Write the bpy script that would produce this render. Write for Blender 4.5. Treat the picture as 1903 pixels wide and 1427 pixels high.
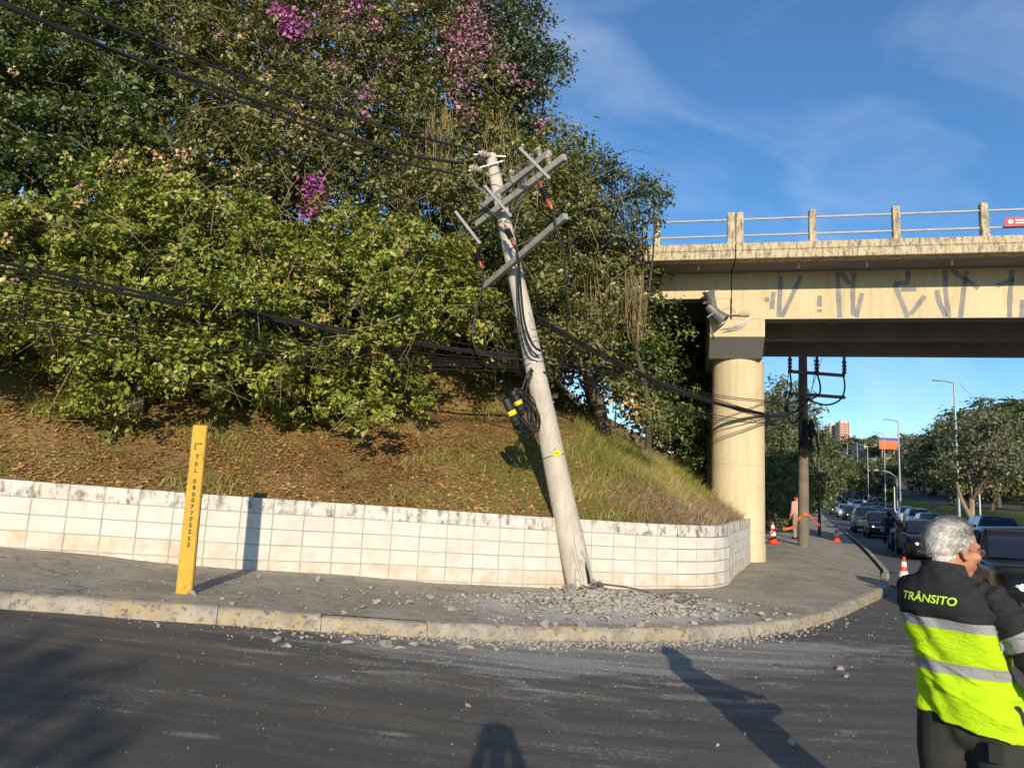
import bpy, bmesh, math, random
import numpy as np
from mathutils import Vector, Matrix, Quaternion
from mathutils.bvhtree import BVHTree

for o in list(bpy.data.objects):
    bpy.data.objects.remove(o, do_unlink=True)
random.seed(7)
rng = np.random.default_rng(11)
scene = bpy.context.scene
COL = scene.collection
R = math.radians

# ------------------------------------------------------------------ camera
CAM = Vector((0.0, 0.0, 1.7))
PITCH, ROLL, FPX, PW, PH = R(8.0), R(2.7), 1319.0, 1903.0, 1427.0
cam_d = bpy.data.cameras.new('camera')
cam_d.sensor_fit = 'HORIZONTAL'
cam_d.sensor_width = 36.0
cam_d.lens = 36.0 * FPX / PW
cam_d.clip_start = 0.05
cam_d.clip_end = 6000
cam = bpy.data.objects.new('camera', cam_d)
COL.objects.link(cam)
cam.matrix_world = (Matrix.Translation(CAM) @ Matrix.Rotation(R(90) + PITCH, 4, 'X') @ Matrix.Rotation(ROLL, 4, 'Z'))
scene.camera = cam

# ------------------------------------------------------------------ light
SUN_EL, SUN_AZ = R(18.3), R(-1.4)          # azimuth of the direction the light travels, from +Y
sd = Vector((math.sin(SUN_AZ) * math.cos(SUN_EL), math.cos(SUN_AZ) * math.cos(SUN_EL), -math.sin(SUN_EL)))
sun_d = bpy.data.lights.new('sun', 'SUN')
sun_d.energy = 5.0
sun_d.angle = R(0.53)
sun_d.color = (1.0, 0.85, 0.64)
sun = bpy.data.objects.new('sun', sun_d)
sun.rotation_euler = sd.to_track_quat('-Z', 'Y').to_euler()
sun.location = (0, -30, 20)
COL.objects.link(sun)

world = bpy.data.worlds.new('World')
scene.world = world
world.use_nodes = True
wt = world.node_tree
wt.nodes.clear()
w_out = wt.nodes.new('ShaderNodeOutputWorld')
w_bg = wt.nodes.new('ShaderNodeBackground')
w_sky = wt.nodes.new('ShaderNodeTexSky')
w_sky.sky_type = 'NISHITA'
w_sky.sun_disc = False
w_sky.sun_elevation = SUN_EL
w_sky.sun_rotation = R(180) + SUN_AZ
w_sky.altitude = 300
w_sky.air_density = 1.0
w_sky.dust_density = 0.0
w_sky.ozone_density = 4.0
w_bg.inputs['Strength'].default_value = 0.15
# thin cirrus: part of the sky, a function of the view direction only
w_tc = wt.nodes.new('ShaderNodeTexCoord')
w_map = wt.nodes.new('ShaderNodeMapping')
w_map.inputs['Rotation'].default_value = (0.0, R(25), R(35))
w_map.inputs['Scale'].default_value = (1.3, 3.6, 3.4)
w_no = wt.nodes.new('ShaderNodeTexNoise')
w_no.inputs['Scale'].default_value = 1.5
w_no.inputs['Detail'].default_value = 9
w_no.inputs['Roughness'].default_value = 0.52
w_no.inputs['Distortion'].default_value = 0.9
w_rp = wt.nodes.new('ShaderNodeValToRGB')
w_rp.color_ramp.elements[0].position = 0.42
w_rp.color_ramp.elements[0].color = (0.05, 0.05, 0.05, 1)
w_rp.color_ramp.elements[1].position = 0.88
w_rp.color_ramp.elements[1].color = (0.40, 0.40, 0.40, 1)
w_mx = wt.nodes.new('ShaderNodeMix')
w_mx.data_type = 'RGBA'
w_mx.inputs[7].default_value = (6.5, 7.0, 7.6, 1)
wt.links.new(w_tc.outputs['Generated'], w_map.inputs['Vector'])
wt.links.new(w_map.outputs[0], w_no.inputs['Vector'])
wt.links.new(w_no.outputs['Fac'], w_rp.inputs[0])
wt.links.new(w_rp.outputs[0], w_mx.inputs[0])
w_hs = wt.nodes.new('ShaderNodeHueSaturation')
w_hs.inputs['Saturation'].default_value = 1.22
w_hs.inputs['Value'].default_value = 1.0
wt.links.new(w_sky.outputs[0], w_hs.inputs['Color'])
wt.links.new(w_hs.outputs[0], w_mx.inputs[6])
wt.links.new(w_mx.outputs[2], w_bg.inputs['Color'])
wt.links.new(w_bg.outputs[0], w_out.inputs['Surface'])

scene.view_settings.view_transform = 'Standard'
scene.view_settings.look = 'None'
scene.view_settings.gamma = 1.0
scene.view_settings.exposure = 0.12
scene.view_settings.use_curve_mapping = False
scene.render.engine = 'CYCLES'
scene.cycles.max_bounces = 6
scene.cycles.diffuse_bounces = 3
scene.cycles.transmission_bounces = 3
scene.cycles.transparent_max_bounces = 4
scene.render.resolution_x, scene.render.resolution_y = 1024, 767

# ------------------------------------------------------------------ survey helpers
_cr, _sr = math.cos(ROLL), math.sin(ROLL)
_f = Vector((0, math.cos(PITCH), math.sin(PITCH)))
_u0 = Vector((0, -math.sin(PITCH), math.cos(PITCH)))
_r0 = Vector((1, 0, 0))
_r = _r0 * _cr + _u0 * _sr
_u = _u0 * _cr - _r0 * _sr
def ray(x, y):
    return _f + _r * ((x - PW / 2) / FPX) - _u * ((y - PH / 2) / FPX)
def at(x, y, w):                       # photo measurement (x, y) at distance w -> place in the world
    return CAM + ray(x, y) * w
def gz(x, y, z=0.0):                   # the same, on the level z
    d = ray(x, y)
    return CAM + d * ((z - CAM.z) / d.z)
def sp(t, k=0.7):                      # soft plus
    t = np.asarray(t, float)
    return np.where(t / k > 30, t, k * np.log1p(np.exp(np.minimum(t / k, 30))))
def z_side(x):                         # pavement level: the side street climbs to the left
    return 0.125 + 0.080 * sp(0.9 - np.asarray(x, float))
def sstep(a, b, x):
    t = np.clip((np.asarray(x, float) - a) / (b - a), 0, 1)
    return t * t * (3 - 2 * t)
AX0, AXU, AXN = np.array([9.85, 17.23]), np.array([0.381, 0.925]), np.array([0.925, -0.381])
def st(x, y):
    dx, dy = np.asarray(x, float) - AX0[0], np.asarray(y, float) - AX0[1]
    return dx * AXU[0] + dy * AXU[1], dx * AXN[0] + dy * AXN[1]
def xy_st(s, t):
    p = AX0 + AXU * s + AXN * t
    return float(p[0]), float(p[1])
def rise(s):
    s = np.asarray(s, float)
    q = np.maximum(s - 55, 0)
    return np.where(q < 150, 0.00030 * q * q, 6.75 + 0.055 * (q - 150))
def dip(x, y):                         # the main road lies a little lower than the side street
    s, t = st(x, y)
    ft, k = sstep(-3.0, -0.3, t), sstep(15, 40, s)
    return -0.42 * sstep(-10, 6, s) * (ft * (1 - k) + k)
def z_road(x, y):                      # carriageway level
    s, t = st(x, y)
    return 0.080 * sp(0.9 - np.asarray(x, float)) - 0.012 + rise(s) + dip(x, y)
def z_far(x, y):                       # carriageway + verges + second carriageway beyond the median
    s, t = st(x, y)
    g = sstep(15, 45, s)
    return z_road(x, y) + g * (1.9 * sstep(9.3, 12.6, t) + 0.03 * np.maximum(t - 13, 0)) + g * 0.10 * np.clip(t - 22, 0, 40)

# ------------------------------------------------------------------ object helpers
WL = {}
def tag(o, label=None, cat=None, group=None, kind=None):
    if label: o['label'] = label
    if cat: o['category'] = cat
    if group: o['group'] = group
    if kind: o['kind'] = kind
    return o
def thing(name, loc, label, cat, group=None):
    o = bpy.data.objects.new(name, None)
    o.empty_display_size = 0.2
    COL.objects.link(o)
    o.location = loc
    WL[o.name] = Vector(loc)
    return tag(o, label, cat, group)
def link(name, me, parent=None, loc=(0, 0, 0)):
    o = bpy.data.objects.new(name, me)
    COL.objects.link(o)
    o.location = loc
    if parent is not None:
        o.parent = parent
        WL[o.name] = WL[parent.name]
    else:
        WL[o.name] = Vector(loc)
    return o
def copy_tree(o, parent=None):
    c = o.copy()
    COL.objects.link(c)
    c.parent = parent
    WL[c.name] = WL[o.name]
    for ch in [k for k in o.children]:
        copy_tree(ch, c)
    return c
def frame_for(d, up=(0, 0, 1)):
    d = Vector(d).normalized()
    up = Vector(up)
    if abs(d.dot(up)) > 0.98: up = Vector((1, 0, 0))
    a = d.cross(up).normalized()
    return a, a.cross(d).normalized(), d

class MB:
    def __init__(s):
        s.v, s.f = [], []
    def add(s, vs, fs):
        n = len(s.v)
        s.v += [tuple(p) for p in vs]
        s.f += [tuple(i + n for i in f) for f in fs]
        return s
    def box(s, c, d, m=None, ch=0.0):
        hx, hy, hz = d[0] / 2, d[1] / 2, d[2] / 2
        if ch <= 0:
            vs = [(x, y, z) for x in (-hx, hx) for y in (-hy, hy) for z in (-hz, hz)]
            fs = [(0, 1, 3, 2), (4, 6, 7, 5), (0, 4, 5, 1), (2, 3, 7, 6), (0, 2, 6, 4), (1, 5, 7, 3)]
        else:
            vs, idx = [], {}
            for sx in (-1, 1):
                for sy in (-1, 1):
                    for sz in (-1, 1):
                        for a in range(3):
                            e = [hx - ch, hy - ch, hz - ch]
                            e[a] += ch
                            idx[(sx, sy, sz, a)] = len(vs)
                            vs.append((sx * e[0], sy * e[1], sz * e[2]))
            I, fs = idx, []
            for sg in (-1, 1):
                fs.append([I[(sg, -1, -1, 0)], I[(sg, 1, -1, 0)], I[(sg, 1, 1, 0)], I[(sg, -1, 1, 0)]][::sg])
                fs.append([I[(-1, sg, -1, 1)], I[(1, sg, -1, 1)], I[(1, sg, 1, 1)], I[(-1, sg, 1, 1)]][::-sg])
                fs.append([I[(-1, -1, sg, 2)], I[(1, -1, sg, 2)], I[(1, 1, sg, 2)], I[(-1, 1, sg, 2)]][::sg])
                for s2 in (-1, 1):
                    fs.append([I[(sg, s2, -1, 0)], I[(sg, s2, 1, 0)], I[(sg, s2, 1, 1)], I[(sg, s2, -1, 1)]][::-sg * s2])
                    fs.append([I[(sg, -1, s2, 0)], I[(sg, 1, s2, 0)], I[(sg, 1, s2, 2)], I[(sg, -1, s2, 2)]][::sg * s2])
                    fs.append([I[(-1, sg, s2, 1)], I[(1, sg, s2, 1)], I[(1, sg, s2, 2)], I[(-1, sg, s2, 2)]][::-sg * s2])
                    for s3 in (-1, 1):
                        fs.append([I[(sg, s2, s3, 0)], I[(sg, s2, s3, 1)], I[(sg, s2, s3, 2)]][::sg * s2 * s3])
        c = Vector(c)
        if m is None:
            vs = [(p[0] + c.x, p[1] + c.y, p[2] + c.z) for p in vs]
        else:
            vs = [tuple(m @ Vector(p) + c) for p in vs]
        return s.add(vs, fs)
    def beam(s, p0, p1, w, h, up=(0, 0, 1), ch=0.0):
        p0, p1 = Vector(p0), Vector(p1)
        a, b, d = frame_for(p1 - p0, up)
        m = Matrix((a, d, b)).transposed()
        return s.box((p0 + p1) / 2, (w, (p1 - p0).length, h), m, ch)
    def tube(s, pts, r, n=8, cap=True, sq=1.0, up=(0, 0, 1)):
        pts = [Vector(p) for p in pts]
        k = len(pts)
        rs = [r] * k if not hasattr(r, '__len__') else list(r)
        a = None
        vs = []
        for i, p in enumerate(pts):
            d = (pts[min(i + 1, k - 1)] - pts[max(i - 1, 0)])
            if d.length < 1e-9: d = Vector((0, 0, 1))
            d.normalize()
            if a is None:
                a, b, _ = frame_for(d, up)
            else:
                a = (a - d * a.dot(d))
                a.normalize()
                b = a.cross(d).normalized()
            rr = rs[i]
            ra, rb = rr if hasattr(rr, '__len__') else (rr, rr * sq)
            for j in range(n):
                t = 2 * math.pi * j / n
                vs.append(p + a * (ra * math.cos(t)) + b * (rb * math.sin(t)))
        fs = []
        for i in range(k - 1):
            for j in range(n):
                j2 = (j + 1) % n
                fs.append((i * n + j, i * n + j2, (i + 1) * n + j2, (i + 1) * n + j))
        if cap:
            fs.append(tuple(range(n - 1, -1, -1)))
            fs.append(tuple((k - 1) * n + j for j in range(n)))
        return s.add(vs, fs)
    def lathe(s, prof, n=12, c=(0, 0, 0), m=None):
        c = Vector(c)
        vs = []
        for r, z in prof:
            for j in range(n):
                t = 2 * math.pi * j / n
                p = Vector((r * math.cos(t), r * math.sin(t), z))
                vs.append((m @ p if m is not None else p) + c)
        fs = []
        for i in range(len(prof) - 1):
            for j in range(n):
                j2 = (j + 1) % n
                fs.append((i * n + j, i * n + j2, (i + 1) * n + j2, (i + 1) * n + j))
        fs.append(tuple(range(n - 1, -1, -1)))
        fs.append(tuple((len(prof) - 1) * n + j for j in range(n)))
        return s.add(vs, fs)
    def ball(s, c, r, m=None, u=12, v=8):
        c = Vector(c)
        r = r if hasattr(r, '__len__') else (r, r, r)
        prof = [(math.sin(math.pi * i / v), -math.cos(math.pi * i / v)) for i in range(1, v)]
        vs = []
        for q, z in prof:
            for j in range(u):
                t = 2 * math.pi * j / u
                p = Vector((r[0] * q * math.cos(t), r[1] * q * math.sin(t), r[2] * z))
                vs.append((m @ p if m is not None else p) + c)
        b0, t0 = Vector((0, 0, -r[2])), Vector((0, 0, r[2]))
        vs += [(m @ b0 if m is not None else b0) + c, (m @ t0 if m is not None else t0) + c]
        fs = []
        k = len(prof)
        for i in range(k - 1):
            for j in range(u):
                j2 = (j + 1) % u
                fs.append((i * u + j, i * u + j2, (i + 1) * u + j2, (i + 1) * u + j))
        for j in range(u):
            j2 = (j + 1) % u
            fs.append((k * u, j2, j))
            fs.append((k * u + 1, (k - 1) * u + j, (k - 1) * u + j2))
        return s.add(vs, fs)
    def prism(s, poly, d, m, c):               # polygon in the local XY plane, pushed out by d along local Z
        n = len(poly)
        c = Vector(c)
        vs = [m @ Vector((x, y, 0)) + c for x, y in poly] + [m @ Vector((x, y, d)) + c for x, y in poly]
        fs = [tuple(range(n - 1, -1, -1)), tuple(range(n, 2 * n))]
        fs += [(i, (i + 1) % n, n + (i + 1) % n, n + i) for i in range(n)]
        return s.add(vs, fs)
    def grid(s, P):                             # P: rows of points
        k, n = len(P), len(P[0])
        return s.add([p for row in P for p in row],
                     [(i * n + j, i * n + j + 1, (i + 1) * n + j + 1, (i + 1) * n + j) for i in range(k - 1) for j in range(n - 1)])
    def build(s, name, mat, parent=None, smooth=False, top=None, loc=None, sharp=None):
        if parent is not None:
            off = WL[parent.name]
        elif loc is not None:
            off = Vector(loc)
        else:
            a = np.array(s.v)
            off = Vector((float(a[:, 0].mean()), float(a[:, 1].mean()), float(a[:, 2].min())))
        me = bpy.data.meshes.new(name)
        me.from_pydata([(p[0] - off.x, p[1] - off.y, p[2] - off.z) for p in s.v], [], s.f)
        if isinstance(mat, (list, tuple)):
            for m in mat: me.materials.append(m)
        else:
            me.materials.append(mat)
        if smooth:
            me.polygons.foreach_set('use_smooth', [True] * len(me.polygons))
            me.set_sharp_from_angle(angle=R(sharp or 38))
        me.update()
        if parent is not None:
            return link(name, me, parent)
        return link(name, me, None, off)

def np_mesh(name, V, Fq, mat, parent=None, loc=None, attr=None, smooth=False, tri=False):
    """fast mesh: V (n,3), Fq (m,k) faces of equal size; attr dict of per-vertex floats"""
    V = np.asarray(V, np.float32)
    Fq = np.asarray(Fq, np.int32)
    off = np.array(WL[parent.name]) if parent is not None else (np.array(loc) if loc is not None else np.array([V[:, 0].mean(), V[:, 1].mean(), V[:, 2].min()]))
    me = bpy.data.meshes.new(name)
    k = Fq.shape[1]
    me.vertices.add(len(V))
    me.vertices.foreach_set('co', (V - off.astype(np.float32)).ravel())
    me.loops.add(Fq.size)
    me.loops.foreach_set('vertex_index', Fq.ravel())
    me.polygons.add(len(Fq))
    me.polygons.foreach_set('loop_start', np.arange(0, Fq.size, k, dtype=np.int32))
    me.polygons.foreach_set('loop_total', np.full(len(Fq), k, np.int32))
    if smooth:
        me.polygons.foreach_set('use_smooth', np.ones(len(Fq), bool))
    for nm, a in (attr or {}).items():
        at_ = me.attributes.new(nm, 'FLOAT', 'POINT')
        at_.data.foreach_set('value', np.asarray(a, np.float32))
    me.materials.append(mat)
    me.update(calc_edges=True)
    me.validate()
    if parent is not None:
        return link(name, me, parent)
    return link(name, me, None, tuple(float(q) for q in off))

def applied(o, mods):
    """apply modifiers (list of (type, dict)) and keep the result as plain mesh data"""
    for t, kw in mods:
        m = o.modifiers.new(t.lower(), t)
        for k, v in kw.items(): setattr(m, k, v)
    bpy.context.view_layer.update()
    dg = bpy.context.evaluated_depsgraph_get()
    me = bpy.data.meshes.new_from_object(o.evaluated_get(dg))
    o.modifiers.clear()
    old = o.data
    o.data = me
    if not me.materials:
        for m in old.materials: me.materials.append(m)
    bpy.data.meshes.remove(old)
    return o

def text_mesh(txt, size, extrude=0.001, align='CENTER', shear=0.0, bold=0.0):
    c = bpy.data.curves.new('t', 'FONT')
    c.body = txt
    c.size = size
    c.extrude = extrude
    c.align_x = align
    c.align_y = 'CENTER'
    c.shear = shear
    c.offset = bold
    c.resolution_u = 3
    o = bpy.data.objects.new('t', c)
    COL.objects.link(o)
    bpy.context.view_layer.update()
    me = bpy.data.meshes.new_from_object(o.evaluated_get(bpy.context.evaluated_depsgraph_get()))
    vs = [tuple(v.co) for v in me.vertices]
    fs = [tuple(p.vertices) for p in me.polygons]
    bpy.data.objects.remove(o, do_unlink=True)
    bpy.data.curves.remove(c)
    bpy.data.meshes.remove(me)
    return vs, fs

# ------------------------------------------------------------------ materials
class NT:
    def __init__(s, name):
        s.m = bpy.data.materials.new(name)
        s.m.use_nodes = True
        s.t = s.m.node_tree
        s.t.nodes.clear()
        s.out = s.t.nodes.new('ShaderNodeOutputMaterial')
    def n(s, typ, **kw):
        nd = s.t.nodes.new('ShaderNode' + typ)
        for k, v in kw.items():
            if k.startswith('i_'):
                key = k[2:].replace('_', ' ')
                s.put(nd.inputs[key], v)
            elif k.startswith('x'):
                s.put(nd.inputs[int(k[1:])], v)
            else:
                setattr(nd, k, v)
        return nd
    def put(s, inp, v):
        if hasattr(v, 'links') or isinstance(v, bpy.types.NodeSocket):
            s.t.links.new(v, inp)
        elif isinstance(v, bpy.types.Node):
            s.t.links.new(v.outputs[0], inp)
        else:
            if hasattr(v, '__len__') and len(v) == 3 and inp.type == 'RGBA': v = (*v, 1)
            if inp.type == 'RGBA' and not hasattr(v, '__len__'): v = (v, v, v, 1)
            inp.default_value = v
    def pos(s, stretch=None, rot=None, obj=False):
        p = s.n('TexCoord').outputs['Object'] if obj else s.n('NewGeometry').outputs['Position']
        if stretch or rot:
            mp = s.n('Mapping')
            s.t.links.new(p, mp.inputs['Vector'])
            if stretch: mp.inputs['Scale'].default_value = stretch
            if rot: mp.inputs['Rotation'].default_value = rot
            return mp.outputs[0]
        return p
    def noise(s, vec, scale, detail=5, rough=0.55, dist=0.0):
        return s.n('TexNoise', i_Vector=vec, i_Scale=scale, i_Detail=detail, i_Roughness=rough, i_Distortion=dist).outputs[0]
    def ramp(s, fac, stops):
        r = s.n('ValToRGB', x0=fac)
        e = r.color_ramp.elements
        while len(e) < len(stops): e.new(0.5)
        for el, (p, c) in zip(e, stops):
            el.position = p
            el.color = (c, c, c, 1) if not hasattr(c, '__len__') else (*c, 1)
        return r.outputs[0]
    def mix(s, fac, a, b, mode='MIX'):
        nd = s.n('Mix', data_type='RGBA', blend_type=mode)
        s.put(nd.inputs[0], fac)
        s.put(nd.inputs[6], a)
        s.put(nd.inputs[7], b)
        return nd.outputs[2]
    def math(s, op, a, b=0.0, c=None, clamp=False):
        nd = s.n('Math', operation=op, use_clamp=clamp)
        s.put(nd.inputs[0], a)
        s.put(nd.inputs[1], b)
        if c is not None: s.put(nd.inputs[2], c)
        return nd.outputs[0]
    def sep(s, vec):
        return s.n('SeparateXYZ', x0=vec).outputs
    def attr(s, nm):
        return s.n('Attribute', attribute_name=nm).outputs['Fac']
    def bsdf(s, col, rough=0.8, metal=0.0, bump=None, bstr=0.3, bdist=0.02, spec=0.3, coat=0.0, **kw):
        b = s.n('BsdfPrincipled')
        s.put(b.inputs['Base Color'], col)
        s.put(b.inputs['Roughness'], rough)
        s.put(b.inputs['Metallic'], metal)
        s.put(b.inputs['Specular IOR Level'], spec)
        s.put(b.inputs['Coat Weight'], coat)
        for k, v in kw.items(): s.put(b.inputs[k.replace('_', ' ')], v)
        if bump is not None:
            bm = s.n('Bump', i_Strength=bstr, i_Distance=bdist, i_Height=bump)
            s.t.links.new(bm.outputs[0], b.inputs['Normal'])
        s.t.links.new(b.outputs[0], s.out.inputs['Surface'])
        s.b = b
        return s.m

def pm(name, c1, c2=None, scale=3.0, rough=0.8, metal=0.0, bump=0.0, bscale=30, stretch=None, spec=0.3, coat=0.0, lo=0.35, hi=0.65, c3=None, s3=12, t3=(0.55, 0.7), obj=False):
    t = NT(name)
    p = t.pos(stretch, obj=obj)
    col = c1
    if c2 is not None:
        col = t.mix(t.ramp(t.noise(p, scale, 6, 0.6), [(lo, 0.0), (hi, 1.0)]), c1, c2)
    if c3 is not None:
        col = t.mix(t.ramp(t.noise(p, s3, 7, 0.65), [(t3[0], 0.0), (t3[1], 1.0)]), col, c3)
    return t.bsdf(col, rough, metal, t.noise(p, bscale, 5) if bump > 0 else None, bump, 0.01, spec, coat)

M = {}
M['concrete'] = pm('concrete', (0.30, 0.285, 0.255), (0.40, 0.38, 0.34), 3, 0.9, bump=0.25, bscale=60, c3=(0.20, 0.19, 0.17), s3=9)
M['pole_concrete'] = pm('pole_concrete', (0.40, 0.375, 0.33), (0.50, 0.465, 0.405), 2.2, 0.85, bump=0.2, bscale=70, c3=(0.27, 0.255, 0.23), s3=7, t3=(0.58, 0.72))
M['arm_concrete'] = pm('arm_concrete', (0.27, 0.27, 0.255), (0.36, 0.35, 0.32), 6, 0.9, bump=0.3, bscale=60, c3=(0.16, 0.16, 0.15), s3=14)
M['galv'] = pm('galvanised_steel', (0.42, 0.43, 0.44), (0.30, 0.31, 0.32), 9, 0.5, 0.6)
M['darksteel'] = pm('dark_steel', (0.06, 0.06, 0.065), (0.10, 0.095, 0.09), 12, 0.5, 0.4)
M['rebar'] = pm('rusty_rebar', (0.10, 0.075, 0.06), (0.17, 0.12, 0.09), 20, 0.8, 0.3)
M['cable'] = pm('black_cable', (0.012, 0.012, 0.013), (0.022, 0.021, 0.02), 3, 0.5, spec=0.4)
M['cable_grey'] = pm('grey_cable', (0.07, 0.07, 0.072), (0.11, 0.11, 0.105), 3, 0.55)
M['rubber'] = pm('rubber', (0.015, 0.015, 0.016), None, rough=0.75)
M['black_plastic'] = pm('black_plastic', (0.018, 0.018, 0.02), (0.03, 0.03, 0.03), 8, 0.45)
M['ceramic_red'] = pm('red_brown_termination', (0.34, 0.085, 0.04), (0.22, 0.05, 0.025), 14, 0.35, spec=0.5)
M['porcelain'] = pm('cream_porcelain', (0.46, 0.42, 0.34), (0.36, 0.32, 0.26), 9, 0.35, spec=0.5)
M['yellow_tag'] = pm('yellow_tag', (0.75, 0.62, 0.02), (0.6, 0.5, 0.03), 20, 0.6)
M['white_paint'] = pm('white_paint', (0.72, 0.71, 0.68), (0.6, 0.6, 0.57), 6, 0.6)
M['grey_paint'] = pm('grey_paint', (0.33, 0.34, 0.35), (0.27, 0.28, 0.28), 5, 0.55)
# ================================================================== ground, street, pavement, wall, hillside
def mask(t, c, ang, a, b, hard=0.25):
    mp = t.n('Mapping', vector_type='TEXTURE')
    t.put(mp.inputs['Vector'], t.n('NewGeometry').outputs['Position'])
    mp.inputs['Location'].default_value = (c[0], c[1], 0)
    mp.inputs['Rotation'].default_value = (0, 0, ang)
    mp.inputs['Scale'].default_value = (a, b, 1)
    x, y, z = t.sep(mp.outputs[0])
    v = t.n('CombineXYZ', x0=x, x1=y)
    ln = t.n('VectorMath', operation='LENGTH', x0=v.outputs[0]).outputs['Value']
    return t.ramp(ln, [(hard, 1.0), (1.0, 0.0)])

STREET = R(18)
t = NT('asphalt')
p = t.pos()
base = t.mix(t.ramp(t.noise(p, 1.1, 5, 0.6), [(0.3, 0.0), (0.7, 1.0)]), (0.064, 0.056, 0.046), (0.092, 0.082, 0.069))
base = t.mix(t.ramp(t.noise(p, 95, 4, 0.85), [(0.42, 0.0), (0.70, 1.0)]), base, (0.19, 0.172, 0.145))
ps = t.pos((0.9, 3.2, 1), (0, 0, -STREET))
st_ = t.noise(ps, 1.5, 8, 0.66, 0.6)
fine = t.noise(p, 38, 6, 0.7)
near = mask(t, (1.55, 7.75), STREET, 4.2, 1.05, 0.12)
mid = mask(t, (0.9, 6.6), STREET, 6.5, 3.2, 0.1)
d1 = t.math('ADD', t.math('MULTIPLY', near, 0.46), t.math('MULTIPLY', mid, 0.135))
d2 = t.math('ADD', t.math('ADD', st_, t.math('MULTIPLY', t.math('SUBTRACT', fine, 0.5), 0.75)), d1)
grain = t.ramp(t.noise(p, 75, 4, 0.8), [(0.34, 0.25), (0.56, 1.0)])
dust = t.math('MULTIPLY', t.ramp(d2, [(0.645, 0.0), (0.79, 0.85), (0.95, 1.0)]), grain)
base = t.mix(dust, base, (0.36, 0.345, 0.315))
spk = t.n('TexVoronoi', i_Vector=p, i_Scale=24.0).outputs['Distance']
spots = t.math('MULTIPLY', t.ramp(spk, [(0.045, 1.0), (0.085, 0.0)]), t.math('ADD', t.math('MULTIPLY', mid, 0.9), 0.10))
base = t.mix(t.math('MULTIPLY', spots, 0.8), base, (0.42, 0.40, 0.36))
for (cx_, cy_, a_, b_, cc) in ((-0.62, 4.72, 0.24, 0.07, (0.40, 0.40, 0.30)), (-1.72, 4.30, 0.34, 0.09, (0.40, 0.385, 0.35)), (0.30, 6.05, 0.55, 0.10, (0.36, 0.35, 0.32)), (-2.0, 6.2, 0.7, 0.10, (0.30, 0.29, 0.27))):
    mk_ = mask(t, (cx_, cy_), STREET - R(12), a_, b_, 0.1)
    pw_ = t.ramp(t.math('ADD', t.math('MULTIPLY', mk_, 0.42), t.math('MULTIPLY', t.math('ADD', fine, t.math('MULTIPLY', st_, 0.6)), 0.6)), [(0.66, 0.0), (0.92, 0.85)])
    base = t.mix(t.math('MULTIPLY', pw_, t.ramp(mk_, [(0.0, 0.0), (0.15, 1.0)])), base, cc)
# older seam / patched strips along the street
pl = t.pos((0.12, 2.2, 1), (0, 0, -STREET))
base = t.mix(t.math('MULTIPLY', t.ramp(t.noise(pl, 1.6, 2), [(0.5, 0.0), (0.56, 1.0)]), 0.35), base, (0.045, 0.044, 0.044))
M['asphalt'] = t.bsdf(base, t.mix(dust, 0.72, 0.95), 0, t.noise(p, 150, 4, 0.75), 0.55, 0.006, 0.35)

t = NT('far_asphalt')
p = t.pos()
M['far_asphalt'] = t.bsdf(t.mix(t.noise(p, 0.6, 5), (0.085, 0.083, 0.08), (0.13, 0.126, 0.12)), 0.85, 0, t.noise(p, 40, 3), 0.3, 0.006)

t = NT('pavement_concrete')
p = t.pos()
c = t.mix(t.ramp(t.noise(p, 1.3, 7, 0.62), [(0.32, 0.0), (0.66, 1.0)]), (0.245, 0.215, 0.165), (0.39, 0.345, 0.27))
c = t.mix(t.ramp(t.noise(p, 9, 6, 0.7), [(0.5, 0.0), (0.72, 1.0)]), c, (0.15, 0.138, 0.10))
pk = t.pos((0.5, 3.0, 1), (0, 0, -STREET))
c = t.mix(t.math('MULTIPLY', t.ramp(t.noise(pk, 3.0, 7, 0.7), [(0.5, 0.0), (0.7, 1.0)]), 0.5), c, (0.50, 0.44, 0.34))
mk = mask(t, (1.45, 9.65), R(24), 2.7, 1.35, 0.35)
dn = t.math('ADD', t.math('MULTIPLY', mk, 0.62), t.math('MULTIPLY', t.noise(p, 5, 8, 0.7), 0.75))
c = t.mix(t.ramp(dn, [(0.50, 0.0), (0.78, 0.96)]), c, (0.52, 0.49, 0.44))
vo = t.n('TexVoronoi', feature='DISTANCE_TO_EDGE', i_Scale=0.55)
t.put(vo.inputs['Vector'], t.n('VectorMath', operation='ADD', x0=p, x1=t.n('VectorMath', operation='SCALE', x0=t.n('TexNoise', i_Vector=p, i_Scale=2.5, i_Detail=6.0).outputs['Color'], i_Scale=0.55).outputs[0]).outputs[0])
crk = t.ramp(vo.outputs['Distance'], [(0.002, 1.0), (0.007, 0.0)])
c = t.mix(t.math('MULTIPLY', crk, 0.55), c, (0.05, 0.045, 0.035))
M['pavement'] = t.bsdf(c, 0.92, 0, t.math('ADD', t.noise(p, 60, 5, 0.7), t.math('MULTIPLY', t.noise(p, 6, 4), 0.8)), 0.5, 0.012)

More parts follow.
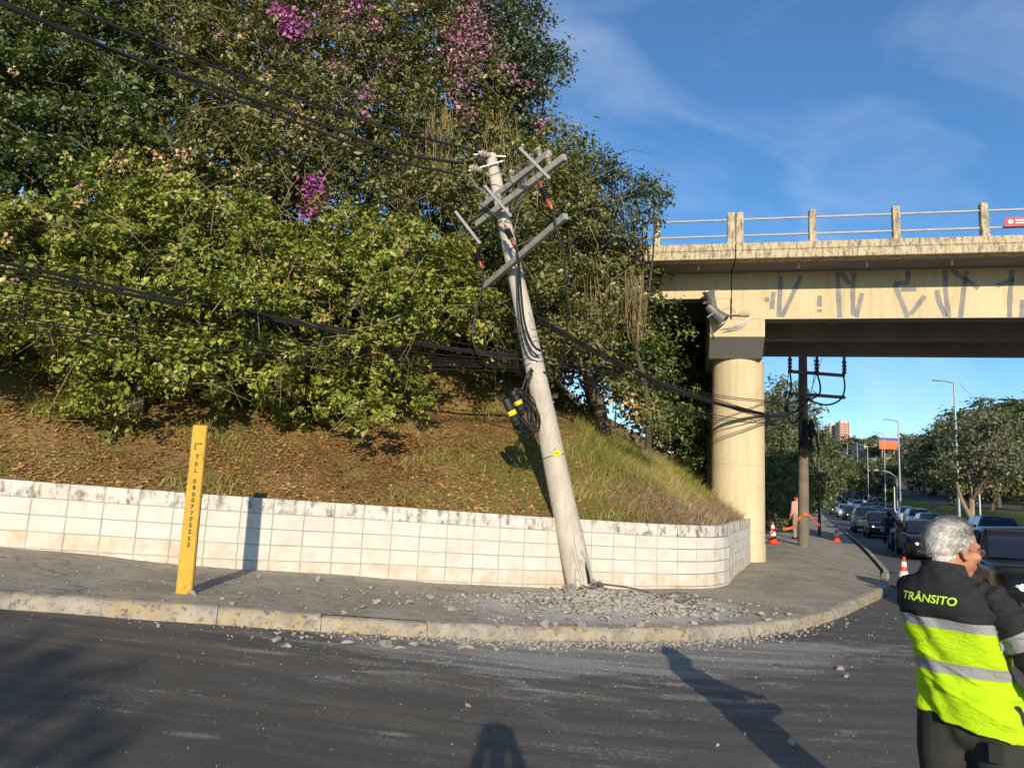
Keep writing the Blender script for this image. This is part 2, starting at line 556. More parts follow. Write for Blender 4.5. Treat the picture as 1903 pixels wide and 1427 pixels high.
t = NT('kerb_concrete')
p = t.pos()
c = t.mix(t.ramp(t.noise(p, 4, 6, 0.65), [(0.35, 0.0), (0.65, 1.0)]), (0.24, 0.22, 0.18), (0.40, 0.37, 0.31))
rp = t.n('ObjectInfo').outputs['Random']
py = t.ramp(t.math('ADD', t.noise(p, 6, 7, 0.7), t.math('MULTIPLY', t.ramp(rp, [(0.55, 0.0), (0.6, 1.0)]), 0.10)), [(0.54, 0.0), (0.70, 1.0)])
nz = t.sep(t.n('NewGeometry').outputs['Normal'])[2]
c = t.mix(t.math('MULTIPLY', py, 0.6), c, (0.46, 0.33, 0.15))
c = t.mix(t.ramp(t.noise(p, 14, 7, 0.7), [(0.52, 0.0), (0.66, 1.0)]), c, (0.12, 0.112, 0.09))
M['kerb'] = t.bsdf(c, 0.93, 0, t.math('ADD', t.noise(p, 55, 5, 0.7), t.noise(p, 9, 4)), 0.6, 0.012)

def wall_mat(name, top, bottom):
    t = NT(name)
    p = t.pos()
    c = t.mix(t.ramp(t.noise(p, 5, 7, 0.65), [(0.35, 0.0), (0.66, 1.0)]), (0.68, 0.66, 0.61), (0.55, 0.525, 0.47))
    rn = t.n('ObjectInfo').outputs['Random']
    c = t.mix(t.math('MULTIPLY', t.ramp(rn, [(0.2, 0.0), (1.0, 1.0)]), 0.30), c, (0.60, 0.55, 0.45))
    pv = t.pos((7, 7, 0.8))
    c = t.mix(t.math('MULTIPLY', t.ramp(t.noise(pv, 2.2, 6, 0.7), [(0.52, 0.0), (0.75, 1.0)]), 0.40), c, (0.50, 0.48, 0.44))
    c = t.mix(t.math('MULTIPLY', t.ramp(t.noise(p, 2.0, 8, 0.75), [(0.54, 0.0), (0.66, 1.0)]), 0.35), c, (0.42, 0.40, 0.36))
    if top:
        pk2 = t.pos((3, 3, 1.6))
        c = t.mix(t.ramp(t.noise(pk2, 2.6, 8, 0.72), [(0.49, 0.0), (0.62, 0.85)]), c, (0.12, 0.115, 0.095))
    if bottom:
        c = t.mix(t.ramp(t.noise(p, 4, 7, 0.7), [(0.40, 0.0), (0.66, 0.7)]), c, (0.50, 0.36, 0.20))
    c = t.mix(t.ramp(t.noise(p, 26, 5, 0.7), [(0.63, 0.0), (0.72, 0.7)]), c, (0.36, 0.33, 0.29))
    return t.bsdf(c, 0.88, 0, t.math('ADD', t.noise(p, 45, 5, 0.7), t.math('MULTIPLY', t.noise(p, 7, 4), 0.5)), 0.5, 0.008)
M['wall'] = wall_mat('painted_block', False, False)
M['wall_top'] = wall_mat('painted_block_moulded', True, False)
M['wall_low'] = wall_mat('painted_block_soiled', False, True)
M['mortar'] = pm('grey_mortar', (0.30, 0.28, 0.24), (0.46, 0.42, 0.35), 5, 0.95, bump=0.4, bscale=50)

t = NT('hillside_soil')
p = t.pos()
c = t.mix(t.ramp(t.noise(p, 0.9, 6, 0.6), [(0.38, 0.0), (0.62, 1.0)]), (0.24, 0.135, 0.062), (0.35, 0.225, 0.105))
g = t.ramp(t.math('ADD', t.noise(p, 0.75, 6, 0.65), t.math('MULTIPLY', t.noise(p, 9, 5, 0.7), 0.35)), [(0.62, 0.0), (0.76, 1.0)])
c = t.mix(t.math('MULTIPLY', g, 0.8), c, (0.17, 0.18, 0.045))
c = t.mix(t.ramp(t.noise(p, 0.55, 4, 0.6, 0.8), [(0.50, 0.0), (0.60, 0.85)]), c, (0.17, 0.085, 0.04))
c = t.mix(t.ramp(t.noise(p, 24, 6, 0.7), [(0.46, 0.0), (0.66, 1.0)]), c, (0.44, 0.28, 0.12))
c = t.mix(t.ramp(t.noise(p, 33, 6, 0.7), [(0.56, 0.0), (0.68, 1.0)]), c, (0.10, 0.07, 0.035))
gm = mask(t, (0.9, 12.6), R(30), 2.9, 2.4, 0.3)
c = t.mix(t.ramp(t.math('ADD', t.math('MULTIPLY', gm, 0.55), t.math('MULTIPLY', t.noise(p, 2.6, 7, 0.7), 0.7)), [(0.58, 0.0), (0.82, 0.8)]), c, (0.20, 0.195, 0.055))
# bare dry thatch and grey rock at the corner end of the bank
mk = mask(t, (3.0, 12.9), R(60), 1.7, 1.5, 0.4)
pth = t.pos((9, 2.0, 2.0), (0, 0, R(-35)))
thatch = t.mix(t.ramp(t.noise(pth, 2.5, 7, 0.7), [(0.36, 0.0), (0.64, 1.0)]), (0.12, 0.092, 0.06), (0.42, 0.31, 0.18))
c = t.mix(t.ramp(t.math('ADD', t.math('MULTIPLY', mk, 0.7), t.math('MULTIPLY', t.noise(p, 3, 6), 0.5)), [(0.5, 0.0), (0.7, 0.9)]), c, thatch)
M['soil'] = t.bsdf(c, 0.97, 0, t.math('ADD', t.noise(p, 30, 6, 0.75), t.math('MULTIPLY', t.noise(p, 6, 5), 1.2)), 0.9, 0.05, 0.1)
M['grassy'] = pm('verge_grass', (0.12, 0.135, 0.03), (0.19, 0.18, 0.05), 0.35, 0.95, bump=0.6, bscale=8, c3=(0.07, 0.085, 0.025), s3=1.2, spec=0.1)
M['earth'] = pm('rough_ground', (0.06, 0.065, 0.03), (0.12, 0.10, 0.05), 0.05, 0.97, bump=0.4, bscale=2, spec=0.1)

# --- the big ground sheet and the far, rising ground
mb = MB()
n = 40
rings = [0.0] + [30 * 1.22 ** k for k in range(26)]
mb.lathe([(max(r, 0.01), -0.75) for r in rings], 48)
mb.f = mb.f[:-2]
tag(mb.build('ground', M['earth'], loc=(0, 0, -0.75)), kind='structure')

S = np.concatenate([np.arange(12, 120, 4.0), np.arange(120, 420, 12.0), np.arange(420, 1300, 60.0)])
T = np.concatenate([np.arange(-260, -20, 20.0), [-14, -9, -6, -4.2]])
def far_sheet(name, S, T, mat, dz, fn, kind='structure'):
    P = []
    for s_ in S:
        row = []
        for t_ in T:
            x, y = xy_st(s_, t_)
            row.append((x, y, float(fn(x, y)) + dz))
        P.append(row)
    o = MB().grid(P).build(name, mat, smooth=True)
    return tag(o, kind=kind)
T2 = np.concatenate([np.arange(-3.6, -0.2, 1.1)])
def z_left(x, y):
    s, t = st(x, y)
    return float(z_far(x, y)) + 0.10 + 0.012 * float(np.maximum(-t - 6, 0))
far_sheet('terrain', S, list(T), M['earth'], -0.02, z_left)
T3 = np.concatenate([np.arange(9.1, 14, 0.6), [14, 17, 20, 22, 25, 30, 34, 40, 50, 64, 90, 140, 220, 340]])
far_sheet('terrain', S[2:], list(T3), M['grassy'], -0.03, z_far)
far_sheet('road', S[5:], [13.6, 15.5, 18, 20, 21.6], M['far_asphalt'], 0.03, z_far)

# --- near and far carriageway: one sheet
P = []
xs = np.concatenate([np.arange(-40, -10, 3.0), np.arange(-10, 14, 0.5), np.arange(14, 60, 2.0)])
ys = np.concatenate([np.arange(-60, -6, 3.0), np.arange(-6, 24, 0.75)])
for y in ys:
    P.append([(x, y, float(z_road(x, y))) for x in xs])
tag(MB().grid(P).build('road', M['asphalt'], smooth=True), kind='structure')
S2 = np.concatenate([np.arange(5.0, 120, 3.0), np.arange(120, 420, 12.0), np.arange(420, 800, 60.0)])
far_sheet('road', S2, [-4.6, -3, 0, 3, 6, 9.3], M['far_asphalt'], 0.012, z_road)
# lane lines on the far carriageway
mb = MB()
for tt in (3.55, 7.1):
    for s0 in np.arange(12, 150, 8):
        q = []
        for (s_, t_) in ((s0, tt - .06), (s0, tt + .06), (s0 + 3, tt + .06), (s0 + 3, tt - .06)):
            x, y = xy_st(s_, t_)
            q.append((x, y, float(z_road(x, y)) + 0.018))
        mb.add(q, [(0, 1, 2, 3)])
tag(mb.build('lane_marking', M['white_paint']), kind='structure')

# --- kerb line and wall line (plan)
KERB = [(-16, 2.9), (-12, 4.15), (-8.2, 5.33), (-4.38, 6.45), (-3.37, 6.69), (-2.48, 6.94), (-1.62, 7.17), (-.16, 7.65), (1.02, 8.12), (2.32, 8.58), (3.11, 9.02), (4.07, 9.77),
        (5.0, 10.8), (5.9, 12.0), (6.9, 13.4), (7.9, 15.0), (8.79, 16.6), (10.2, 19.3), (11.65, 22.1), (16.2, 32.6), (23.8, 51.1), (33.4, 74.5), (52.0, 119.6)]
WALL = [(-13.5, 6.6), (-9.5, 7.75), (-5.86, 8.70), (-4.45, 9.02), (-3.37, 9.34), (-1.76, 10.05), (.03, 10.69), (1.38, 11.36), (2.48, 11.78), (3.3, 12.15), (3.72, 12.5), (4.05, 13.05),
        (4.35, 13.8), (4.69, 14.62), (5.15, 15.6), (5.69, 16.84), (6.0, 17.6)]
def resample(pts, step, smooth=True):
    a = np.array(pts, float)
    d = np.r_[0, np.cumsum(np.hypot(*np.diff(a, axis=0).T))]
    # Catmull-like smoothing by dense cubic resampling
    out = []
    for i in range(len(a) - 1):
        p0, p1, p2, p3 = a[max(i - 1, 0)], a[i], a[i + 1], a[min(i + 2, len(a) - 1)]
        for u in np.linspace(0, 1, 24, endpoint=False):
            m1, m2 = (p2 - p0) / 2, (p3 - p1) / 2
            out.append((2 * u**3 - 3 * u**2 + 1) * p1 + (u**3 - 2 * u**2 + u) * m1 + (-2 * u**3 + 3 * u**2) * p2 + (u**3 - u**2) * m2)
    out.append(a[-1])
    out = np.array(out)
    d = np.r_[0, np.cumsum(np.hypot(*np.diff(out, axis=0).T))]
    s_ = np.arange(0, d[-1], step)
    return np.c_[np.interp(s_, d, out[:, 0]), np.interp(s_, d, out[:, 1])], s_
KP, KS = resample(KERB, 0.1)
WP, WS = resample(WALL, 0.1)
def near_z(x, y):                       # pavement surface
    s, t_ = st(x, y)
    return float(z_side(x) + rise(s) + dip(x, y))

# --- pavement: ruled between kerb and wall
OUT = KP
inner = np.array(WALL + [(6.6, 19.5), (7.6, 22.5), (9.5, 27), (15, 40.5), (26, 68), (45, 115)], float)
def by_frac(a, n):
    d = np.r_[0, np.cumsum(np.hypot(*np.diff(a, axis=0).T))]
    return d
# pair the two lines through hand-set stations
pairs = [((-16, 2.9), (-13.5, 6.9)), ((-12, 4.15), (-9.5, 8.0)), ((-8.2, 5.33), (-6.6, 8.8)), ((-4.38, 6.45), (-4.6, 9.3)), ((-2.48, 6.94), (-2.7, 9.95)), ((-.16, 7.65), (-.2, 10.95)),
         ((1.02, 8.12), (1.2, 11.6)), ((2.32, 8.58), (2.4, 12.1)), ((3.11, 9.02), (3.2, 12.5)), ((4.07, 9.77), (3.6, 13.0)), ((5.0, 10.8), (3.9, 13.7)), ((5.9, 12.0), (4.2, 14.3)),
         ((6.9, 13.4), (4.5, 15.0)), ((7.9, 15.0), (5.0, 16.2)), ((8.79, 16.6), (5.4, 17.5)), ((10.2, 19.3), (5.6, 19.2)), ((11.65, 22.1), (5.9, 23.5)), ((16.2, 32.6), (9.5, 35)), ((23.8, 51.1), (18, 53.5)), ((33.4, 74.5), (28, 77)), ((52.0, 119.6), (47, 122))]
A = resample([q[0] for q in pairs], 1e9)
def dense(pts, k=8):
    a = np.array(pts, float)
    out = []
    for i in range(len(a) - 1):
        p0, p1, p2, p3 = a[max(i - 1, 0)], a[i], a[i + 1], a[min(i + 2, len(a) - 1)]
        for u in np.linspace(0, 1, k, endpoint=False):
            m1, m2 = (p2 - p0) / 2, (p3 - p1) / 2
            out.append((2 * u**3 - 3 * u**2 + 1) * p1 + (u**3 - 2 * u**2 + u) * m1 + (-2 * u**3 + 3 * u**2) * p2 + (u**3 - u**2) * m2)
    out.append(a[-1])
    return np.array(out)
A, B = dense([q[0] for q in pairs]), dense([q[1] for q in pairs])
def side_noise(x, y):
    return 0.010 * math.sin(2.1 * x + 0.7 * y) * math.sin(1.3 * y - 0.6 * x) + 0.005 * math.sin(5.3 * x) * math.sin(4.7 * y)
P = []
for k in range(13):
    u = 0.045 + k / 12 * 0.955
    P.append([(float(a[0] * (1 - u) + b[0] * u), float(a[1] * (1 - u) + b[1] * u), 0) for a, b in zip(A, B)])
P = [[(x, y, near_z(x, y) + (side_noise(x, y) if 0 < k < 12 else 0)) for x, y, z in row] for k, row in enumerate(P)]
pave = tag(MB().grid(P).build('pavement', M['pavement'], smooth=True), kind='structure')

# --- kerb stones, each one an object
kerb = bpy.data.objects.new('kerb', None)
COL.objects.link(kerb)
WL[kerb.name] = Vector((0, 0, 0))
tag(kerb, kind='structure')
s0 = 0.0
kd = KS[-1]
i_k = 0
def kpt(s): return np.array([np.interp(s, KS, KP[:, 0]), np.interp(s, KS, KP[:, 1])])
while s0 < min(kd - 1.2, 64):
    L = random.uniform(0.92, 1.08)
    a, b = kpt(s0 + 0.008), kpt(s0 + L - 0.008)
    mid = (a + b) / 2
    if not (-14 < mid[0] < 25): 
        s0 += L
        continue
    mb = MB()
    nseg = 11
    rows = []
    wn, hj = 0.13, random.uniform(-0.012, 0.012)
    for j in range(nseg + 1):
        p0 = kpt(s0 + 0.003 + (L - 0.006) * j / nseg)
        p1 = kpt(s0 + 0.003 + (L - 0.006) * j / nseg + 0.05)
        tg = (p1 - p0) / max(np.hypot(*(p1 - p0)), 1e-6)
        nn = np.array([-tg[1], tg[0]])
        zt = near_z(p0[0], p0[1]) + 0.006 + hj
        zb = float(z_road(p0[0], p0[1])) - 0.06
        jit = lambda a_: random.uniform(-a_, a_)
        sec = [(0.0 + jit(.008), zb), (0.006 + jit(.012), zt - 0.055 + jit(.014)), (0.03 + jit(.016), zt - 0.016 + jit(.012)), (0.065 + jit(.012), zt + jit(.006)), (0.15, zt), (0.155, zt - 0.1)]
        rows.append([(p0[0] + nn[0] * q, p0[1] + nn[1] * q, z) for q, z in sec])
    mb.grid(rows)
    k = len(rows[0])
    mb.f.append(tuple(range(k)))
    mb.f.append(tuple(len(mb.v) - k + q for q in range(k))[::-1])
    o = mb.build('kerb_stone', M['kerb'], kerb, smooth=True, sharp=50)
    s0 += L

# --- retaining wall of painted blocks, stack bond, every block an object
def wpt(s):
    return np.array([np.interp(s, WS, WP[:, 0]), np.interp(s, WS, WP[:, 1])])
def wall_top(x):
    return 1.155 + 0.037 * float(sp(2.6 - x, 0.5))
BL, BH, BT = 0.4, 0.2, 0.14
wall = thing('retaining_wall', (0.0, 10.7, 0.1), 'low white painted concrete block wall curving round the foot of the bank', 'wall')
def block_mesh(kind, k):
    mb = MB().box((0, 0, 0), (BL - 0.012, BT, BH - 0.011), None, 0.006)
    vs = [(x + random.uniform(-.0015, .0015), y + random.uniform(-.002, .002), z + random.uniform(-.0015, .0015)) for x, y, z in mb.v]
    me = bpy.data.meshes.new('block')
    me.from_pydata(vs, [], mb.f)
    me.materials.append(M[kind])
    return me
BM = {k: [block_mesh(k, j) for j in range(4)] for k in ('wall', 'wall_top', 'wall_low')}
core_t, core_b = [], []
s_ = 2.05
Lw = WS[-1]
cols = []
while s_ + BL < Lw:
    a, b = wpt(s_), wpt(s_ + BL)
    c = (a + b) / 2
    tg = (b - a) / np.hypot(*(b - a))
    cols.append((c, tg))
    s_ += BL
for ci, (c, tg) in enumerate(cols):
    nn = np.array([-tg[1], tg[0]])
    top = wall_top(c[0])
    dz = (wall_top(c[0] + 0.2 * tg[0]) - wall_top(c[0] - 0.2 * tg[0])) / 0.4
    gnd = near_z(c[0], c[1])
    m = Matrix((Vector((tg[0], tg[1], dz)).normalized(), Vector((nn[0], nn[1], 0)), Vector((-tg[0] * dz, -tg[1] * dz, 1)).normalized())).transposed()
    k = 0
    while True:
        zc = top - BH / 2 - k * BH
        if zc + BH / 2 < gnd - 0.01: break
        kind = 'wall_top' if k == 0 else ('wall_low' if zc - BH < gnd else 'wall')
        o = bpy.data.objects.new('block', BM[kind][(ci * 7 + k * 3) % 4])
        COL.objects.link(o)
        o.parent = wall
        off = random.uniform(-0.003, 0.003)
        mm = m.to_4x4()
        mm.translation = Vector((c[0] + nn[0] * (BT / 2 + off), c[1] + nn[1] * (BT / 2 + off), zc)) - WL[wall.name]
        o.matrix_basis = mm @ Matrix.Rotation(random.uniform(-.004, .004), 4, 'Z')
        k += 1
# mortar core a little behind the faces
rows_f = [[], [], [], []]
for s_ in np.arange(2.0, Lw, 0.1):
    a = wpt(s_)
    b = wpt(min(s_ + 0.1, Lw))
    if np.hypot(*(b - a)) < 1e-6: continue
    tg = (b - a) / np.hypot(*(b - a))
    nn = np.array([-tg[1], tg[0]])
    zt = wall_top(a[0]) - 0.008
    mo_ = 0.0075 + 0.03 * float(sstep(2.6, 3.0, a[0]) * (1 - sstep(4.3, 4.8, a[0])))
    for r_, (q, z) in zip(rows_f, ((mo_, near_z(a[0], a[1]) - 0.1), (mo_, zt), (BT - 0.01, zt), (BT - 0.01, near_z(a[0], a[1]) - 0.1))):
        r_.append((a[0] + nn[0] * q, a[1] + nn[1] * q, z))
MB().grid(rows_f).build('mortar', M['mortar'], wall)

# --- the bank behind the wall
CEN = np.array([0.5, 46.0])
wl2 = np.vstack([WP[::3], np.array([[6.3, 18.5], [6.7, 20.5], [7.3, 23], [8.5, 27], [10.5, 32], [13, 38], [16.5, 45.9]])])
seg0, seg1 = wl2[:-1], wl2[1:]
def wall_dist(px, py):
    p_ = np.array([px, py], float)
    d = seg1 - seg0
    u = np.clip(((p_ - seg0) * d).sum(1) / np.maximum((d * d).sum(1), 1e-9), 0, 1)
    q = seg0 + d * u[:, None]
    dd = np.hypot(*(p_ - q).T)
    i = int(dd.argmin())
    return float(dd[i]), float(q[i][0]), float(q[i][1])
def hill_noise(x, y):
    return 0.07 * math.sin(1.7 * x + 0.4) * math.sin(1.4 * y + 1.0) + 0.045 * math.sin(3.9 * x - 1.1 * y) + 0.03 * math.sin(6.7 * y + 2.3 * x)
def hill_z(x, y):
    d, qx, qy = wall_dist(x, y)
    base = wall_top(min(qx, 6)) - 0.022 + 0.02 * math.sin(7.3 * qx) * math.sin(3.1 * qx + 1)
    d = max(d - 0.12, 0)
    h = 0.56 * d + 0.34 * max(0.0, d - 3.2) * (1 - float(sstep(0.5, 4.5, x)))
    if h > 6.2: h = 6.2 + 1.9 * (1 - math.exp(-(h - 6.2) * 0.45))
    return base + h + hill_noise(x, y) * min(1, d)
V_ = np.r_[0.0, 0.004, np.linspace(0.012, 0.34, 46), np.linspace(0.36, 0.9, 16)]
P = []
for v in V_:
    row = []
    for a in wl2:
        d0 = CEN - a
        dn = d0 / np.hypot(*d0)
        q = a + dn * 0.09 + (d0 - dn * 0.09) * v
        row.append((float(q[0]), float(q[1]), hill_z(q[0], q[1])))
    P.append(row)
tag(MB().grid(P).build('hillside', M['soil'], smooth=True), kind='structure')
# ================================================================== viaduct
t = NT('cream_painted_concrete')
p = t.pos()
c = t.mix(t.ramp(t.noise(p, 0.9, 6, 0.6), [(0.35, 0.0), (0.65, 1.0)]), (0.56, 0.465, 0.285), (0.62, 0.53, 0.345))
pv = t.pos((3, 3, 0.35))
c = t.mix(t.math('MULTIPLY', t.ramp(t.noise(pv, 2.4, 6, 0.65), [(0.47, 0.0), (0.70, 1.0)]), 0.55), c, (0.40, 0.325, 0.19))
c = t.mix(t.ramp(t.noise(p, 11, 7, 0.7), [(0.60, 0.0), (0.70, 0.6)]), c, (0.28, 0.235, 0.16))
wz = t.sep(p)[2]
lft = t.math('ABSOLUTE', t.math('SUBTRACT', t.math('FRACT', t.math('MULTIPLY', wz, 0.62)), 0.5))
c = t.mix(t.math('MULTIPLY', t.ramp(lft, [(0.004, 1.0), (0.009, 0.0)]), 0.35), c, (0.30, 0.25, 0.16))
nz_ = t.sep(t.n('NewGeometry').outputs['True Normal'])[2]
c = t.mix(t.math('LESS_THAN', nz_, -0.5), c, t.mix(t.noise(p, 2, 5), (0.15, 0.15, 0.15), (0.20, 0.195, 0.19)))   # downward faces darkened in colour to imitate the shade beneath the bridge
M['cream'] = t.bsdf(c, 0.85, 0, t.noise(p, 35, 5, 0.7), 0.25, 0.008)
t = NT('cream_stained_concrete')
p = t.pos()
c = t.mix(t.noise(p, 3, 6), (0.50, 0.42, 0.27), (0.60, 0.52, 0.36))
pv = t.pos((5, 5, 1.3))
c = t.mix(t.ramp(t.noise(pv, 3.0, 8, 0.75), [(0.455, 0.0), (0.60, 0.85)]), c, (0.15, 0.125, 0.09))
c = t.mix(t.ramp(t.noise(p, 22, 6, 0.75), [(0.55, 0.0), (0.66, 0.9)]), c, (0.09, 0.08, 0.065))
M['cream_stained'] = t.bsdf(c, 0.92, 0, t.noise(p, 40, 6, 0.75), 0.5, 0.012)
M['bare'] = pm('bare_shaded_concrete', (0.17, 0.165, 0.16), (0.22, 0.215, 0.205), 1.0, 0.92, bump=0.2, bscale=20)  # bare concrete, its grey deepened to stand for shade under the deck
M['overpaint'] = pm('grey_overpaint', (0.20, 0.20, 0.205), (0.28, 0.275, 0.27), 5, 0.8)
M['rail_paint'] = pm('pale_rail_paint', (0.52, 0.50, 0.47), (0.42, 0.40, 0.37), 6, 0.5, 0.2)

E_, N_ = Vector((0.9735, -0.2285, 0)), Vector((0.2285, 0.9735, 0))
B0 = Vector((7.0, 16.4, 0))
def BR(a, b, z): return B0 + E_ * a + N_ * b + Vector((0, 0, z))
BMX = Matrix((E_, N_, Vector((0, 0, 1)))).transposed()
def bbox(mb, a0, a1, b0, b1, z0, z1, ch=0.0):
    return mb.box(BR((a0 + a1) / 2, (b0 + b1) / 2, (z0 + z1) / 2), (a1 - a0, b1 - b0, z1 - z0), BMX, ch)
def on_girder(x, y, b=0.0):                # photo point -> place on a plane parallel to the girder face
    d = ray(x, y)
    k = (BR(0, b, 0) - CAM).dot(N_) / d.dot(N_)
    return CAM + d * k
AJ = -1.80
bridge = thing('viaduct', BR(-1.5, 1.2, 0.14), 'cream concrete viaduct with round pillar and railed parapet crossing the road', 'bridge')
for a0, a1, zb in ((AJ + 0.012, 26.0, 5.90), (-9.0, AJ - 0.012, 6.42)):
    for b0 in (0.0, 2.25, 4.5):
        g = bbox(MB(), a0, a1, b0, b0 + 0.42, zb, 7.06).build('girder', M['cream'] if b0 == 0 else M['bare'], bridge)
    # diaphragms between girders
    for a in np.arange(a0 + 2.5, a1, 5.0):
        bbox(MB(), a, a + 0.25, 0.43, 4.49, zb + 0.35, 7.055).build('diaphragm', M['bare'], bridge)
    bbox(MB(), a0, a1, -1.16, 6.1, 7.062, 7.30).build('deck_slab', M['bare'], bridge)
    mb = MB()
    # edge beam: two courses with a groove, drip lip
    bbox(mb, a0, a1, -1.20, -0.86, 7.03, 7.215, 0.012)
    bbox(mb, a0, a1, -1.185, -0.86, 7.215, 7.225)
    bbox(mb, a0, a1, -1.205, -0.80, 7.225, 7.40, 0.014)
    mb.build('parapet_beam', M['cream_stained'], bridge)
    bbox(MB(), a0, a1, 5.80, 6.14, 7.03, 7.40, 0.014).build('parapet_beam', M['cream_stained'], bridge)
    bbox(MB(), a0, a1, -0.78, 0.5, 7.301, 7.43).build('walkway_kerb', M['bare'], bridge)
# pier cap and pillars
mb = MB()
poly = [(0.0, 5.895), (0.0, 5.47), (0.52, 5.03), (4.4, 5.03), (4.92, 5.47), (4.92, 5.895)]
cap_m = Matrix((N_, Vector((0, 0, 1)), E_)).transposed()
mb.prism(poly, 1.27, cap_m, BR(-2.30, 0.004, 0))
bbox(mb, -2.296, AJ - 0.03, 0.006, 4.9, 5.895, 6.415)
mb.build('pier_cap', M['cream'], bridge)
for b, nm in ((1.18, 'pillar'), (3.75, 'pillar')):
    q = BR(-1.55, b, 0)
    MB().lathe([(0.66, 0.0), (0.66, 0.5), (0.645, 0.52), (0.635, 5.035)], 48, q).build(nm, M['cream'], bridge, smooth=True)
# bearing pads
for a in (-1.35,):
    bbox(MB(), a - 0.2, a + 0.2, 0.06, 0.36, 5.896, 5.899)
# parapet posts and rails
posts = [-8.9, -7.05, -5.3, -3.57, -1.895, -1.705, -0.13, 1.60, 3.33, 5.06, 6.79, 8.52, 10.25, 12.0, 13.7, 15.5]
for side_b in (-1.06,):
    for a in posts:
        w = 0.145 if abs(a + 1.8) > 0.2 else 0.165
        mb = MB()
        bbox(mb, a - w / 2, a + w / 2, side_b - 0.08, side_b + 0.08, 7.395, 8.17, 0.012)
        bbox(mb, a - w / 2 - 0.02, a + w / 2 + 0.02, side_b - 0.095, side_b + 0.095, 7.39, 7.46, 0.01)
        mb.build('railing_post', M['cream_stained'], bridge)
    for a0, a1 in zip(posts[:-1], posts[1:]):
        if a1 - a0 < 0.4: continue
        for zz in (7.62, 8.01):
            MB().tube([BR(a0 + 0.06, side_b, zz), BR(a1 - 0.06, side_b, zz)], 0.027, 8).build('rail', M['rail_paint'], bridge, smooth=True)
for a in posts[::2]:                       # far side
    bbox(MB(), a - 0.07, a + 0.07, 5.9, 6.06, 7.402, 7.8).build('railing_post', M['cream_stained'], bridge)
# drain pipes under the overhang
for (x, y) in ((1298, 494), (1484, 486), (1611, 485), (1769, 480)):
    q = on_girder(x, y, -0.72)
    MB().tube([(q.x, q.y, 7.08), (q.x, q.y, 6.92)], 0.024, 8).build('drain_pipe', M['white_paint'], bridge, smooth=True)
# grey over-painted scrawls on the girder face (flat paint)
def z5(x, y): return (1500 + x / 3.963, 330 + y / 3.963)
def z4(x, y): return (1140 + x / 4.7575, 330 + y / 4.7575)
strokes = [[z5(93, 870), z5(90, 950)], [z5(91, 972), z5(90, 990)], [z5(225, 690), z5(230, 850), z5(240, 1030)], [z5(345, 700), z5(335, 850), z5(340, 1015)],
           [z5(250, 690), z5(315, 790)], [z5(405, 850), z5(362, 1028)], [z5(636, 780), z5(750, 777)], [z5(742, 690), z5(742, 775)], [z5(645, 790), z5(740, 1028)],
           [z5(690, 825), z5(805, 822)], [z5(865, 872), z5(762, 1010)], [z5(955, 828), z5(972, 920), z5(1022, 1025)], [z5(1015, 650), z5(1020, 850), z5(1042, 1030)],
           [z5(1175, 690), z5(1150, 850), z5(1130, 1030)], [z5(1060, 680), z5(1262, 815)], [z5(1510, 680), z5(1495, 850), z5(1490, 1030)], [z5(1395, 795), z5(1525, 750)],
           [z5(1590, 900), z5(1582, 1030)], [z4(1480, 880), z4(1462, 1232)], [z4(1660, 870), z4(1490, 1232)], [z4(1415, 1012), z4(1400, 1162)], [z4(1362, 1060), z4(1352, 1100)]]
for k, stk in enumerate(strokes):
    pts = [on_girder(*q) for q in stk]
    pts = [Vector((q.x, q.y, min(max(q.z, 5.91), 7.02))) for q in pts]
    mb = MB()
    rows = []
    n_s = 10
    for j in range(n_s + 1):
        u = j / n_s * (len(pts) - 1)
        i = min(int(u), len(pts) - 2)
        q = pts[i].lerp(pts[i + 1], u - i)
        d = (pts[i + 1] - pts[i]).normalized()
        sidev = d.cross(N_).normalized() * (0.052 + random.uniform(-0.006, 0.006))
        rows.append([q + sidev - N_ * 0.004, q - sidev - N_ * 0.004])
    mb.grid(rows).build('paint_stroke', M['overpaint'], bridge)
# dark expansion joint
bbox(MB(), AJ - 0.011, AJ + 0.011, 0.03, 4.9, 6.43, 7.28).build('expansion_joint', M['rubber'], bridge)

# red notice wired to the railing
M['red_sign'] = pm('red_sign_face', (0.52, 0.03, 0.06), (0.45, 0.025, 0.05), 10, 0.5)
q0 = on_girder(1867, 413, -1.15)
q1 = on_girder(1935, 410, -1.15)
sg = thing('railing_sign', q0, 'small red notice with white lines fixed to the viaduct railing', 'sign')
zc = (q0.z + q1.z) / 2
a0s, a1s = (q0 - B0).dot(E_), (q1 - B0).dot(E_)
bbox(MB(), a0s, a1s, -1.155, -1.145, zc - 0.105, zc + 0.095).build('panel', M['red_sign'], sg)
mb = MB()
bbox(mb, a0s + 0.20, a0s + 0.52, -1.159, -1.1555, zc + 0.01, zc + 0.045)
bbox(mb, a0s + 0.20, a0s + 0.60, -1.159, -1.1555, zc - 0.045, zc - 0.02)
mb.build('printed_line', M['white_paint'], sg)
mb = MB()
mm = Matrix((E_, Vector((0, 0, 1)), -N_)).transposed()
ring = [(0.05 * math.cos(k / 16 * 2 * math.pi), 0.05 * math.sin(k / 16 * 2 * math.pi)) for k in range(16)]
mb.prism(ring, 0.003, mm, BR(a0s + 0.11, -1.1555, zc))
mb.build('emblem', M['porcelain'], sg)

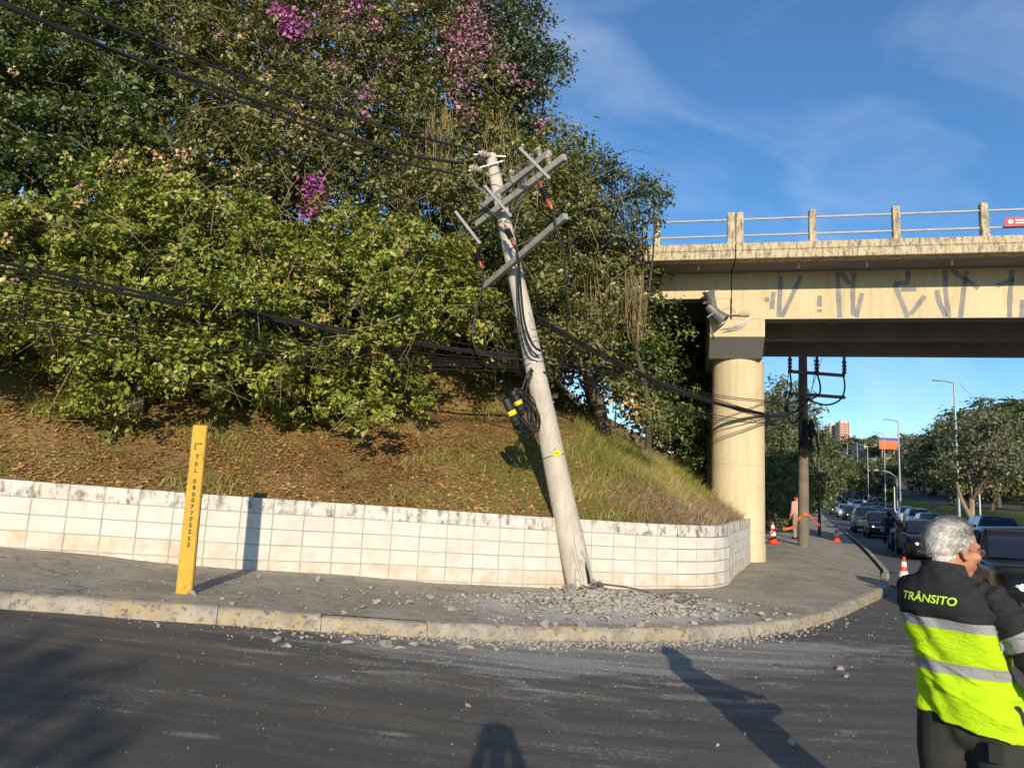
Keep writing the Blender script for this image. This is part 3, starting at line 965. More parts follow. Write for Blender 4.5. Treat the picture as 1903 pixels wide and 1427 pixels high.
# broken floodlights on the pier cap, conduit and wires
M['alu'] = pm('dull_aluminium', (0.38, 0.38, 0.36), (0.26, 0.26, 0.25), 14, 0.45, 0.7)
M['frosted'] = pm('scratched_lens', (0.34, 0.35, 0.34), (0.22, 0.23, 0.23), 16, 0.25, spec=0.6)
def floodlight(q, dirv, rot, lab, big):
    th = thing('floodlight', q, lab, 'floodlight', 'smashed floodlights on the pier cap')
    m = Vector(dirv).to_track_quat('Z', 'Y').to_matrix()
    k = big
    MB().lathe([(0.03, -0.22 * k), (0.085 * k, -0.21 * k), (0.10 * k, -0.10 * k), (0.105 * k, 0.06 * k), (0.14 * k, 0.16 * k), (0.145 * k, 0.20 * k), (0.125 * k, 0.20 * k), (0.11 * k, 0.15 * k)], 20, q, m).build('housing', M['alu'], th, smooth=True)
    MB().lathe([(0.118 * k, 0.172 * k), (0.05 * k, 0.182 * k)], 20, q, m).build('lens', M['frosted'], th, smooth=True)
    mb = MB()
    for s_ in (-1, 1):
        mb.beam(Vector(q) + m @ Vector((s_ * 0.125 * k, 0, 0.0)), Vector(q) + m @ Vector((s_ * 0.115 * k, -0.16 * k, -0.05)), 0.008, 0.03)
    mb.beam(Vector(q) + m @ Vector((-0.118 * k, -0.16 * k, -0.05)), Vector(q) + m @ Vector((0.118 * k, -0.16 * k, -0.05)), 0.008, 0.03)
    mb.build('bracket', M['galv'], th)
    return th
f1 = on_girder(1321, 556, -0.28)
f2 = on_girder(1331, 583, -0.30)
floodlight(f1, (-0.35, -0.25, 0.9), 0, 'upper smashed floodlight with torn housing above the pillar', 1.05)
floodlight(f2, (0.75, -0.35, -0.85), 0, 'lower floodlight hanging face down beside the pier cap', 1.25)
mb = MB()
mb.tube([on_girder(1337, 586, -0.12), on_girder(1360, 585, -0.05), on_girder(1392, 587, -0.035)], 0.016, 8)
for k in range(5):
    a = random.uniform(-4, 4)
    mb.tube([on_girder(1395, 587 + k, -0.03), on_girder(1388 + a, 596 + k, -0.05), on_girder(1370 + a, 604 + k * 2, -0.06), on_girder(1340 + 3 * k, 615 + a, -0.03)], 0.008, 5)
mb.tube([on_girder(1345, 585, -0.1), on_girder(1347, 570, -0.12), on_girder(1360, 568, -0.1), on_girder(1368, 580, -0.05)], 0.007, 5)
mb.tube([on_girder(1372, 588, -0.06), on_girder(1374, 580, -0.09), on_girder(1385, 578, -0.09), on_girder(1396, 586, -0.04)], 0.007, 5)
mb.tube([on_girder(1320, 606, -0.08), on_girder(1324, 620, -0.05), on_girder(1329, 628, -0.02)], 0.012, 5)
tag(mb.build('light_conduit', M['alu'], smooth=True), 'grey conduit and loose wires running along the top of the pier cap', 'conduit')

# ================================================================== yellow marker post
M['yellow_post'] = pm('yellow_post_paint', (0.62, 0.40, 0.06), (0.52, 0.33, 0.05), 6, 0.8, bump=0.3, bscale=45, c3=(0.30, 0.19, 0.07), s3=9, t3=(0.56, 0.72))
M['black_print'] = pm('black_print', (0.02, 0.018, 0.012), None, rough=0.7)
PB = Vector((-3.20, 7.40, float(z_side(-3.2)) - 0.004))
post = thing('marker_post', PB, 'yellow concrete marker post with a vertical telephone number on the pavement', 'marker post')
tilt = Matrix.Rotation(R(-0.5), 3, 'Y') @ Matrix.Rotation(R(17), 3, 'Z')
PHt = 1.70
mb = MB()
prof = []
hw, hd = 0.072, 0.06
vs = []
for z, k in ((-0.05, 1.07), (0.0, 1.06), (PHt - 0.015, 0.97), (PHt, 0.93)):
    for x, y in ((-hw, -hd + .012), (-hw + .012, -hd), (hw - .012, -hd), (hw, -hd + .012), (hw, hd), (-hw, hd)):
        vs.append(tilt @ Vector((x * k, y * k, z)) + PB)
fs = [(i * 6 + j, i * 6 + (j + 1) % 6, (i + 1) * 6 + (j + 1) % 6, (i + 1) * 6 + j) for i in range(3) for j in range(6)]
fs += [(5, 4, 3, 2, 1, 0), (18, 19, 20, 21, 22, 23)]
mb.add(vs, fs)
mb.build('post_body', M['yellow_post'], post)
def on_post(vs, zc, dx=0.0):
    return [tilt @ Vector((x + dx, -hd * (1.06 - 0.09 * (zc + y) / PHt) - 0.002 - z, zc + y)) + PB for x, y, z in vs]
for ch, py in list(zip('TEL', (848, 861, 873))) + list(zip('08007705252', (892.7, 904, 916.6, 927, 939, 950.6, 961, 972, 983.7, 996.4, 1006.8))):
    vs, fs = text_mesh(ch, 0.060, 0.0006, bold=0.0012)
    o = MB().add(on_post(vs, (1096 - py) * 0.00553), fs).build('printed_character', M['black_print'], post)
mb = MB()
z0 = (1096 - 829) * 0.00553
for (x0, y0, x1, y1) in ((-0.028, 0.032, 0.034, 0.032), (-0.028, 0.032, -0.028, -0.03), (0.034, 0.032, 0.022, 0.041), (-0.028, -0.03, -0.019, -0.018)):
    d = Vector((x1 - x0, y1 - y0, 0)).normalized()
    n_ = Vector((-d.y, d.x, 0)) * 0.0045
    q = [(x0 + n_.x, y0 + n_.y, 0), (x0 - n_.x, y0 - n_.y, 0), (x1 - n_.x, y1 - n_.y, 0), (x1 + n_.x, y1 + n_.y, 0)]
    mb.add(on_post(q, z0), [(0, 1, 2, 3)])
mb.build('corner_arrow', M['black_print'], post)

t = NT('pole_concrete_stained')
p = t.pos()
c = t.mix(t.ramp(t.noise(p, 2.2, 6, 0.6), [(0.35, 0.0), (0.65, 1.0)]), (0.45, 0.41, 0.345), (0.57, 0.52, 0.44))
ps = t.pos((14, 14, 0.7), (0.0, R(-13.5), 0.0))
c = t.mix(t.math('MULTIPLY', t.ramp(t.noise(ps, 1.6, 6, 0.7), [(0.48, 0.0), (0.70, 1.0)]), 0.55), c, (0.34, 0.305, 0.25))
c = t.mix(t.ramp(t.noise(p, 8, 7, 0.72), [(0.60, 0.0), (0.68, 0.8)]), c, (0.17, 0.155, 0.135))
c = t.mix(t.ramp(t.noise(p, 31, 5, 0.7), [(0.63, 0.0), (0.70, 0.7)]), c, (0.22, 0.20, 0.17))
M['pole_concrete'] = t.bsdf(c, 0.9, 0, t.math('ADD', t.noise(p, 80, 5, 0.75), t.math('MULTIPLY', t.noise(ps, 2, 4), 0.8)), 0.5, 0.008)
# ================================================================== broken leaning pole
PBASE, PTOP = Vector((1.18, 10.98, 0.20)), Vector((-0.56, 11.75, 7.36))
PAX = (PTOP - PBASE).normalized()
PLEN = (PTOP - PBASE).length
pole = thing('utility_pole', (1.18, 10.98, 0.15), 'snapped concrete utility pole leaning left over the white wall', 'utility pole')
def pole_at(h): return PBASE + PAX * h
def pole_r(h): return 0.213 - (0.213 - 0.098) * h / PLEN
nA, nH = 28, 60
pa, pb_, _ = frame_for(PAX, (0, -1, 0))
vs = []
hs = [0.0, 0.12, 0.25, 0.4, 0.6] + list(np.linspace(0.8, PLEN, nH - 5))
for i, h in enumerate(hs):
    for j in range(nA):
        a = 2 * math.pi * j / nA
        r = pole_r(h)
        hh = h
        if i == 0:
            hh = -0.05 + 0.10 * math.sin(3 * a) * math.sin(a + 1) + random.uniform(-0.05, 0.09)
            r *= random.uniform(0.82, 1.0)
        elif h < 0.5:
            r *= 1 - random.uniform(0, 0.05) * (0.5 - h) * 3
        r += 0.002 * math.sin(5 * a + 3 * h)
        vs.append(pole_at(hh) + pa * (r * math.cos(a)) + pb_ * (r * math.sin(a)))
fs = []
hole = set()
for i in range(nH - 1):
    for j in range(nA):
        fs.append((i * nA + j, i * nA + (j + 1) % nA, (i + 1) * nA + (j + 1) % nA, (i + 1) * nA + j))
fs.append(tuple((nH - 1) * nA + j for j in range(nA)))
fs.append(tuple(range(nA - 1, -1, -1)))
MB().add(vs, fs).build('shaft', M['pole_concrete'], pole, smooth=True)
# spalled gash on the right side of the foot, and rebar torn out of it
toc = (CAM - PBASE).normalized()
toc = (toc - PAX * toc.dot(PAX)).normalized()
rgt = PAX.cross(toc).normalized()
if rgt.x < 0: rgt = -rgt
M['broken_concrete'] = pm('fresh_broken_concrete', (0.27, 0.26, 0.245), (0.36, 0.345, 0.32), 14, 0.95, bump=0.9, bscale=45, c3=(0.14, 0.135, 0.13), s3=18)
M['hole'] = pm('hole_shade', (0.018, 0.017, 0.016), None, rough=0.95)
def gash(pts, mat, nm, off):
    mb = MB()
    q = []
    for a, h in pts:
        r = pole_r(h) + off
        q.append(pole_at(h) + toc * (r * math.cos(a)) + rgt * (r * math.sin(a)))
    c = sum(q, Vector()) / len(q)
    ca = sum(a for a, h in pts) / len(pts)
    c = c + (toc * math.cos(ca) + rgt * math.sin(ca)) * 0.006
    mb.add(q + [c], [(i, (i + 1) % len(q), len(q)) for i in range(len(q))])
    return mb.build(nm, mat, pole)
gash([(-0.5, -0.02), (0.85, 0.0), (1.05, 0.22), (0.9, 0.40), (0.62, 0.56), (0.46, 0.36), (0.30, 0.42), (0.12, 0.24), (-0.15, 0.30), (-0.35, 0.12)], M['broken_concrete'], 'spall', 0.004)
gash([(0.55, 0.06), (0.80, 0.05), (0.86, 0.22), (0.74, 0.38), (0.62, 0.28)], M['hole'], 'cavity_shade', 0.008)  # near-black patch laid on the shaft for the shade inside a hole
for a0, h1 in ((0.02, 0.62), (0.24, 0.8)):
    pts = [pole_at(h) + toc * ((pole_r(h) + 0.003) * math.cos(a0 + 0.05 * math.sin(9 * h))) + rgt * ((pole_r(h) + 0.003) * math.sin(a0 + 0.05 * math.sin(9 * h))) for h in np.linspace(0.02, h1, 9)]
    MB().tube(pts, 0.0045, 5).build('crack', M['broken_concrete'], pole)
for k in range(15):
    a = random.uniform(-1.6, 1.7)
    p0 = pole_at(0.10) + toc * (0.17 * math.cos(a)) + rgt * (0.17 * math.sin(a))
    ex = random.uniform(0.25, 1.0) if a > 0 else random.uniform(-0.1, 0.35)
    ey = random.uniform(-0.45, -0.05)
    gz_ = near_z(p0.x + ex, p0.y + ey) + random.uniform(0.02, 0.10)
    p3 = Vector((p0.x + ex, p0.y + ey, gz_))
    p1 = p0 - PAX * random.uniform(0.08, 0.2) + Vector((random.uniform(-.05, .1), random.uniform(-.08, .02), 0.02))
    p1.z = max(p1.z, near_z(p1.x, p1.y) + 0.05)
    p2 = p1.lerp(p3, 0.6) + Vector((random.uniform(-.06, .06), random.uniform(-.06, .06), random.uniform(0.03, 0.12)))
    pts = []
    for j in range(13):
        u = j / 12
        pts.append(p0 * (1 - u)**3 + p1 * 3 * u * (1 - u)**2 + p2 * 3 * u * u * (1 - u) + p3 * u**3)
    MB().tube(pts, random.choice((0.006, 0.008, 0.005)), 5).build('rebar', M['rebar'], pole, smooth=True)
for k in range(9):
    a = random.uniform(-1.5, 1.9)
    q = pole_at(random.uniform(-0.08, 0.05)) + toc * (random.uniform(0.16, 0.27) * math.cos(a)) + rgt * (random.uniform(0.16, 0.30) * math.sin(a))
    q.z = max(q.z, near_z(q.x, q.y) + 0.05)
    bm_ = bmesh.new()
    for j in range(13):
        bm_.verts.new(Vector((random.gauss(0, 1), random.gauss(0, 1), random.gauss(0, 1))).normalized() * random.uniform(0.8, 1.1) * random.uniform(0.055, 0.10))
    rs_ = bmesh.ops.convex_hull(bm_, input=bm_.verts)
    bmesh.ops.delete(bm_, geom=[g_ for g_ in rs_['geom_interior'] if isinstance(g_, bmesh.types.BMVert)], context='VERTS')
    bm_.verts.index_update()
    MB().add([q + v_.co for v_ in bm_.verts], [[v_.index for v_ in f_.verts] for f_ in bm_.faces]).build('shard', M['broken_concrete'], pole)
    bm_.free()
# bands / wraps of strapping at the cable level and the tag
def band(h, r_add, hgt, nm, mat, tl=0.0):
    pts = []
    vs, n = [], 24
    for z in (-hgt / 2, hgt / 2):
        for j in range(n):
            a = 2 * math.pi * j / n
            rr = pole_r(h) + r_add
            vs.append(pole_at(h + z + tl * math.cos(a + 0.7)) + pa * (rr * math.cos(a)) + pb_ * (rr * math.sin(a)))
    MB().add(vs, [(j, (j + 1) % n, n + (j + 1) % n, n + j) for j in range(n)]).build(nm, mat, pole, smooth=True)
for h in (3.55, 3.66, 3.75, 3.90, 3.98, 4.10):
    band(h, 0.006, 0.022, 'strap', M['galv'], 0.012)
band(2.02, 0.004, 0.012, 'strap', M['darksteel'], 0.01)
a_t = 0.35
q = pole_at(2.04) + toc * ((pole_r(2.04) + 0.008) * math.cos(a_t)) + rgt * ((pole_r(2.04) + 0.008) * math.sin(a_t))
m_t = Matrix((rgt * math.cos(a_t) - toc * math.sin(a_t), PAX, (toc * math.cos(a_t) + rgt * math.sin(a_t)))).transposed()
MB().box(q, (0.12, 0.085, 0.006), m_t).build('tag_plate', M['yellow_tag'], pole)
mb = MB()
for k in (-0.03, 0.0, 0.03):
    mb.box(q + m_t @ Vector((k, 0.0, 0.0042)), (0.008, 0.04, 0.002), m_t)
mb.build('tag_mark', M['black_print'], pole)
# crossarms
ARM1 = (Vector((-0.56, 11.95, 5.05)), Vector((0.67, 9.86, 5.58)))
ARM2 = (Vector((-0.74, 11.80, 6.11)), Vector((0.64, 10.16, 6.63)))
an = (ARM2[1] - ARM2[0]).cross(PAX).normalized()
if an.x < 0: an = -an
ARM3 = (at(893, 388, 12.5), at(1022, 284, 11.1))
for k, (a, b) in enumerate((ARM1, ARM2, ARM3)):
    mb = MB()
    mb.beam(a, b, 0.085, 0.105, PAX, 0.008)
    mb.build('crossarm', M['arm_concrete'], pole)
mb = MB()                                   # braces from lower arm back to the shaft
mb.tube([pole_at(5.55) + toc * 0.13, ARM1[0].lerp(ARM1[1], 0.72) + PAX * 0.05], 0.012, 6)
mb.tube([pole_at(6.05) + toc * 0.13, ARM2[0].lerp(ARM2[1], 0.75)], 0.012, 6)
mb.tube([pole_at(5.65) - toc * 0.1, ARM3[0].lerp(ARM3[1], 0.7)], 0.012, 6)
mb.build('brace', M['galv'], pole)
for h in (5.55, 5.2, 6.1, 6.35):
    band(h, 0.006, 0.03, 'strap', M['galv'])
# fuse cut-outs (grey blades) on the arms
M['blade_grey'] = pm('blade_grey', (0.30, 0.31, 0.32), (0.24, 0.25, 0.26), 9, 0.6)
cut = [((965, 275), (1022, 333), 10.75), ((900, 345), (950, 403), 11.55), ((846, 393), (892, 453), 12.15)]
for (x0, y0), (x1, y1), w in cut:
    a, b = at(x0, y0, w), at(x1, y1, w - 0.1)
    mb = MB()
    mb.beam(a, b, 0.05, 0.028, (0, -1, 0.3), 0.004)
    mb.beam(a.lerp(b, 0.05), a.lerp(b, 0.05) + Vector((0.02, 0.10, -0.05)), 0.03, 0.03)
    mb.beam(a.lerp(b, 0.95), a.lerp(b, 0.95) + Vector((0.02, 0.10, -0.05)), 0.03, 0.03)
    mb.build('cutout_blade', M['blade_grey'], pole)
# porcelain pin insulators at the head and on the arms
def insulator(q, d, k=1.0, mat='porcelain', nm='insulator'):
    m = Vector(d).to_track_quat('Z', 'Y').to_matrix()
    MB().lathe([(0.012, -0.06 * k), (0.02, -0.05 * k), (0.045 * k, -0.02 * k), (0.03 * k, 0.0), (0.06 * k, 0.02 * k), (0.035 * k, 0.045 * k), (0.065 * k, 0.06 * k), (0.035 * k, 0.09 * k), (0.03 * k, 0.12 * k), (0.012, 0.13 * k)], 14, q, m).build(nm, M[mat], pole, smooth=True)
insulator(at(905, 288, 12.3), (-0.95, -0.1, 0.15), 1.25)
insulator(at(888, 315, 12.2), (-0.95, -0.1, 0.15), 1.25)
for f_, arm in ((0.12, ARM3), (0.5, ARM3), (0.88, ARM3), (0.3, ARM2), (0.85, ARM2)):
    insulator(arm[0].lerp(arm[1], f_) + PAX * 0.10, PAX, 1.0)
mb = MB()
mb.beam(at(872, 318, 12.2), at(935, 300, 12.25), 0.04, 0.02)
mb.beam(at(880, 288, 12.35), at(940, 292, 12.35), 0.04, 0.02)
for (x0, y0, x1, y1, w0, w1) in ((945, 285, 965, 262, 12, 11.6), (870, 325, 905, 365, 12.2, 12.0), (905, 330, 990, 300, 12.1, 11.3), (880, 345, 945, 372, 12, 11.8), (950, 400, 975, 330, 11.9, 11.5), (960, 440, 985, 400, 11.8, 11.4)):
    a, b = at(x0, y0, w0), at(x1, y1, w1)
    mb.tube([a, a.lerp(b, 0.5) + Vector((random.uniform(-.04, .04), 0, random.uniform(-.05, .03))), b], 0.009, 5)
mb.build('head_hardware', M['galv'], pole)
# cable terminations: red-brown stems with dark sheds, and the cable tails that hang from them
def termination(p0, p1):
    d = (p1 - p0)
    m = d.to_track_quat('Z', 'Y').to_matrix()
    L = d.length
    o = MB().lathe([(0.016, 0), (0.026, L * 0.05), (0.026, L * 0.2), (0.022, L * 0.25), (0.022, L * 0.62), (0.032, L * 0.66), (0.034, L * 0.95), (0.02, L)], 12, p0, m).build('termination', M['ceramic_red'], pole, smooth=True)
    mb = MB()
    for k in range(5):
        z = L * (0.27 + 0.085 * k)
        mb.lathe([(0.022, z - 0.006), (0.055, z - 0.012), (0.05, z), (0.022, z + 0.012)], 14, p0, m)
    sh = mb.build('shed', M['black_plastic'], o, smooth=True)
T1 = (at(1002, 338, 10.65), at(1026, 390, 10.5))
T2 = (at(938, 418, 11.55), at(957, 458, 11.45))
T3 = (at(880, 462, 12.0), at(897, 500, 11.95))
for a, b in (T1, T2, T3): termination(a, b)
def wire_child(pts, r, nm='cable_tail', mat='cable'):
    P = [Vector(q) for q in pts]
    out = dense([tuple(q) for q in P], 6)
    MB().tube([Vector(q) for q in out], r, 6).build(nm, M[mat], pole, smooth=True)
wire_child([T1[1], at(1034, 425, 10.4), at(1048, 480, 10.4), at(1053, 560, 10.5), at(1051, 640, 10.8), at(1035, 690, 11.2), at(1000, 690, 11.4)], 0.017)
wire_child([T2[1], at(964, 480, 11.3), at(968, 540, 11.25), at(975, 600, 11.2), at(990, 640, 11.1), at(1004, 652, 11.2)], 0.02)
wire_child([T2[1] + Vector((.01, 0, .02)), at(962, 490, 11.3), at(964, 545, 11.25), at(971, 605, 11.2), at(984, 645, 11.1), at(1000, 662, 11.2)], 0.017)
wire_child([T3[1], at(896, 535, 11.8), at(884, 580, 11.7), at(878, 630, 11.6), at(900, 660, 11.5), at(975, 668, 11.4)], 0.015)
wire_child([at(1002, 338, 10.65), at(975, 300, 10.9), at(950, 290, 11.3)], 0.007, 'jumper', 'cable_grey')
wire_child([at(938, 418, 11.55), at(905, 385, 11.8), at(880, 352, 12.1)], 0.007, 'jumper', 'cable_grey')
wire_child([at(880, 462, 12.0), at(850, 430, 12.1), at(838, 405, 12.2)], 0.007, 'jumper', 'cable_grey')
wire_child([at(905, 535, 11.8), at(960, 590, 11.6), at(990, 640, 11.3)], 0.005, 'jumper', 'cable_grey')
wire_child([at(985, 560, 11.3), at(1000, 590, 11.3), at(1022, 600, 11.4), at(1015, 650, 11.4)], 0.007, 'jumper', 'cable')

# ================================================================== overhead cables, each its own thing
def cable(pts, r, label, group, mat='cable', ext=6.0):
    P = [Vector(q) for q in pts]
    if ext:
        d = (P[0] - P[1]).normalized()
        P = [P[0] + d * ext + Vector((0, 0, 0.04 * ext * 0.3))] + P
    out = dense([tuple(q) for q in P], 7)
    o = MB().tube([Vector(q) for q in out], r, 6).build('overhead_cable', M[mat], smooth=True)
    return tag(o, label, 'cable', group)
def lw(x):                                  # distance of the cable run at photo column x, left of the pole
    return 8.3 + (11.9 - 8.3) * max(x, -200) / 900.0
up = [([(0, 7), (235, 104), (440, 175), (600, 232), (734, 283), (862, 304)], 0.025, 'cable', 'thick dark power cable running from the upper left corner to the pole head'),
      ([(0, 2), (296, 128), (440, 186), (600, 247), (734, 299), (849, 324)], 0.019, 'cable', 'dark power cable just under the thick one, reaching the pole head'),
      ([(98, 0), (377, 116), (600, 199), (761, 250), (879, 279)], 0.021, 'cable', 'uppermost dark power cable ending at the top insulator of the leaning pole'),
      ([(303, 0), (538, 116), (640, 165), (835, 266), (905, 300)], 0.007, 'cable_grey', 'thin grey wire crossing the pink blossom down to the pole head'),
      ([(441, 0), (538, 114), (640, 229), (700, 303), (770, 395)], 0.008, 'cable', 'thin dark wire dropping steeply through the upper foliage'),
      ([(555, 0), (640, 104), (700, 190), (790, 300)], 0.008, 'cable', 'thin dark wire dropping steeply left of the pink blossom')]
for pts, r, m_, lab in up:
    cable([at(x, y, lw(x) + 0.2) for x, y in pts], r, lab, 'power cables from the pole head', m_)
low = [([(0, 477), (134, 500), (303, 539), (640, 588), (850, 636), (982, 655)], .008, 'topmost thin cable of the sagging bundle left of the pole'),
       ([(0, 487), (168, 522), (303, 553), (437, 576), (640, 612), (850, 648), (985, 662)], .023, 'thickest black cable in the sagging bundle left of the pole'),
       ([(0, 497), (168, 531), (303, 559), (437, 581), (640, 617), (850, 650), (985, 665)], .017, None),
       ([(0, 508), (168, 536), (303, 562), (437, 584), (640, 619), (850, 652), (985, 668)], .012, None),
       ([(0, 541), (235, 583), (440, 614), (640, 640), (850, 662), (985, 672)], .008, None),
       ([(0, 553), (235, 592), (440, 622), (640, 646), (850, 668), (985, 676)], .007, None),
       ([(0, 568), (235, 606), (440, 632), (640, 655), (850, 672), (985, 680)], .008, None),
       ([(0, 584), (269, 628), (440, 645), (640, 664), (850, 676), (988, 683)], .008, None),
       ([(0, 590), (269, 633), (440, 652), (640, 670), (850, 680), (988, 686)], .010, None),
       ([(0, 605), (303, 648), (488, 668), (700, 682), (850, 687), (988, 690)], .008, 'lowest thin cable of the sagging bundle left of the pole')]
LOWN = ['second thickest black cable just under the thickest of the left bundle', 'thin black cable lying right under the two thickest of the left bundle', 'fifth cable from the top of the sagging bundle left of the pole', 'sixth cable from the top of the sagging bundle left of the pole', 'seventh cable from the top of the sagging bundle left of the pole', 'third cable from the bottom of the sagging bundle left of the pole', 'second cable from the bottom of the sagging bundle left of the pole']
for pts, r, lab in low:
    cable([at(x, y, lw(x)) for x, y in pts], r, lab or LOWN.pop(0), 'telephone cables left of the pole')
def rw(x):                                  # distance right of the pole, towards the second pole
    return float(np.interp(x, [980, 1330, 1425, 1497], [11.5, 16.3, 17.6, 25.5]))
rt = [([(1000, 590), (1045, 617), (1132, 664), (1244, 718), (1328, 747), (1425, 770), (1460, 771), (1490, 757)], .030, 'thick twisted black cable bundle passing in front of the pillar'),
      ([(1000, 596), (1050, 626), (1132, 670), (1244, 722), (1328, 750), (1425, 772), (1460, 773), (1490, 760)], .022, 'second black cable lying along the thick twisted bundle'),
      ([(1012, 653), (1060, 668), (1132, 684), (1244, 714), (1328, 733), (1425, 745), (1495, 752)], .009, 'upper thin cable of the run from leaning pole to pillar'),
      ([(1015, 660), (1132, 690), (1244, 718), (1328, 737), (1425, 748), (1495, 757)], .009, None),
      ([(1015, 668), (1132, 694), (1244, 721), (1328, 742), (1425, 768), (1495, 770)], .012, None),
      ([(1015, 676), (1132, 699), (1244, 727), (1328, 750), (1425, 775), (1495, 775)], .012, None),
      ([(1015, 682), (1118, 720), (1216, 745), (1328, 771), (1425, 782), (1495, 780)], .010, None),
      ([(1015, 690), (1118, 728), (1216, 750), (1328, 776), (1425, 785), (1495, 783)], .009, None),
      ([(1018, 697), (1118, 735), (1216, 757), (1328, 780), (1425, 787), (1495, 790)], .007, 'lowest thin cable of the run from leaning pole to pillar')]
RTN = ['second thin cable from the top of the run to the pillar', 'third thin cable of the run to the pillar, nearest under the thick bundle', 'fourth thin cable of the run to the pillar', 'third thin cable from the bottom of the run to the pillar', 'second thin cable from the bottom of the run to the pillar']
for pts, r, lab in rt:
    cable([at(x, y, rw(x)) for x, y in pts], r, lab or RTN.pop(0), 'telephone cables right of the pole', ext=0)

# splice closures with yellow bands, and the coil beside them
def closure(x0, y0, x1, y1, w, lab):
    a, b = at(x0, y0, w), at(x1, y1, w)
    d = b - a
    m = d.to_track_quat('Z', 'Y').to_matrix()
    L = d.length
    th = thing('splice_closure', b, lab, 'closure', 'splice closures hanging behind the pole')
    MB().lathe([(0.03, -0.012), (0.06, 0.0), (0.068, 0.03), (0.068, L * 0.68), (0.08, L * 0.70), (0.08, L * 0.82), (0.06, L * 0.84), (0.05, L)], 16, a, m).build('dome', M['black_plastic'], th, smooth=True)
    MB().lathe([(0.0695, L * 0.44), (0.072, L * 0.45), (0.072, L * 0.60), (0.0695, L * 0.61)], 16, a, m).build('yellow_band', M['yellow_tag'], th, smooth=True)
closure(953, 727, 972, 768, 10.95, 'upper black splice closure with a yellow band left of the leaning pole')
closure(940, 742, 962, 790, 10.85, 'lower black splice closure with a yellow band left of the leaning pole')
mb = MB()
for k in range(16):
    cx_, cy_ = 972 + random.uniform(-10, 14), 766 + random.uniform(-8, 10)
    rx, ry = random.uniform(10, 17), random.uniform(28, 42)
    w = 11.0 + random.uniform(-0.12, 0.15)
    tl = random.uniform(-0.5, 0.1)
    pts = []
    for j in range(19):
        a = 2 * math.pi * j / 18
        x, y = rx * math.cos(a), ry * math.sin(a)
        pts.append(at(cx_ + x * math.cos(tl) - y * math.sin(tl), cy_ + x * math.sin(tl) + y * math.cos(tl), w + 0.08 * math.cos(a + k)))
    mb.tube(pts, random.uniform(0.007, 0.013), 5, cap=False)
mb.tube([at(975, 735, 11), at(982, 705, 11.1), at(990, 688, 11.2)], 0.02, 6)
mb.tube([at(966, 735, 11), at(978, 700, 11.1), at(988, 684, 11.2)], 0.016, 6)
tag(mb.build('cable_coil', M['cable'], smooth=True), 'coil of spare black cable hanging left of the leaning pole', 'cable coil')
# ================================================================== vegetation
def leaf_mat(name, cols, transl=0.22, rough=0.45, gloss=0.05):
    t = NT(name)
    r1, r2 = t.attr('rnd'), t.attr('clump')
    f = t.math('ADD', t.math('MULTIPLY', r1, 0.6), t.math('MULTIPLY', r2, 0.4))
    n = len(cols)
    col = t.ramp(f, [(0.12 + 0.76 * i / (n - 1), c) for i, c in enumerate(cols)])
    d = t.n('BsdfDiffuse', i_Color=col)
    tr = t.n('BsdfTranslucent', i_Color=t.mix(0.5, col, (0.30, 0.34, 0.04), 'MIX') if transl > 0.2 else col)
    g = t.n('BsdfGlossy', i_Roughness=rough, i_Color=(0.9, 0.9, 0.9))
    m1 = t.n('MixShader', x0=transl, x1=d.outputs[0], x2=tr.outputs[0])
    m2 = t.n('MixShader', x0=gloss, x1=m1.outputs[0], x2=g.outputs[0])
    t.t.links.new(m2.outputs[0], t.out.inputs['Surface'])
    return t.m
M['leaf_boug'] = leaf_mat('bougainvillea_leaf', [(0.085, 0.135, 0.014), (0.185, 0.235, 0.024), (0.28, 0.305, 0.042), (0.40, 0.38, 0.08)])
M['leaf_olive'] = leaf_mat('olive_leaf', [(0.065, 0.088, 0.022), (0.125, 0.148, 0.034), (0.20, 0.20, 0.052), (0.28, 0.23, 0.09)])
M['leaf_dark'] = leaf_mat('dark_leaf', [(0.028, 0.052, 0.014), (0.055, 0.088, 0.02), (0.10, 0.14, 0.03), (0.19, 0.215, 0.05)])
M['leaf_blue'] = leaf_mat('blue_green_leaf', [(0.040, 0.062, 0.038), (0.066, 0.095, 0.052), (0.10, 0.130, 0.066), (0.14, 0.16, 0.08)])
M['leaf_feather'] = leaf_mat('feathery_leaf', [(0.035, 0.070, 0.016), (0.060, 0.110, 0.022), (0.09, 0.15, 0.03)])
M['leaf_far'] = leaf_mat('far_leaf', [(0.060, 0.088, 0.038), (0.095, 0.125, 0.050), (0.135, 0.160, 0.062), (0.18, 0.185, 0.08)])
M['leaf_grey'] = leaf_mat('grey_green_leaf', [(0.075, 0.09, 0.05), (0.115, 0.13, 0.07), (0.155, 0.16, 0.085), (0.19, 0.175, 0.10)])
M['petal_mag'] = leaf_mat('magenta_bract', [(0.36, 0.05, 0.30), (0.52, 0.10, 0.44), (0.62, 0.22, 0.52)], 0.2)
M['petal_pink'] = leaf_mat('pink_bract', [(0.32, 0.10, 0.19), (0.44, 0.18, 0.28), (0.50, 0.30, 0.34)], 0.2)
M['petal_peach'] = leaf_mat('peach_bract', [(0.50, 0.30, 0.13), (0.60, 0.40, 0.19), (0.66, 0.50, 0.30)], 0.2)
M['vine'] = pm('dry_vine', (0.20, 0.15, 0.07), (0.32, 0.25, 0.12), 6, 0.9)
M['twig'] = pm('dry_twig', (0.16, 0.12, 0.075), (0.25, 0.20, 0.13), 5, 0.9)
M['bark'] = pm('bark', (0.075, 0.058, 0.042), (0.14, 0.115, 0.085), 5, 0.95, bump=0.6, bscale=25, stretch=(1, 1, 0.3))
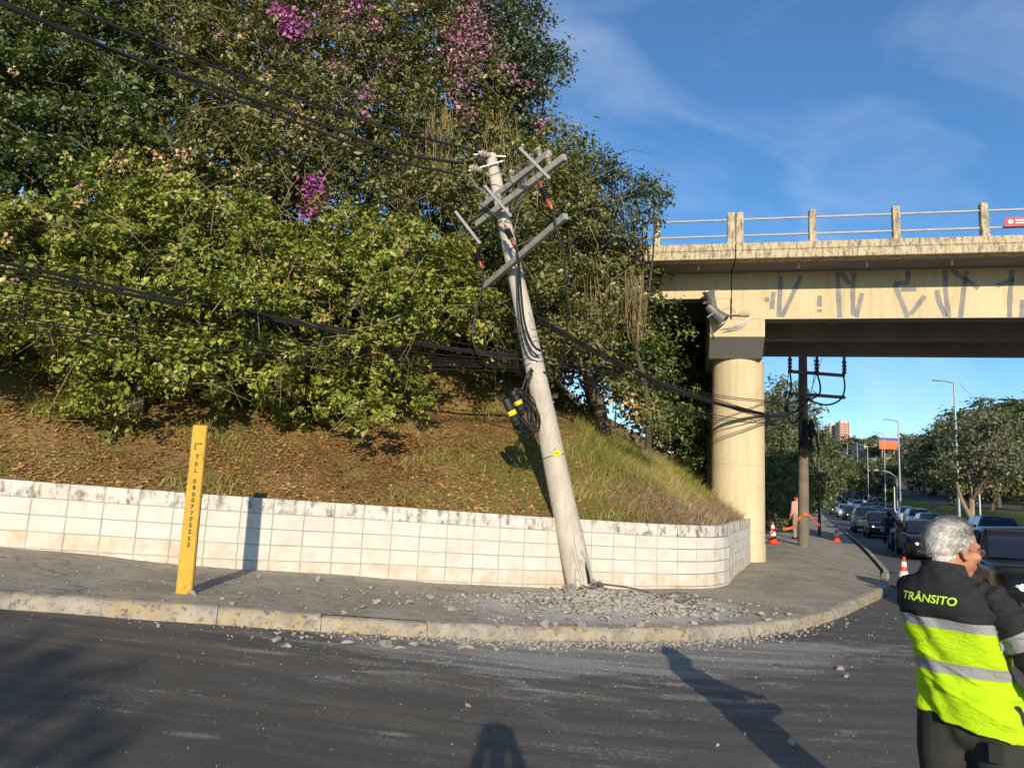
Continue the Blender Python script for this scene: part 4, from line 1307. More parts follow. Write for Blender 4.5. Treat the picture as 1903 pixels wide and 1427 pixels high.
M['bark_pale'] = pm('pale_bark', (0.34, 0.25, 0.18), (0.22, 0.165, 0.12), 2, 0.9, bump=0.3, bscale=15)
M['litter'] = leaf_mat('leaf_litter', [(0.17, 0.085, 0.035), (0.35, 0.18, 0.065), (0.52, 0.29, 0.10), (0.58, 0.41, 0.18)], 0.1, gloss=0.02)
M['blade'] = leaf_mat('grass_blade', [(0.19, 0.22, 0.04), (0.32, 0.31, 0.07), (0.44, 0.38, 0.12), (0.54, 0.45, 0.21)], 0.3, gloss=0.03)
M['blade_dry'] = leaf_mat('dry_grass_blade', [(0.22, 0.165, 0.10), (0.38, 0.285, 0.17), (0.52, 0.41, 0.25)], 0.15, gloss=0.02)
M['blade_short'] = leaf_mat('short_grass_blade', [(0.13, 0.15, 0.03), (0.22, 0.21, 0.05), (0.36, 0.26, 0.085)], 0.25, gloss=0.02)

def unit(a):
    return a / np.maximum(np.linalg.norm(a, axis=-1, keepdims=True), 1e-9)
def leaves(C, O, size, wid=0.62, flat=0.5, droop=0.35, fold=0.16, jit=0.75):
    """C centres, O outward directions -> vertices and quads-as-two-triangles"""
    n = len(C)
    N = unit(O * 0.55 + np.array([0, -0.15, flat]) + rng.normal(0, jit * 0.6, (n, 3)))
    T_ = rng.normal(0, 1, (n, 3)) + O * 0.8 + np.array([0, 0, -droop * 1.6])
    T_ = unit(T_ - N * (T_ * N).sum(1, keepdims=True))
    B_ = np.cross(N, T_)
    L = (size * np.clip(rng.lognormal(0.0, 0.32, (n, 1)), 0.45, 1.9))
    Wd = L * wid
    b, tp = C - T_ * L * 0.5, C + T_ * L * 0.5 - N * L * 0.06
    l, r = C + B_ * Wd * 0.5 + N * L * fold - T_ * L * 0.08, C - B_ * Wd * 0.5 + N * L * fold - T_ * L * 0.08
    V = np.stack([b, r, tp, l], 1).reshape(-1, 3)
    i = np.arange(n) * 4
    F_ = np.stack([np.stack([i, i + 1, i + 2], 1), np.stack([i, i + 2, i + 3], 1)], 1).reshape(-1, 3)
    return V, F_
def spray(c, out, n, spread, along):
    """n leaf centres about a twig that leaves c along out"""
    tw = unit(out + rng.normal(0, 0.35, 3) + np.array([0, 0, 0.12]))
    u = rng.uniform(-0.35, 1, n)
    P_ = c + tw * (u * along)[:, None] + rng.normal(0, spread, (n, 3)) * np.array([1, 1, 0.75])
    P_[:, 2] -= 0.25 * along * np.maximum(u, 0) ** 2
    return P_, np.repeat(tw[None], n, 0)
def crown_points(lobes, per_lobe, n_leaf, spread, along, view=None):
    C, O, K = [], [], []
    for c, r in lobes:
        c = np.array(c)
        k = 0
        while k < per_lobe:
            d = unit(rng.normal(0, 1, 3))
            if view is not None and d[2] < -0.25 and rng.random() < 0.75: continue
            if view is not None and d @ view > 0.25 and rng.random() < 0.72: 
                k += 0.35
                continue
            q = c + d * np.array(r) * rng.uniform(0.45, 1.05)
            a, b = spray(q, d, n_leaf, spread, along)
            C.append(a)
            O.append(b * 0.4 + d * 0.6)
            K.append(np.full(n_leaf, rng.random()))
            k += 1
    return np.concatenate(C), np.concatenate(O), np.concatenate(K)
def foliage(name, C, O, K, mat, parent, size, **kw):
    V, F_ = leaves(C, O, size, **kw)
    n = len(C)
    return np_mesh(name, V, F_, mat, parent, attr={'rnd': np.repeat(rng.random(n), 4), 'clump': np.repeat(K, 4)})

def in_poly(x, y, poly):
    c = False
    j = len(poly) - 1
    for i in range(len(poly)):
        xi, yi = poly[i]
        xj, yj = poly[j]
        if (yi > y) != (yj > y) and x < (xj - xi) * (y - yi) / (yj - yi) + xi: c = not c
        j = i
    return c
def behind_wall(x, y):
    if x < 3.3: return y > float(np.interp(x, WP[:, 0], WP[:, 1])) + 0.1
    if y > 18: return x < 6.0
    return x < float(np.interp(y, [12.1, 13.05, 14.62, 16.84, 18], [3.3, 4.05, 4.69, 5.69, 6.1])) and y > 12.1
def hill_hit(x, y, w0=8.5, w1=26):
    w = w0
    d = ray(x, y)
    while w < w1:
        q = CAM + d * w
        if behind_wall(q.x, q.y) and q.z < hill_z(q.x, q.y): return w
        w += 0.2
    return w1
def ground_under(q):
    return hill_z(q.x, q.y) if behind_wall(q.x, q.y) else near_z(q.x, q.y)
def lobes_in(poly, wfn, step, r, layers=2, gap=1.1, jw=0.45, keep=1.0):
    xs = [q[0] for q in poly]
    ys = [q[1] for q in poly]
    out = []
    for ly in range(layers):
        y = min(ys) + rng.uniform(0, step)
        while y < max(ys):
            x = min(xs) + rng.uniform(0, step)
            while x < max(xs):
                px, py = x + rng.normal(0, step * 0.28), y + rng.normal(0, step * 0.28)
                if in_poly(px, py, poly) and rng.random() < keep:
                    w = wfn(px, py) + rng.normal(0, jw) + ly * gap
                    wh = hill_hit(px, py)
                    w = min(w, wh - 0.35 - 0.25 * rng.random())
                    rr = r * rng.uniform(0.75, 1.3)
                    out.append((tuple(at(px, py, w)), (rr, rr, rr * 0.8)))
                x += step
            y += step * 0.85
    return out
VIEW = np.array([0.0, 1.0, 0.12])
def limb_tube(mb, a, b, r0, r1, n=6, sag=0.25, seg=6):
    a, b = Vector(a), Vector(b)
    m = a.lerp(b, 0.5) + Vector((random.uniform(-1, 1), random.uniform(-1, 1), 0.5)) * (b - a).length * 0.12 * sag * 4
    pts = [a * (1 - u)**2 + m * 2 * u * (1 - u) + b * u * u for u in np.linspace(0, 1, seg)]
    mb.tube(pts, [r0 + (r1 - r0) * i / (seg - 1) for i in range(seg)], n)
def plant(name, label, cat, group, foot, lobes, mat, size, per_lobe=12, n_leaf=26, spread=0.085, along=0.26, trunk_r=0.09, bark='bark', n_limb=10, flowers=(), vines=(), twigs=0, **kw):
    fx = Vector(foot)
    fx.z = ground_under(fx) - 0.05
    th = thing(name, fx, label, cat, group)
    cen = Vector(tuple(np.mean([l[0] for l in lobes], 0)))
    mb = MB()
    fork = fx.lerp(cen, 0.45)
    limb_tube(mb, fx, fork, trunk_r * 1.25, trunk_r * 0.8, 8)
    pick = [lobes[int(i)] for i in np.linspace(0, len(lobes) - 1, min(n_limb, len(lobes)))]
    for c, r in pick:
        limb_tube(mb, fork, c, trunk_r * 0.55, 0.012, 5)
    mb.build('trunk', M[bark], th, smooth=True)
    C, O, K = crown_points(lobes, per_lobe, n_leaf, spread, along, VIEW)
    foliage('crown', C, O, K, M[mat], th, size, **kw)
    for (mt, pts, nper, fs) in flowers:
        Cs, Os, Ks = [], [], []
        for (px, py, w, rad) in pts:
            w = min(front_w(px, py) + (0.45 if py < 400 and px > 250 else -0.1), hill_hit(px, py) - 0.5, w + 0.3) - 0.25
            q = np.array(at(px, py, w))
            rm = rad * w / FPX
            n = max(14, int(2.6 * nper * (rad / 22.0) ** 1.7))
            P_ = q + rng.normal(0, rm * 0.8, (n, 3)) * np.array([1, 0.8, 1])
            Cs.append(P_)
            Os.append(unit(P_ - q + np.array([0, -0.08, 0.03])))
            Ks.append(np.full(n, rng.random()))
        tag(foliage('flowers', np.concatenate(Cs), np.concatenate(Os), np.concatenate(Ks), M[mt], th, fs * 1.25, wid=0.85), kind='stuff')
    if vines:
        mb = MB()
        for (x0, x1, y0, y1, w, n, mtn) in vines:
            for k in range(n):
                px = random.uniform(x0, x1)
                ya, yb = y0 + random.uniform(0, 0.3) * (y1 - y0), y1 - random.uniform(0, 0.45) * (y1 - y0)
                ww = w + random.uniform(-0.35, 0.35)
                a, b = at(px, ya, ww), at(px + random.uniform(-10, 10), yb, ww)
                pts = [a.lerp(b, u) + Vector((0.03 * math.sin(7 * u + k), 0.03 * math.cos(5 * u + k), 0)) for u in np.linspace(0, 1, 5)]
                mb.tube(pts, random.uniform(0.004, 0.009), 3, cap=False)
        tag(mb.build('hanging_vines', M['vine'], th), kind='stuff')
    if twigs:
        mb = MB()
        for k in range(twigs):
            c, r = random.choice(lobes)
            a = Vector(c) + Vector((random.uniform(-.5, .5), random.uniform(-.6, .1), random.uniform(-.4, .3)))
            d = Vector((random.uniform(-1, 1), random.uniform(-0.6, 0.2), random.uniform(-0.7, 1.0))).normalized() * random.uniform(0.4, 1.2)
            m1 = a + d * 0.5 + Vector((random.uniform(-.15, .15), random.uniform(-.1, .1), random.uniform(0, .2)))
            mb.tube([a, a.lerp(m1, 0.6), m1, a + d + Vector((0, 0, -0.1))], [0.010, 0.008, 0.006, 0.003], 4, cap=False)
        tag(mb.build('bare_twigs', M['twig'], th), kind='stuff')
    return th

def front_w(x, y):                       # the face of the thicket follows the bank, leaning back as it climbs
    base = float(np.interp(x, [-150, 0, 450, 700, 900, 1100, 1250], [9.6, 9.9, 10.9, 11.6, 12.6, 13.6, 15.0]))
    return base + max(0, (560 - y)) / 560.0 * 2.6
G_SHRUB = 'bougainvillea shrubs along the bank'
G_TREE = 'trees on top of the bank'
def foot(px, py, back=0.0):
    w = hill_hit(px, py) + back
    return at(px, py, w)

plant('bougainvillea_shrub', 'leafy green shrub at the left picture edge with sparse pink flowers', 'shrub', G_SHRUB, foot(30, 700, 0.6),
      lobes_in([(-150, 395), (40, 385), (120, 350), (190, 430), (200, 560), (150, 640), (60, 655), (-150, 650)], front_w, 58, 0.36, jw=0.55), 'leaf_boug', 0.078, 12, 36, spread=0.062, along=0.24, twigs=90,
      flowers=[('petal_pink', [(155, 352, 11.4, 12), (20, 520, 10.2, 6)], 40, 0.05), ('petal_peach', [(0, 395, 10.2, 12), (10, 440, 10, 9)], 40, 0.05)])
plant('bougainvillea_shrub', 'spreading green shrub with cream flowers behind the yellow marker post', 'shrub', G_SHRUB, foot(250, 800, 0.3),
      lobes_in([(120, 350), (240, 300), (330, 290), (430, 390), (440, 560), (400, 730), (300, 735), (270, 700), (210, 660), (225, 770), (165, 780), (150, 720), (100, 700), (110, 655), (200, 560)], front_w, 56, 0.36, jw=0.55), 'leaf_boug', 0.078, 12, 36, spread=0.062, along=0.24, twigs=90,
      flowers=[('petal_peach', [(225, 300, 12, 14), (305, 305, 12.2, 18), (345, 285, 12.3, 12), (140, 375, 11.2, 10), (222, 400, 11.4, 12), (330, 380, 11.6, 9), (415, 360, 12, 10)], 46, 0.055), ('petal_mag', [(318, 325, 11.9, 9)], 40, 0.05)])
plant('bougainvillea_shrub', 'dense green shrub with peach flower clusters in the middle of the bank', 'shrub', G_SHRUB, foot(520, 790, 0.5),
      lobes_in([(430, 390), (520, 400), (600, 400), (650, 560), (640, 740), (560, 775), (480, 745), (405, 730), (440, 560)], front_w, 56, 0.36, jw=0.55), 'leaf_boug', 0.078, 12, 36, spread=0.062, along=0.24, twigs=90,
      flowers=[('petal_peach', [(540, 488, 11.2, 14), (585, 540, 11, 12), (620, 500, 11.3, 10), (575, 520, 11, 9), (605, 592, 11, 10), (445, 322, 12.2, 10), (545, 585, 10.8, 8)], 46, 0.055)])
plant('bougainvillea_shrub', 'bright green shrub overhanging the bare slope left of the leaning pole', 'shrub', G_SHRUB, foot(720, 770, 0.5),
      lobes_in([(600, 400), (800, 390), (870, 470), (890, 620), (800, 640), (775, 720), (750, 790), (700, 815), (640, 750), (650, 560)], front_w, 56, 0.36, jw=0.55), 'leaf_boug', 0.078, 12, 36, spread=0.062, along=0.24, twigs=90,
      flowers=[('petal_peach', [(690, 440, 12, 10), (660, 560, 11.3, 8), (700, 650, 11, 6)], 40, 0.05)])
plant('tree', 'dark shaded tree filling the upper left corner', 'tree', G_TREE, foot(120, 640, 2.0),
      lobes_in([(-160, -160), (250, -160), (320, 60), (340, 290), (230, 330), (120, 355), (-160, 390)], lambda x, y: front_w(x, y) + 0.9, 64, 0.55, 3, 0.9), 'leaf_dark', 0.095, 13, 24, trunk_r=0.14, twigs=60,
      flowers=[('petal_peach', [(25, 130, 12.2, 8)], 30, 0.05)])
plant('tree', 'tangled olive green tree with bare brown twigs right of the dark corner tree', 'tree', G_TREE, foot(430, 600, 2.2),
      lobes_in([(250, -160), (560, -160), (600, 100), (610, 400), (430, 400), (340, 290), (320, 60)], lambda x, y: front_w(x, y) + 0.7, 60, 0.52, 3, 0.9), 'leaf_olive', 0.085, 12, 24, trunk_r=0.13, twigs=420,
      flowers=[('petal_peach', [(500, 240, 13.3, 18), (560, 235, 13.4, 22), (535, 265, 13.2, 16), (495, 145, 13.6, 10), (450, 60, 14, 10), (548, 200, 13.4, 14)], 44, 0.05), ('petal_pink', [(332, 48, 13.6, 10), (335, 82, 13.5, 8), (402, 62, 14, 9), (460, 40, 14, 8)], 40, 0.05)])
plant('tree', 'tall tree draped with magenta and pink bougainvillea above the leaning pole', 'tree', G_TREE, foot(780, 560, 2.4),
      lobes_in([(540, -160), (870, -160), (900, 40), (930, 150), (960, 240), (905, 285), (860, 400), (610, 400), (590, 100)], lambda x, y: front_w(x, y) + 0.8, 58, 0.52, 3, 0.9), 'leaf_olive', 0.085, 12, 24, trunk_r=0.15, twigs=220,
      flowers=[('petal_mag', [(520, 22, 13.9, 20), (548, 48, 13.9, 22), (530, 50, 13.8, 12), (672, 4, 14.6, 12), (580, 350, 12.2, 16), (578, 385, 12, 16), (590, 365, 12.1, 12), (583, 335, 12.2, 9)], 60, 0.05),
               ('petal_pink', [(640, 60, 14.5, 16), (625, 120, 14.2, 14), (615, 20, 14.6, 16), (690, 60, 14.7, 14), (870, 45, 15, 30), (890, 70, 15, 22), (850, 95, 14.8, 24), (865, 130, 14.8, 24), (900, 105, 15, 16), (840, 60, 14.8, 18), (880, 20, 15, 22), (680, 175, 14, 14), (720, 110, 14.4, 12), (680, 215, 13.8, 10), (700, 45, 14.6, 12), (760, 15, 15, 14), (850, 170, 14.6, 16), (865, 210, 14.4, 14), (940, 130, 15, 12), (960, 145, 15, 10), (620, 130, 14.3, 12), (655, 25, 14.6, 12)], 56, 0.05)],
      vines=[(790, 840, 170, 400, 14.2, 40, 0), (740, 830, 250, 420, 13.9, 34, 0), (750, 770, 330, 410, 13.4, 12, 0), (900, 960, 200, 330, 14.6, 34, 0)])
plant('tree', 'blue green tree standing against the sky right of the pink blossom', 'tree', G_TREE, (1.0, 21.0, 0),
      lobes_in([(880, 20), (985, 15), (1000, 90), (1035, 108), (1010, 190), (975, 215), (1000, 265), (930, 290), (900, 150), (870, 60)], lambda x, y: 17.2, 42, 0.45, 3, 0.7), 'leaf_blue', 0.10, 12, 24, trunk_r=0.14, spread=0.11)
plant('tree', 'green climber covered tree with hanging dry vines right of the leaning pole', 'tree', G_TREE, (2.2, 16.0, 0),
      lobes_in([(905, 285), (1000, 250), (1040, 240), (1095, 265), (1090, 350), (1130, 420), (1180, 500), (1180, 600), (1120, 690), (1010, 690), (900, 640), (880, 560), (860, 420)], lambda x, y: front_w(x, y) + 0.7, 54, 0.48, 3, 0.8), 'leaf_olive', 0.08, 13, 25, trunk_r=0.13, twigs=120,
      flowers=[('petal_pink', [(1010, 222, 15, 7), (985, 155, 15.5, 8), (1005, 235, 15, 6)], 40, 0.045)],
      vines=[(1070, 1200, 480, 640, 14.4, 34, 0), (1040, 1120, 560, 680, 13.9, 22, 0), (1160, 1195, 500, 640, 14.5, 30, 0), (900, 1010, 300, 420, 14.2, 26, 0)])
plant('tree', 'thin blue green tree in front of the left end of the viaduct railing', 'tree', G_TREE, (3.3, 17.0, 0),
      lobes_in([(1100, 310), (1150, 295), (1180, 335), (1235, 330), (1265, 380), (1225, 400), (1195, 440), (1200, 480), (1170, 500), (1110, 470), (1085, 380)], lambda x, y: 15.6, 36, 0.32, 1, 0.7), 'leaf_blue', 0.085, 10, 22, trunk_r=0.07, spread=0.10, twigs=6,
      vines=[(1150, 1205, 520, 630, 15.4, 18, 0)])
plant('tree', 'feathery green tree growing in the shade under the viaduct left of the pillar', 'tree', G_TREE, (5.6, 23.5, 0),
      lobes_in([(1175, 610), (1220, 590), (1300, 575), (1330, 640), (1330, 740), (1260, 760), (1200, 740), (1165, 690)], lambda x, y: 20.5, 34, 0.55, 3, 0.8), 'leaf_feather', 0.085, 14, 26, trunk_r=0.1, spread=0.16, flat=1.4, wid=0.4)
plant('shrub', 'low dark weeds and saplings on the shaded slope behind the pillar', 'shrub', None, (6.1, 22.0, 0),
      lobes_in([(1150, 690), (1330, 700), (1335, 930), (1290, 890), (1240, 810), (1180, 760)], lambda x, y: 20.0, 34, 0.45, 2), 'leaf_dark', 0.09, 10, 24, trunk_r=0.05)

# deeper trees that close the thicket from behind
plant('tree', 'dark tree deep behind the shrubs at the left of the bank', 'tree', G_TREE, (-5.5, 17.0, 0),
      lobes_in([(-160, -160), (420, -160), (420, 640), (-160, 640)], lambda x, y: front_w(x, y) + 3.4, 66, 0.75, 1), 'leaf_dark', 0.13, 13, 24, spread=0.14, along=0.35, trunk_r=0.14)
plant('tree', 'dark tree deep behind the pink blossom in the middle of the bank', 'tree', G_TREE, (-1.5, 18.5, 0),
      lobes_in([(400, -160), (860, -160), (900, 60), (920, 260), (900, 640), (400, 640)], lambda x, y: front_w(x, y) + 3.6, 62, 0.75, 1), 'leaf_dark', 0.13, 13, 24, spread=0.14, along=0.35, trunk_r=0.14)
plant('tree', 'dark tree deep behind the vines right of the leaning pole', 'tree', G_TREE, (2.6, 20.0, 0),
      lobes_in([(880, 300), (1000, 260), (1080, 330), (1100, 420), (1180, 500), (1250, 600), (1250, 780), (1150, 760), (1000, 720), (900, 690)], lambda x, y: front_w(x, y) + 3.0, 56, 0.75, 2, 0.8), 'leaf_dark', 0.12, 13, 24, spread=0.14, along=0.35, trunk_r=0.12)
plant('tree', 'dark tree filling the shade between the grassy shoulder and the pillar', 'tree', G_TREE, (5.0, 26.0, 0),
      lobes_in([(1170, 560), (1335, 560), (1335, 930), (1290, 900), (1230, 810), (1140, 700)], lambda x, y: 23.0, 30, 0.6, 2, 0.8), 'leaf_dark', 0.13, 13, 24, spread=0.16, along=0.3, trunk_r=0.1)
# climbers and weeds where the bank meets the thicket
plant('weed_clump', 'straggling weeds with dead brown leaves at the top of the tall grass', 'weeds', None, foot(1120, 760, 0.1),
      lobes_in([(1050, 690), (1150, 700), (1250, 780), (1290, 850), (1240, 850), (1150, 770), (1060, 720)], lambda x, y: 13.6, 40, 0.2, 1), 'leaf_olive', 0.07, 7, 20, trunk_r=0.02,
      flowers=[('petal_peach', [(1170, 750, 13.4, 14), (1190, 765, 13.4, 12)], 30, 0.06)])

# --- grass, dry thatch, leaf litter on the bank (nobody could count them)
def blades(name, region, n, hmin, hmax, wdt, lean, mat, label, cat, dens=None, down=0.0):
    Bs = []
    tries = 0
    while len(Bs) < n and tries < n * 6:
        tries += 1
        px, py = random.uniform(region[0], region[1]), random.uniform(region[2], region[3])
        if not behind_wall(px, py): continue
        if dens and random.random() > dens(px, py): continue
        Bs.append((px, py))
    # heights from a coarse cache
    B_ = np.array(Bs)
    Z = bank_z(B_[:, 0], B_[:, 1])
    n = len(B_)
    base = np.c_[B_, Z - 0.01]
    H = rng.uniform(hmin, hmax, n)
    ang = rng.uniform(0, 2 * np.pi, n)
    dirv = np.c_[np.cos(ang), np.sin(ang)] * (lean * rng.uniform(0.2, 1.2, n) * H)[:, None]
    if down: dirv += np.array([0.55, -0.8]) * (down * H)[:, None]
    side = np.c_[-np.sin(ang + 0.7), np.cos(ang + 0.7)] * (wdt * rng.uniform(0.6, 1.2, n))[:, None]
    mid = base + np.c_[dirv * 0.35, H * 0.6]
    tip = base + np.c_[dirv, H]
    s3 = np.c_[side, np.zeros(n)]
    V = np.stack([base - s3, base + s3, mid + s3 * 0.8, mid - s3 * 0.8, tip], 1).reshape(-1, 3)
    i = np.arange(n) * 5
    F_ = np.concatenate([np.stack([i, i + 1, i + 2], 1), np.stack([i, i + 2, i + 3], 1), np.stack([i + 3, i + 2, i + 4], 1)])
    kl = 0.5 + 0.5 * np.sin(B_[:, 0] * 2.3 + 1.1 * np.sin(B_[:, 1] * 1.9))
    o = np_mesh(name, V, F_, M[mat], attr={'rnd': np.repeat(rng.random(n), 5), 'clump': np.repeat(np.clip(kl + rng.normal(0, .2, n), 0, 1), 5)})
    return tag(o, label, cat, kind='stuff')
gx, gy_ = np.arange(-8, 7.01, 0.2), np.arange(8, 20.01, 0.2)
GZ = np.array([[hill_z(a, b) for a in gx] for b in gy_])
def bank_z(x, y):
    fx, fy = np.clip((x - gx[0]) / 0.2, 0, len(gx) - 1.001), np.clip((y - gy_[0]) / 0.2, 0, len(gy_) - 1.001)
    i, j = fx.astype(int), fy.astype(int)
    u, v = fx - i, fy - j
    return GZ[j, i] * (1 - u) * (1 - v) + GZ[j, i + 1] * u * (1 - v) + GZ[j + 1, i] * (1 - u) * v + GZ[j + 1, i + 1] * u * v
def d_tall(x, y):
    d, qx, qy = wall_dist(x, y)
    k = min(max((d - 0.75 - 0.25 * math.sin(3 * x + 2 * y)) / 0.9, 0), 1) * min(max((x - 1.15 - 0.25 * math.sin(3 * y)) / 0.9, 0), 1)
    return k * (0.55 + 0.45 * math.sin(5.1 * x + 1.3 * y) * math.sin(4.3 * y))
blades('tall_grass', (1.4, 5.2, 12.5, 18.5), 15000, 0.08, 0.34, 0.005, 1.15, 'blade', 'tall yellow green grass on the shoulder of the bank beside the pillar', 'grass', d_tall, 0.15)
def d_dry(x, y):
    d, qx, qy = wall_dist(x, y)
    return (1.0 if 0.12 < d < 1.35 and x > 1.7 else 0.0)
blades('dry_grass', (1.6, 5.6, 11.6, 17.5), 3800, 0.05, 0.20, 0.005, 0.7, 'blade_dry', 'dry brown grass lying down the slope above the corner of the wall', 'grass', d_dry, 0.8)
def d_short(x, y):
    k = math.sin(1.3 * x + 0.8) * math.sin(1.1 * y - 0.5 * x) + 0.5 * math.sin(3.1 * x + 2.0 * y)
    g_ = 0.7 if x > -1.0 else 0.0
    return min(1, max(0.10, 0.25 + 0.8 * k + g_))
blades('short_grass', (-7.5, 2.6, 8.6, 15), 24000, 0.02, 0.08, 0.005, 0.9, 'blade_short', 'short sparse grass on the bare slope above the wall', 'grass', d_short)
def litter(n):
    P_ = []
    while len(P_) < n:
        x, y = random.uniform(-7.5, 3.0), random.uniform(8.6, 14.5)
        if not behind_wall(x, y): continue
        d = y - float(np.interp(x, WP[:, 0], WP[:, 1]))
        if random.random() > (0.95 if x < -0.2 else 0.45) * math.exp(-0.12 * d): continue
        P_.append((x, y))
    P_ = np.array(P_)
    C = np.c_[P_, bank_z(P_[:, 0], P_[:, 1]) + 0.012]
    O = np.tile(np.array([0, -0.4, 0.9]), (n, 1))
    V, F_ = leaves(C, O, 0.052, wid=0.7, flat=1.2, droop=0.0, fold=0.1, jit=0.55)
    kl = 0.5 + 0.5 * np.sin(P_[:, 0] * 1.7 + 2 * np.sin(P_[:, 1] * 1.3))
    return tag(np_mesh('leaf_litter', V, F_, M['litter'], attr={'rnd': np.repeat(rng.random(n), 4), 'clump': np.repeat(kl, 4)}), 'fallen dry brown leaves scattered over the bank', 'leaf litter', kind='stuff')
litter(22000)
blades('weed_tufts', (-7.5, 2.4, 8.8, 14.5), 5200, 0.06, 0.22, 0.007, 1.3, 'blade', 'scattered taller weed tufts on the bare slope', 'weeds', lambda x, y: 1.0 if math.sin(2.3 * x + 1.7 * math.sin(2.9 * y)) * math.sin(2.6 * y + 1.3 * math.sin(1.9 * x)) > 0.62 else 0.0)
# ================================================================== people
M['skin'] = pm('skin', (0.50, 0.25, 0.155), (0.40, 0.17, 0.10), 22, 0.55, spec=0.4, obj=True, bump=0.3, bscale=120, c3=(0.34, 0.13, 0.08), s3=35, t3=(0.58, 0.72))
M['shoe'] = pm('black_shoe', (0.015, 0.014, 0.013), None, rough=0.4)
M['denim'] = pm('dark_denim', (0.03, 0.035, 0.05), (0.05, 0.055, 0.07), 9, 0.9)
def remesh(mb, name, mat, parent, vox, it=3, fac=0.6):
    o = mb.build(name, mat, parent)
    applied(o, [('REMESH', dict(mode='VOXEL', voxel_size=vox, use_smooth_shade=True)), ('SMOOTH', dict(iterations=it, factor=fac))])
    o.data.name = name
    return o
UPV = [(0, 1, 0)]
def chain(mb, pts, radii, n=14):
    """limb: rounded tube along joints, densified so that it bends softly"""
    P_ = dense([tuple(q) for q in pts], 5)
    r = np.interp(np.linspace(0, len(pts) - 1, len(P_)), range(len(pts)), [a if not hasattr(a, '__len__') else a[0] for a in radii])
    r2 = np.interp(np.linspace(0, len(pts) - 1, len(P_)), range(len(pts)), [a if not hasattr(a, '__len__') else a[1] for a in radii])
    mb.tube([Vector(q) for q in P_], [(a, b) for a, b in zip(r, r2)], n, up=UPV[0])
    mb.ball(pts[0], float(min(r[0], r2[0])) * 0.98)
    mb.ball(pts[-1], float(min(r[-1], r2[-1])) * 0.98)
def hand(mb, w, d, palm, k=1.0, curl=0.6):
    """palm at wrist w pointing along d, palm normal 'palm': four fingers of unequal length and a thumb"""
    d = Vector(d).normalized()
    pn = Vector(palm)
    pn = (pn - d * pn.dot(d)).normalized()
    s_ = d.cross(pn).normalized()
    w = Vector(w)
    chain(mb, [w, w + d * 0.045 * k, w + d * 0.09 * k], [(0.026 * k, 0.018 * k), (0.038 * k, 0.016 * k), (0.038 * k, 0.013 * k)], 10)
    for j, L in enumerate((0.068, 0.078, 0.072, 0.056)):
        b0 = w + d * 0.085 * k + s_ * (0.028 - 0.0185 * j) * k
        p1 = b0 + (d * math.cos(curl * .4) + pn * math.sin(curl * .4)) * L * 0.45 * k
        p2 = p1 + (d * math.cos(curl) + pn * math.sin(curl)) * L * 0.32 * k
        p3 = p2 + (d * math.cos(curl * 1.7) + pn * math.sin(curl * 1.7)) * L * 0.26 * k
        mb.tube([b0, p1, p2, p3], [0.0088 * k, 0.0084 * k, 0.0078 * k, 0.0062 * k], 7)
    b0 = w + d * 0.03 * k + s_ * 0.03 * k
    p1 = b0 + (d * 0.6 + s_ * 0.75 + pn * 0.2).normalized() * 0.038 * k
    p2 = p1 + (d * 0.85 + s_ * 0.3 + pn * 0.35).normalized() * 0.032 * k
    mb.tube([b0, p1, p2], [0.0115 * k, 0.0098 * k, 0.0078 * k], 7)
def head_shape(mb, c, q, k=1.0):
    """head centred at c, looking along local +Y of the rotation q"""
    m = q
    def P(x, y, z): return Vector(c) + m @ (Vector((x, y, z)) * k)
    mb.ball(P(0, -0.012, 0.030), (0.076 * k, 0.094 * k, 0.086 * k), m, 20, 14)
    mb.ball(P(0, 0.022, -0.030), (0.062 * k, 0.072 * k, 0.080 * k), m, 18, 12)
    mb.ball(P(0, 0.050, -0.088), (0.036 * k, 0.034 * k, 0.026 * k), m, 12, 8)
    mb.ball(P(0, 0.072, 0.022), (0.052 * k, 0.022 * k, 0.018 * k), m, 12, 8)
    mb.tube([P(0, 0.088, 0.012), P(0, 0.106, -0.020), P(0, 0.112, -0.033)], [0.009 * k, 0.014 * k, 0.015 * k], 8)
    for s_ in (-1, 1):
        mb.ball(P(s_ * 0.014, 0.098, -0.036), 0.010 * k, None, 8, 6)
        mb.ball(P(s_ * 0.045, 0.062, -0.022), (0.024 * k, 0.022 * k, 0.020 * k), m, 10, 8)
    mb.ball(P(0, 0.088, -0.060), (0.026 * k, 0.012 * k, 0.007 * k), m, 10, 6)
    mb.ball(P(0, 0.085, -0.071), (0.022 * k, 0.012 * k, 0.008 * k), m, 10, 6)
    for s_ in (-1, 1):
        me = m @ Matrix.Rotation(s_ * R(20), 3, 'Z')
        rim = []
        for j in range(15):
            a = -2.4 + 4.6 * j / 14
            rim.append(P(s_ * (0.079 + 0.006 * math.cos(a)), -0.006 - 0.019 * math.cos(a), -0.006 + 0.032 * math.sin(a)))
        mb.tube(rim, 0.0065 * k, 7)
        mb.ball(P(s_ * 0.077, -0.006, -0.006), (0.005 * k, 0.017 * k, 0.028 * k), me, 10, 8)
        mb.ball(P(s_ * 0.079, 0.0, -0.036), (0.007 * k, 0.010 * k, 0.010 * k), me, 8, 6)

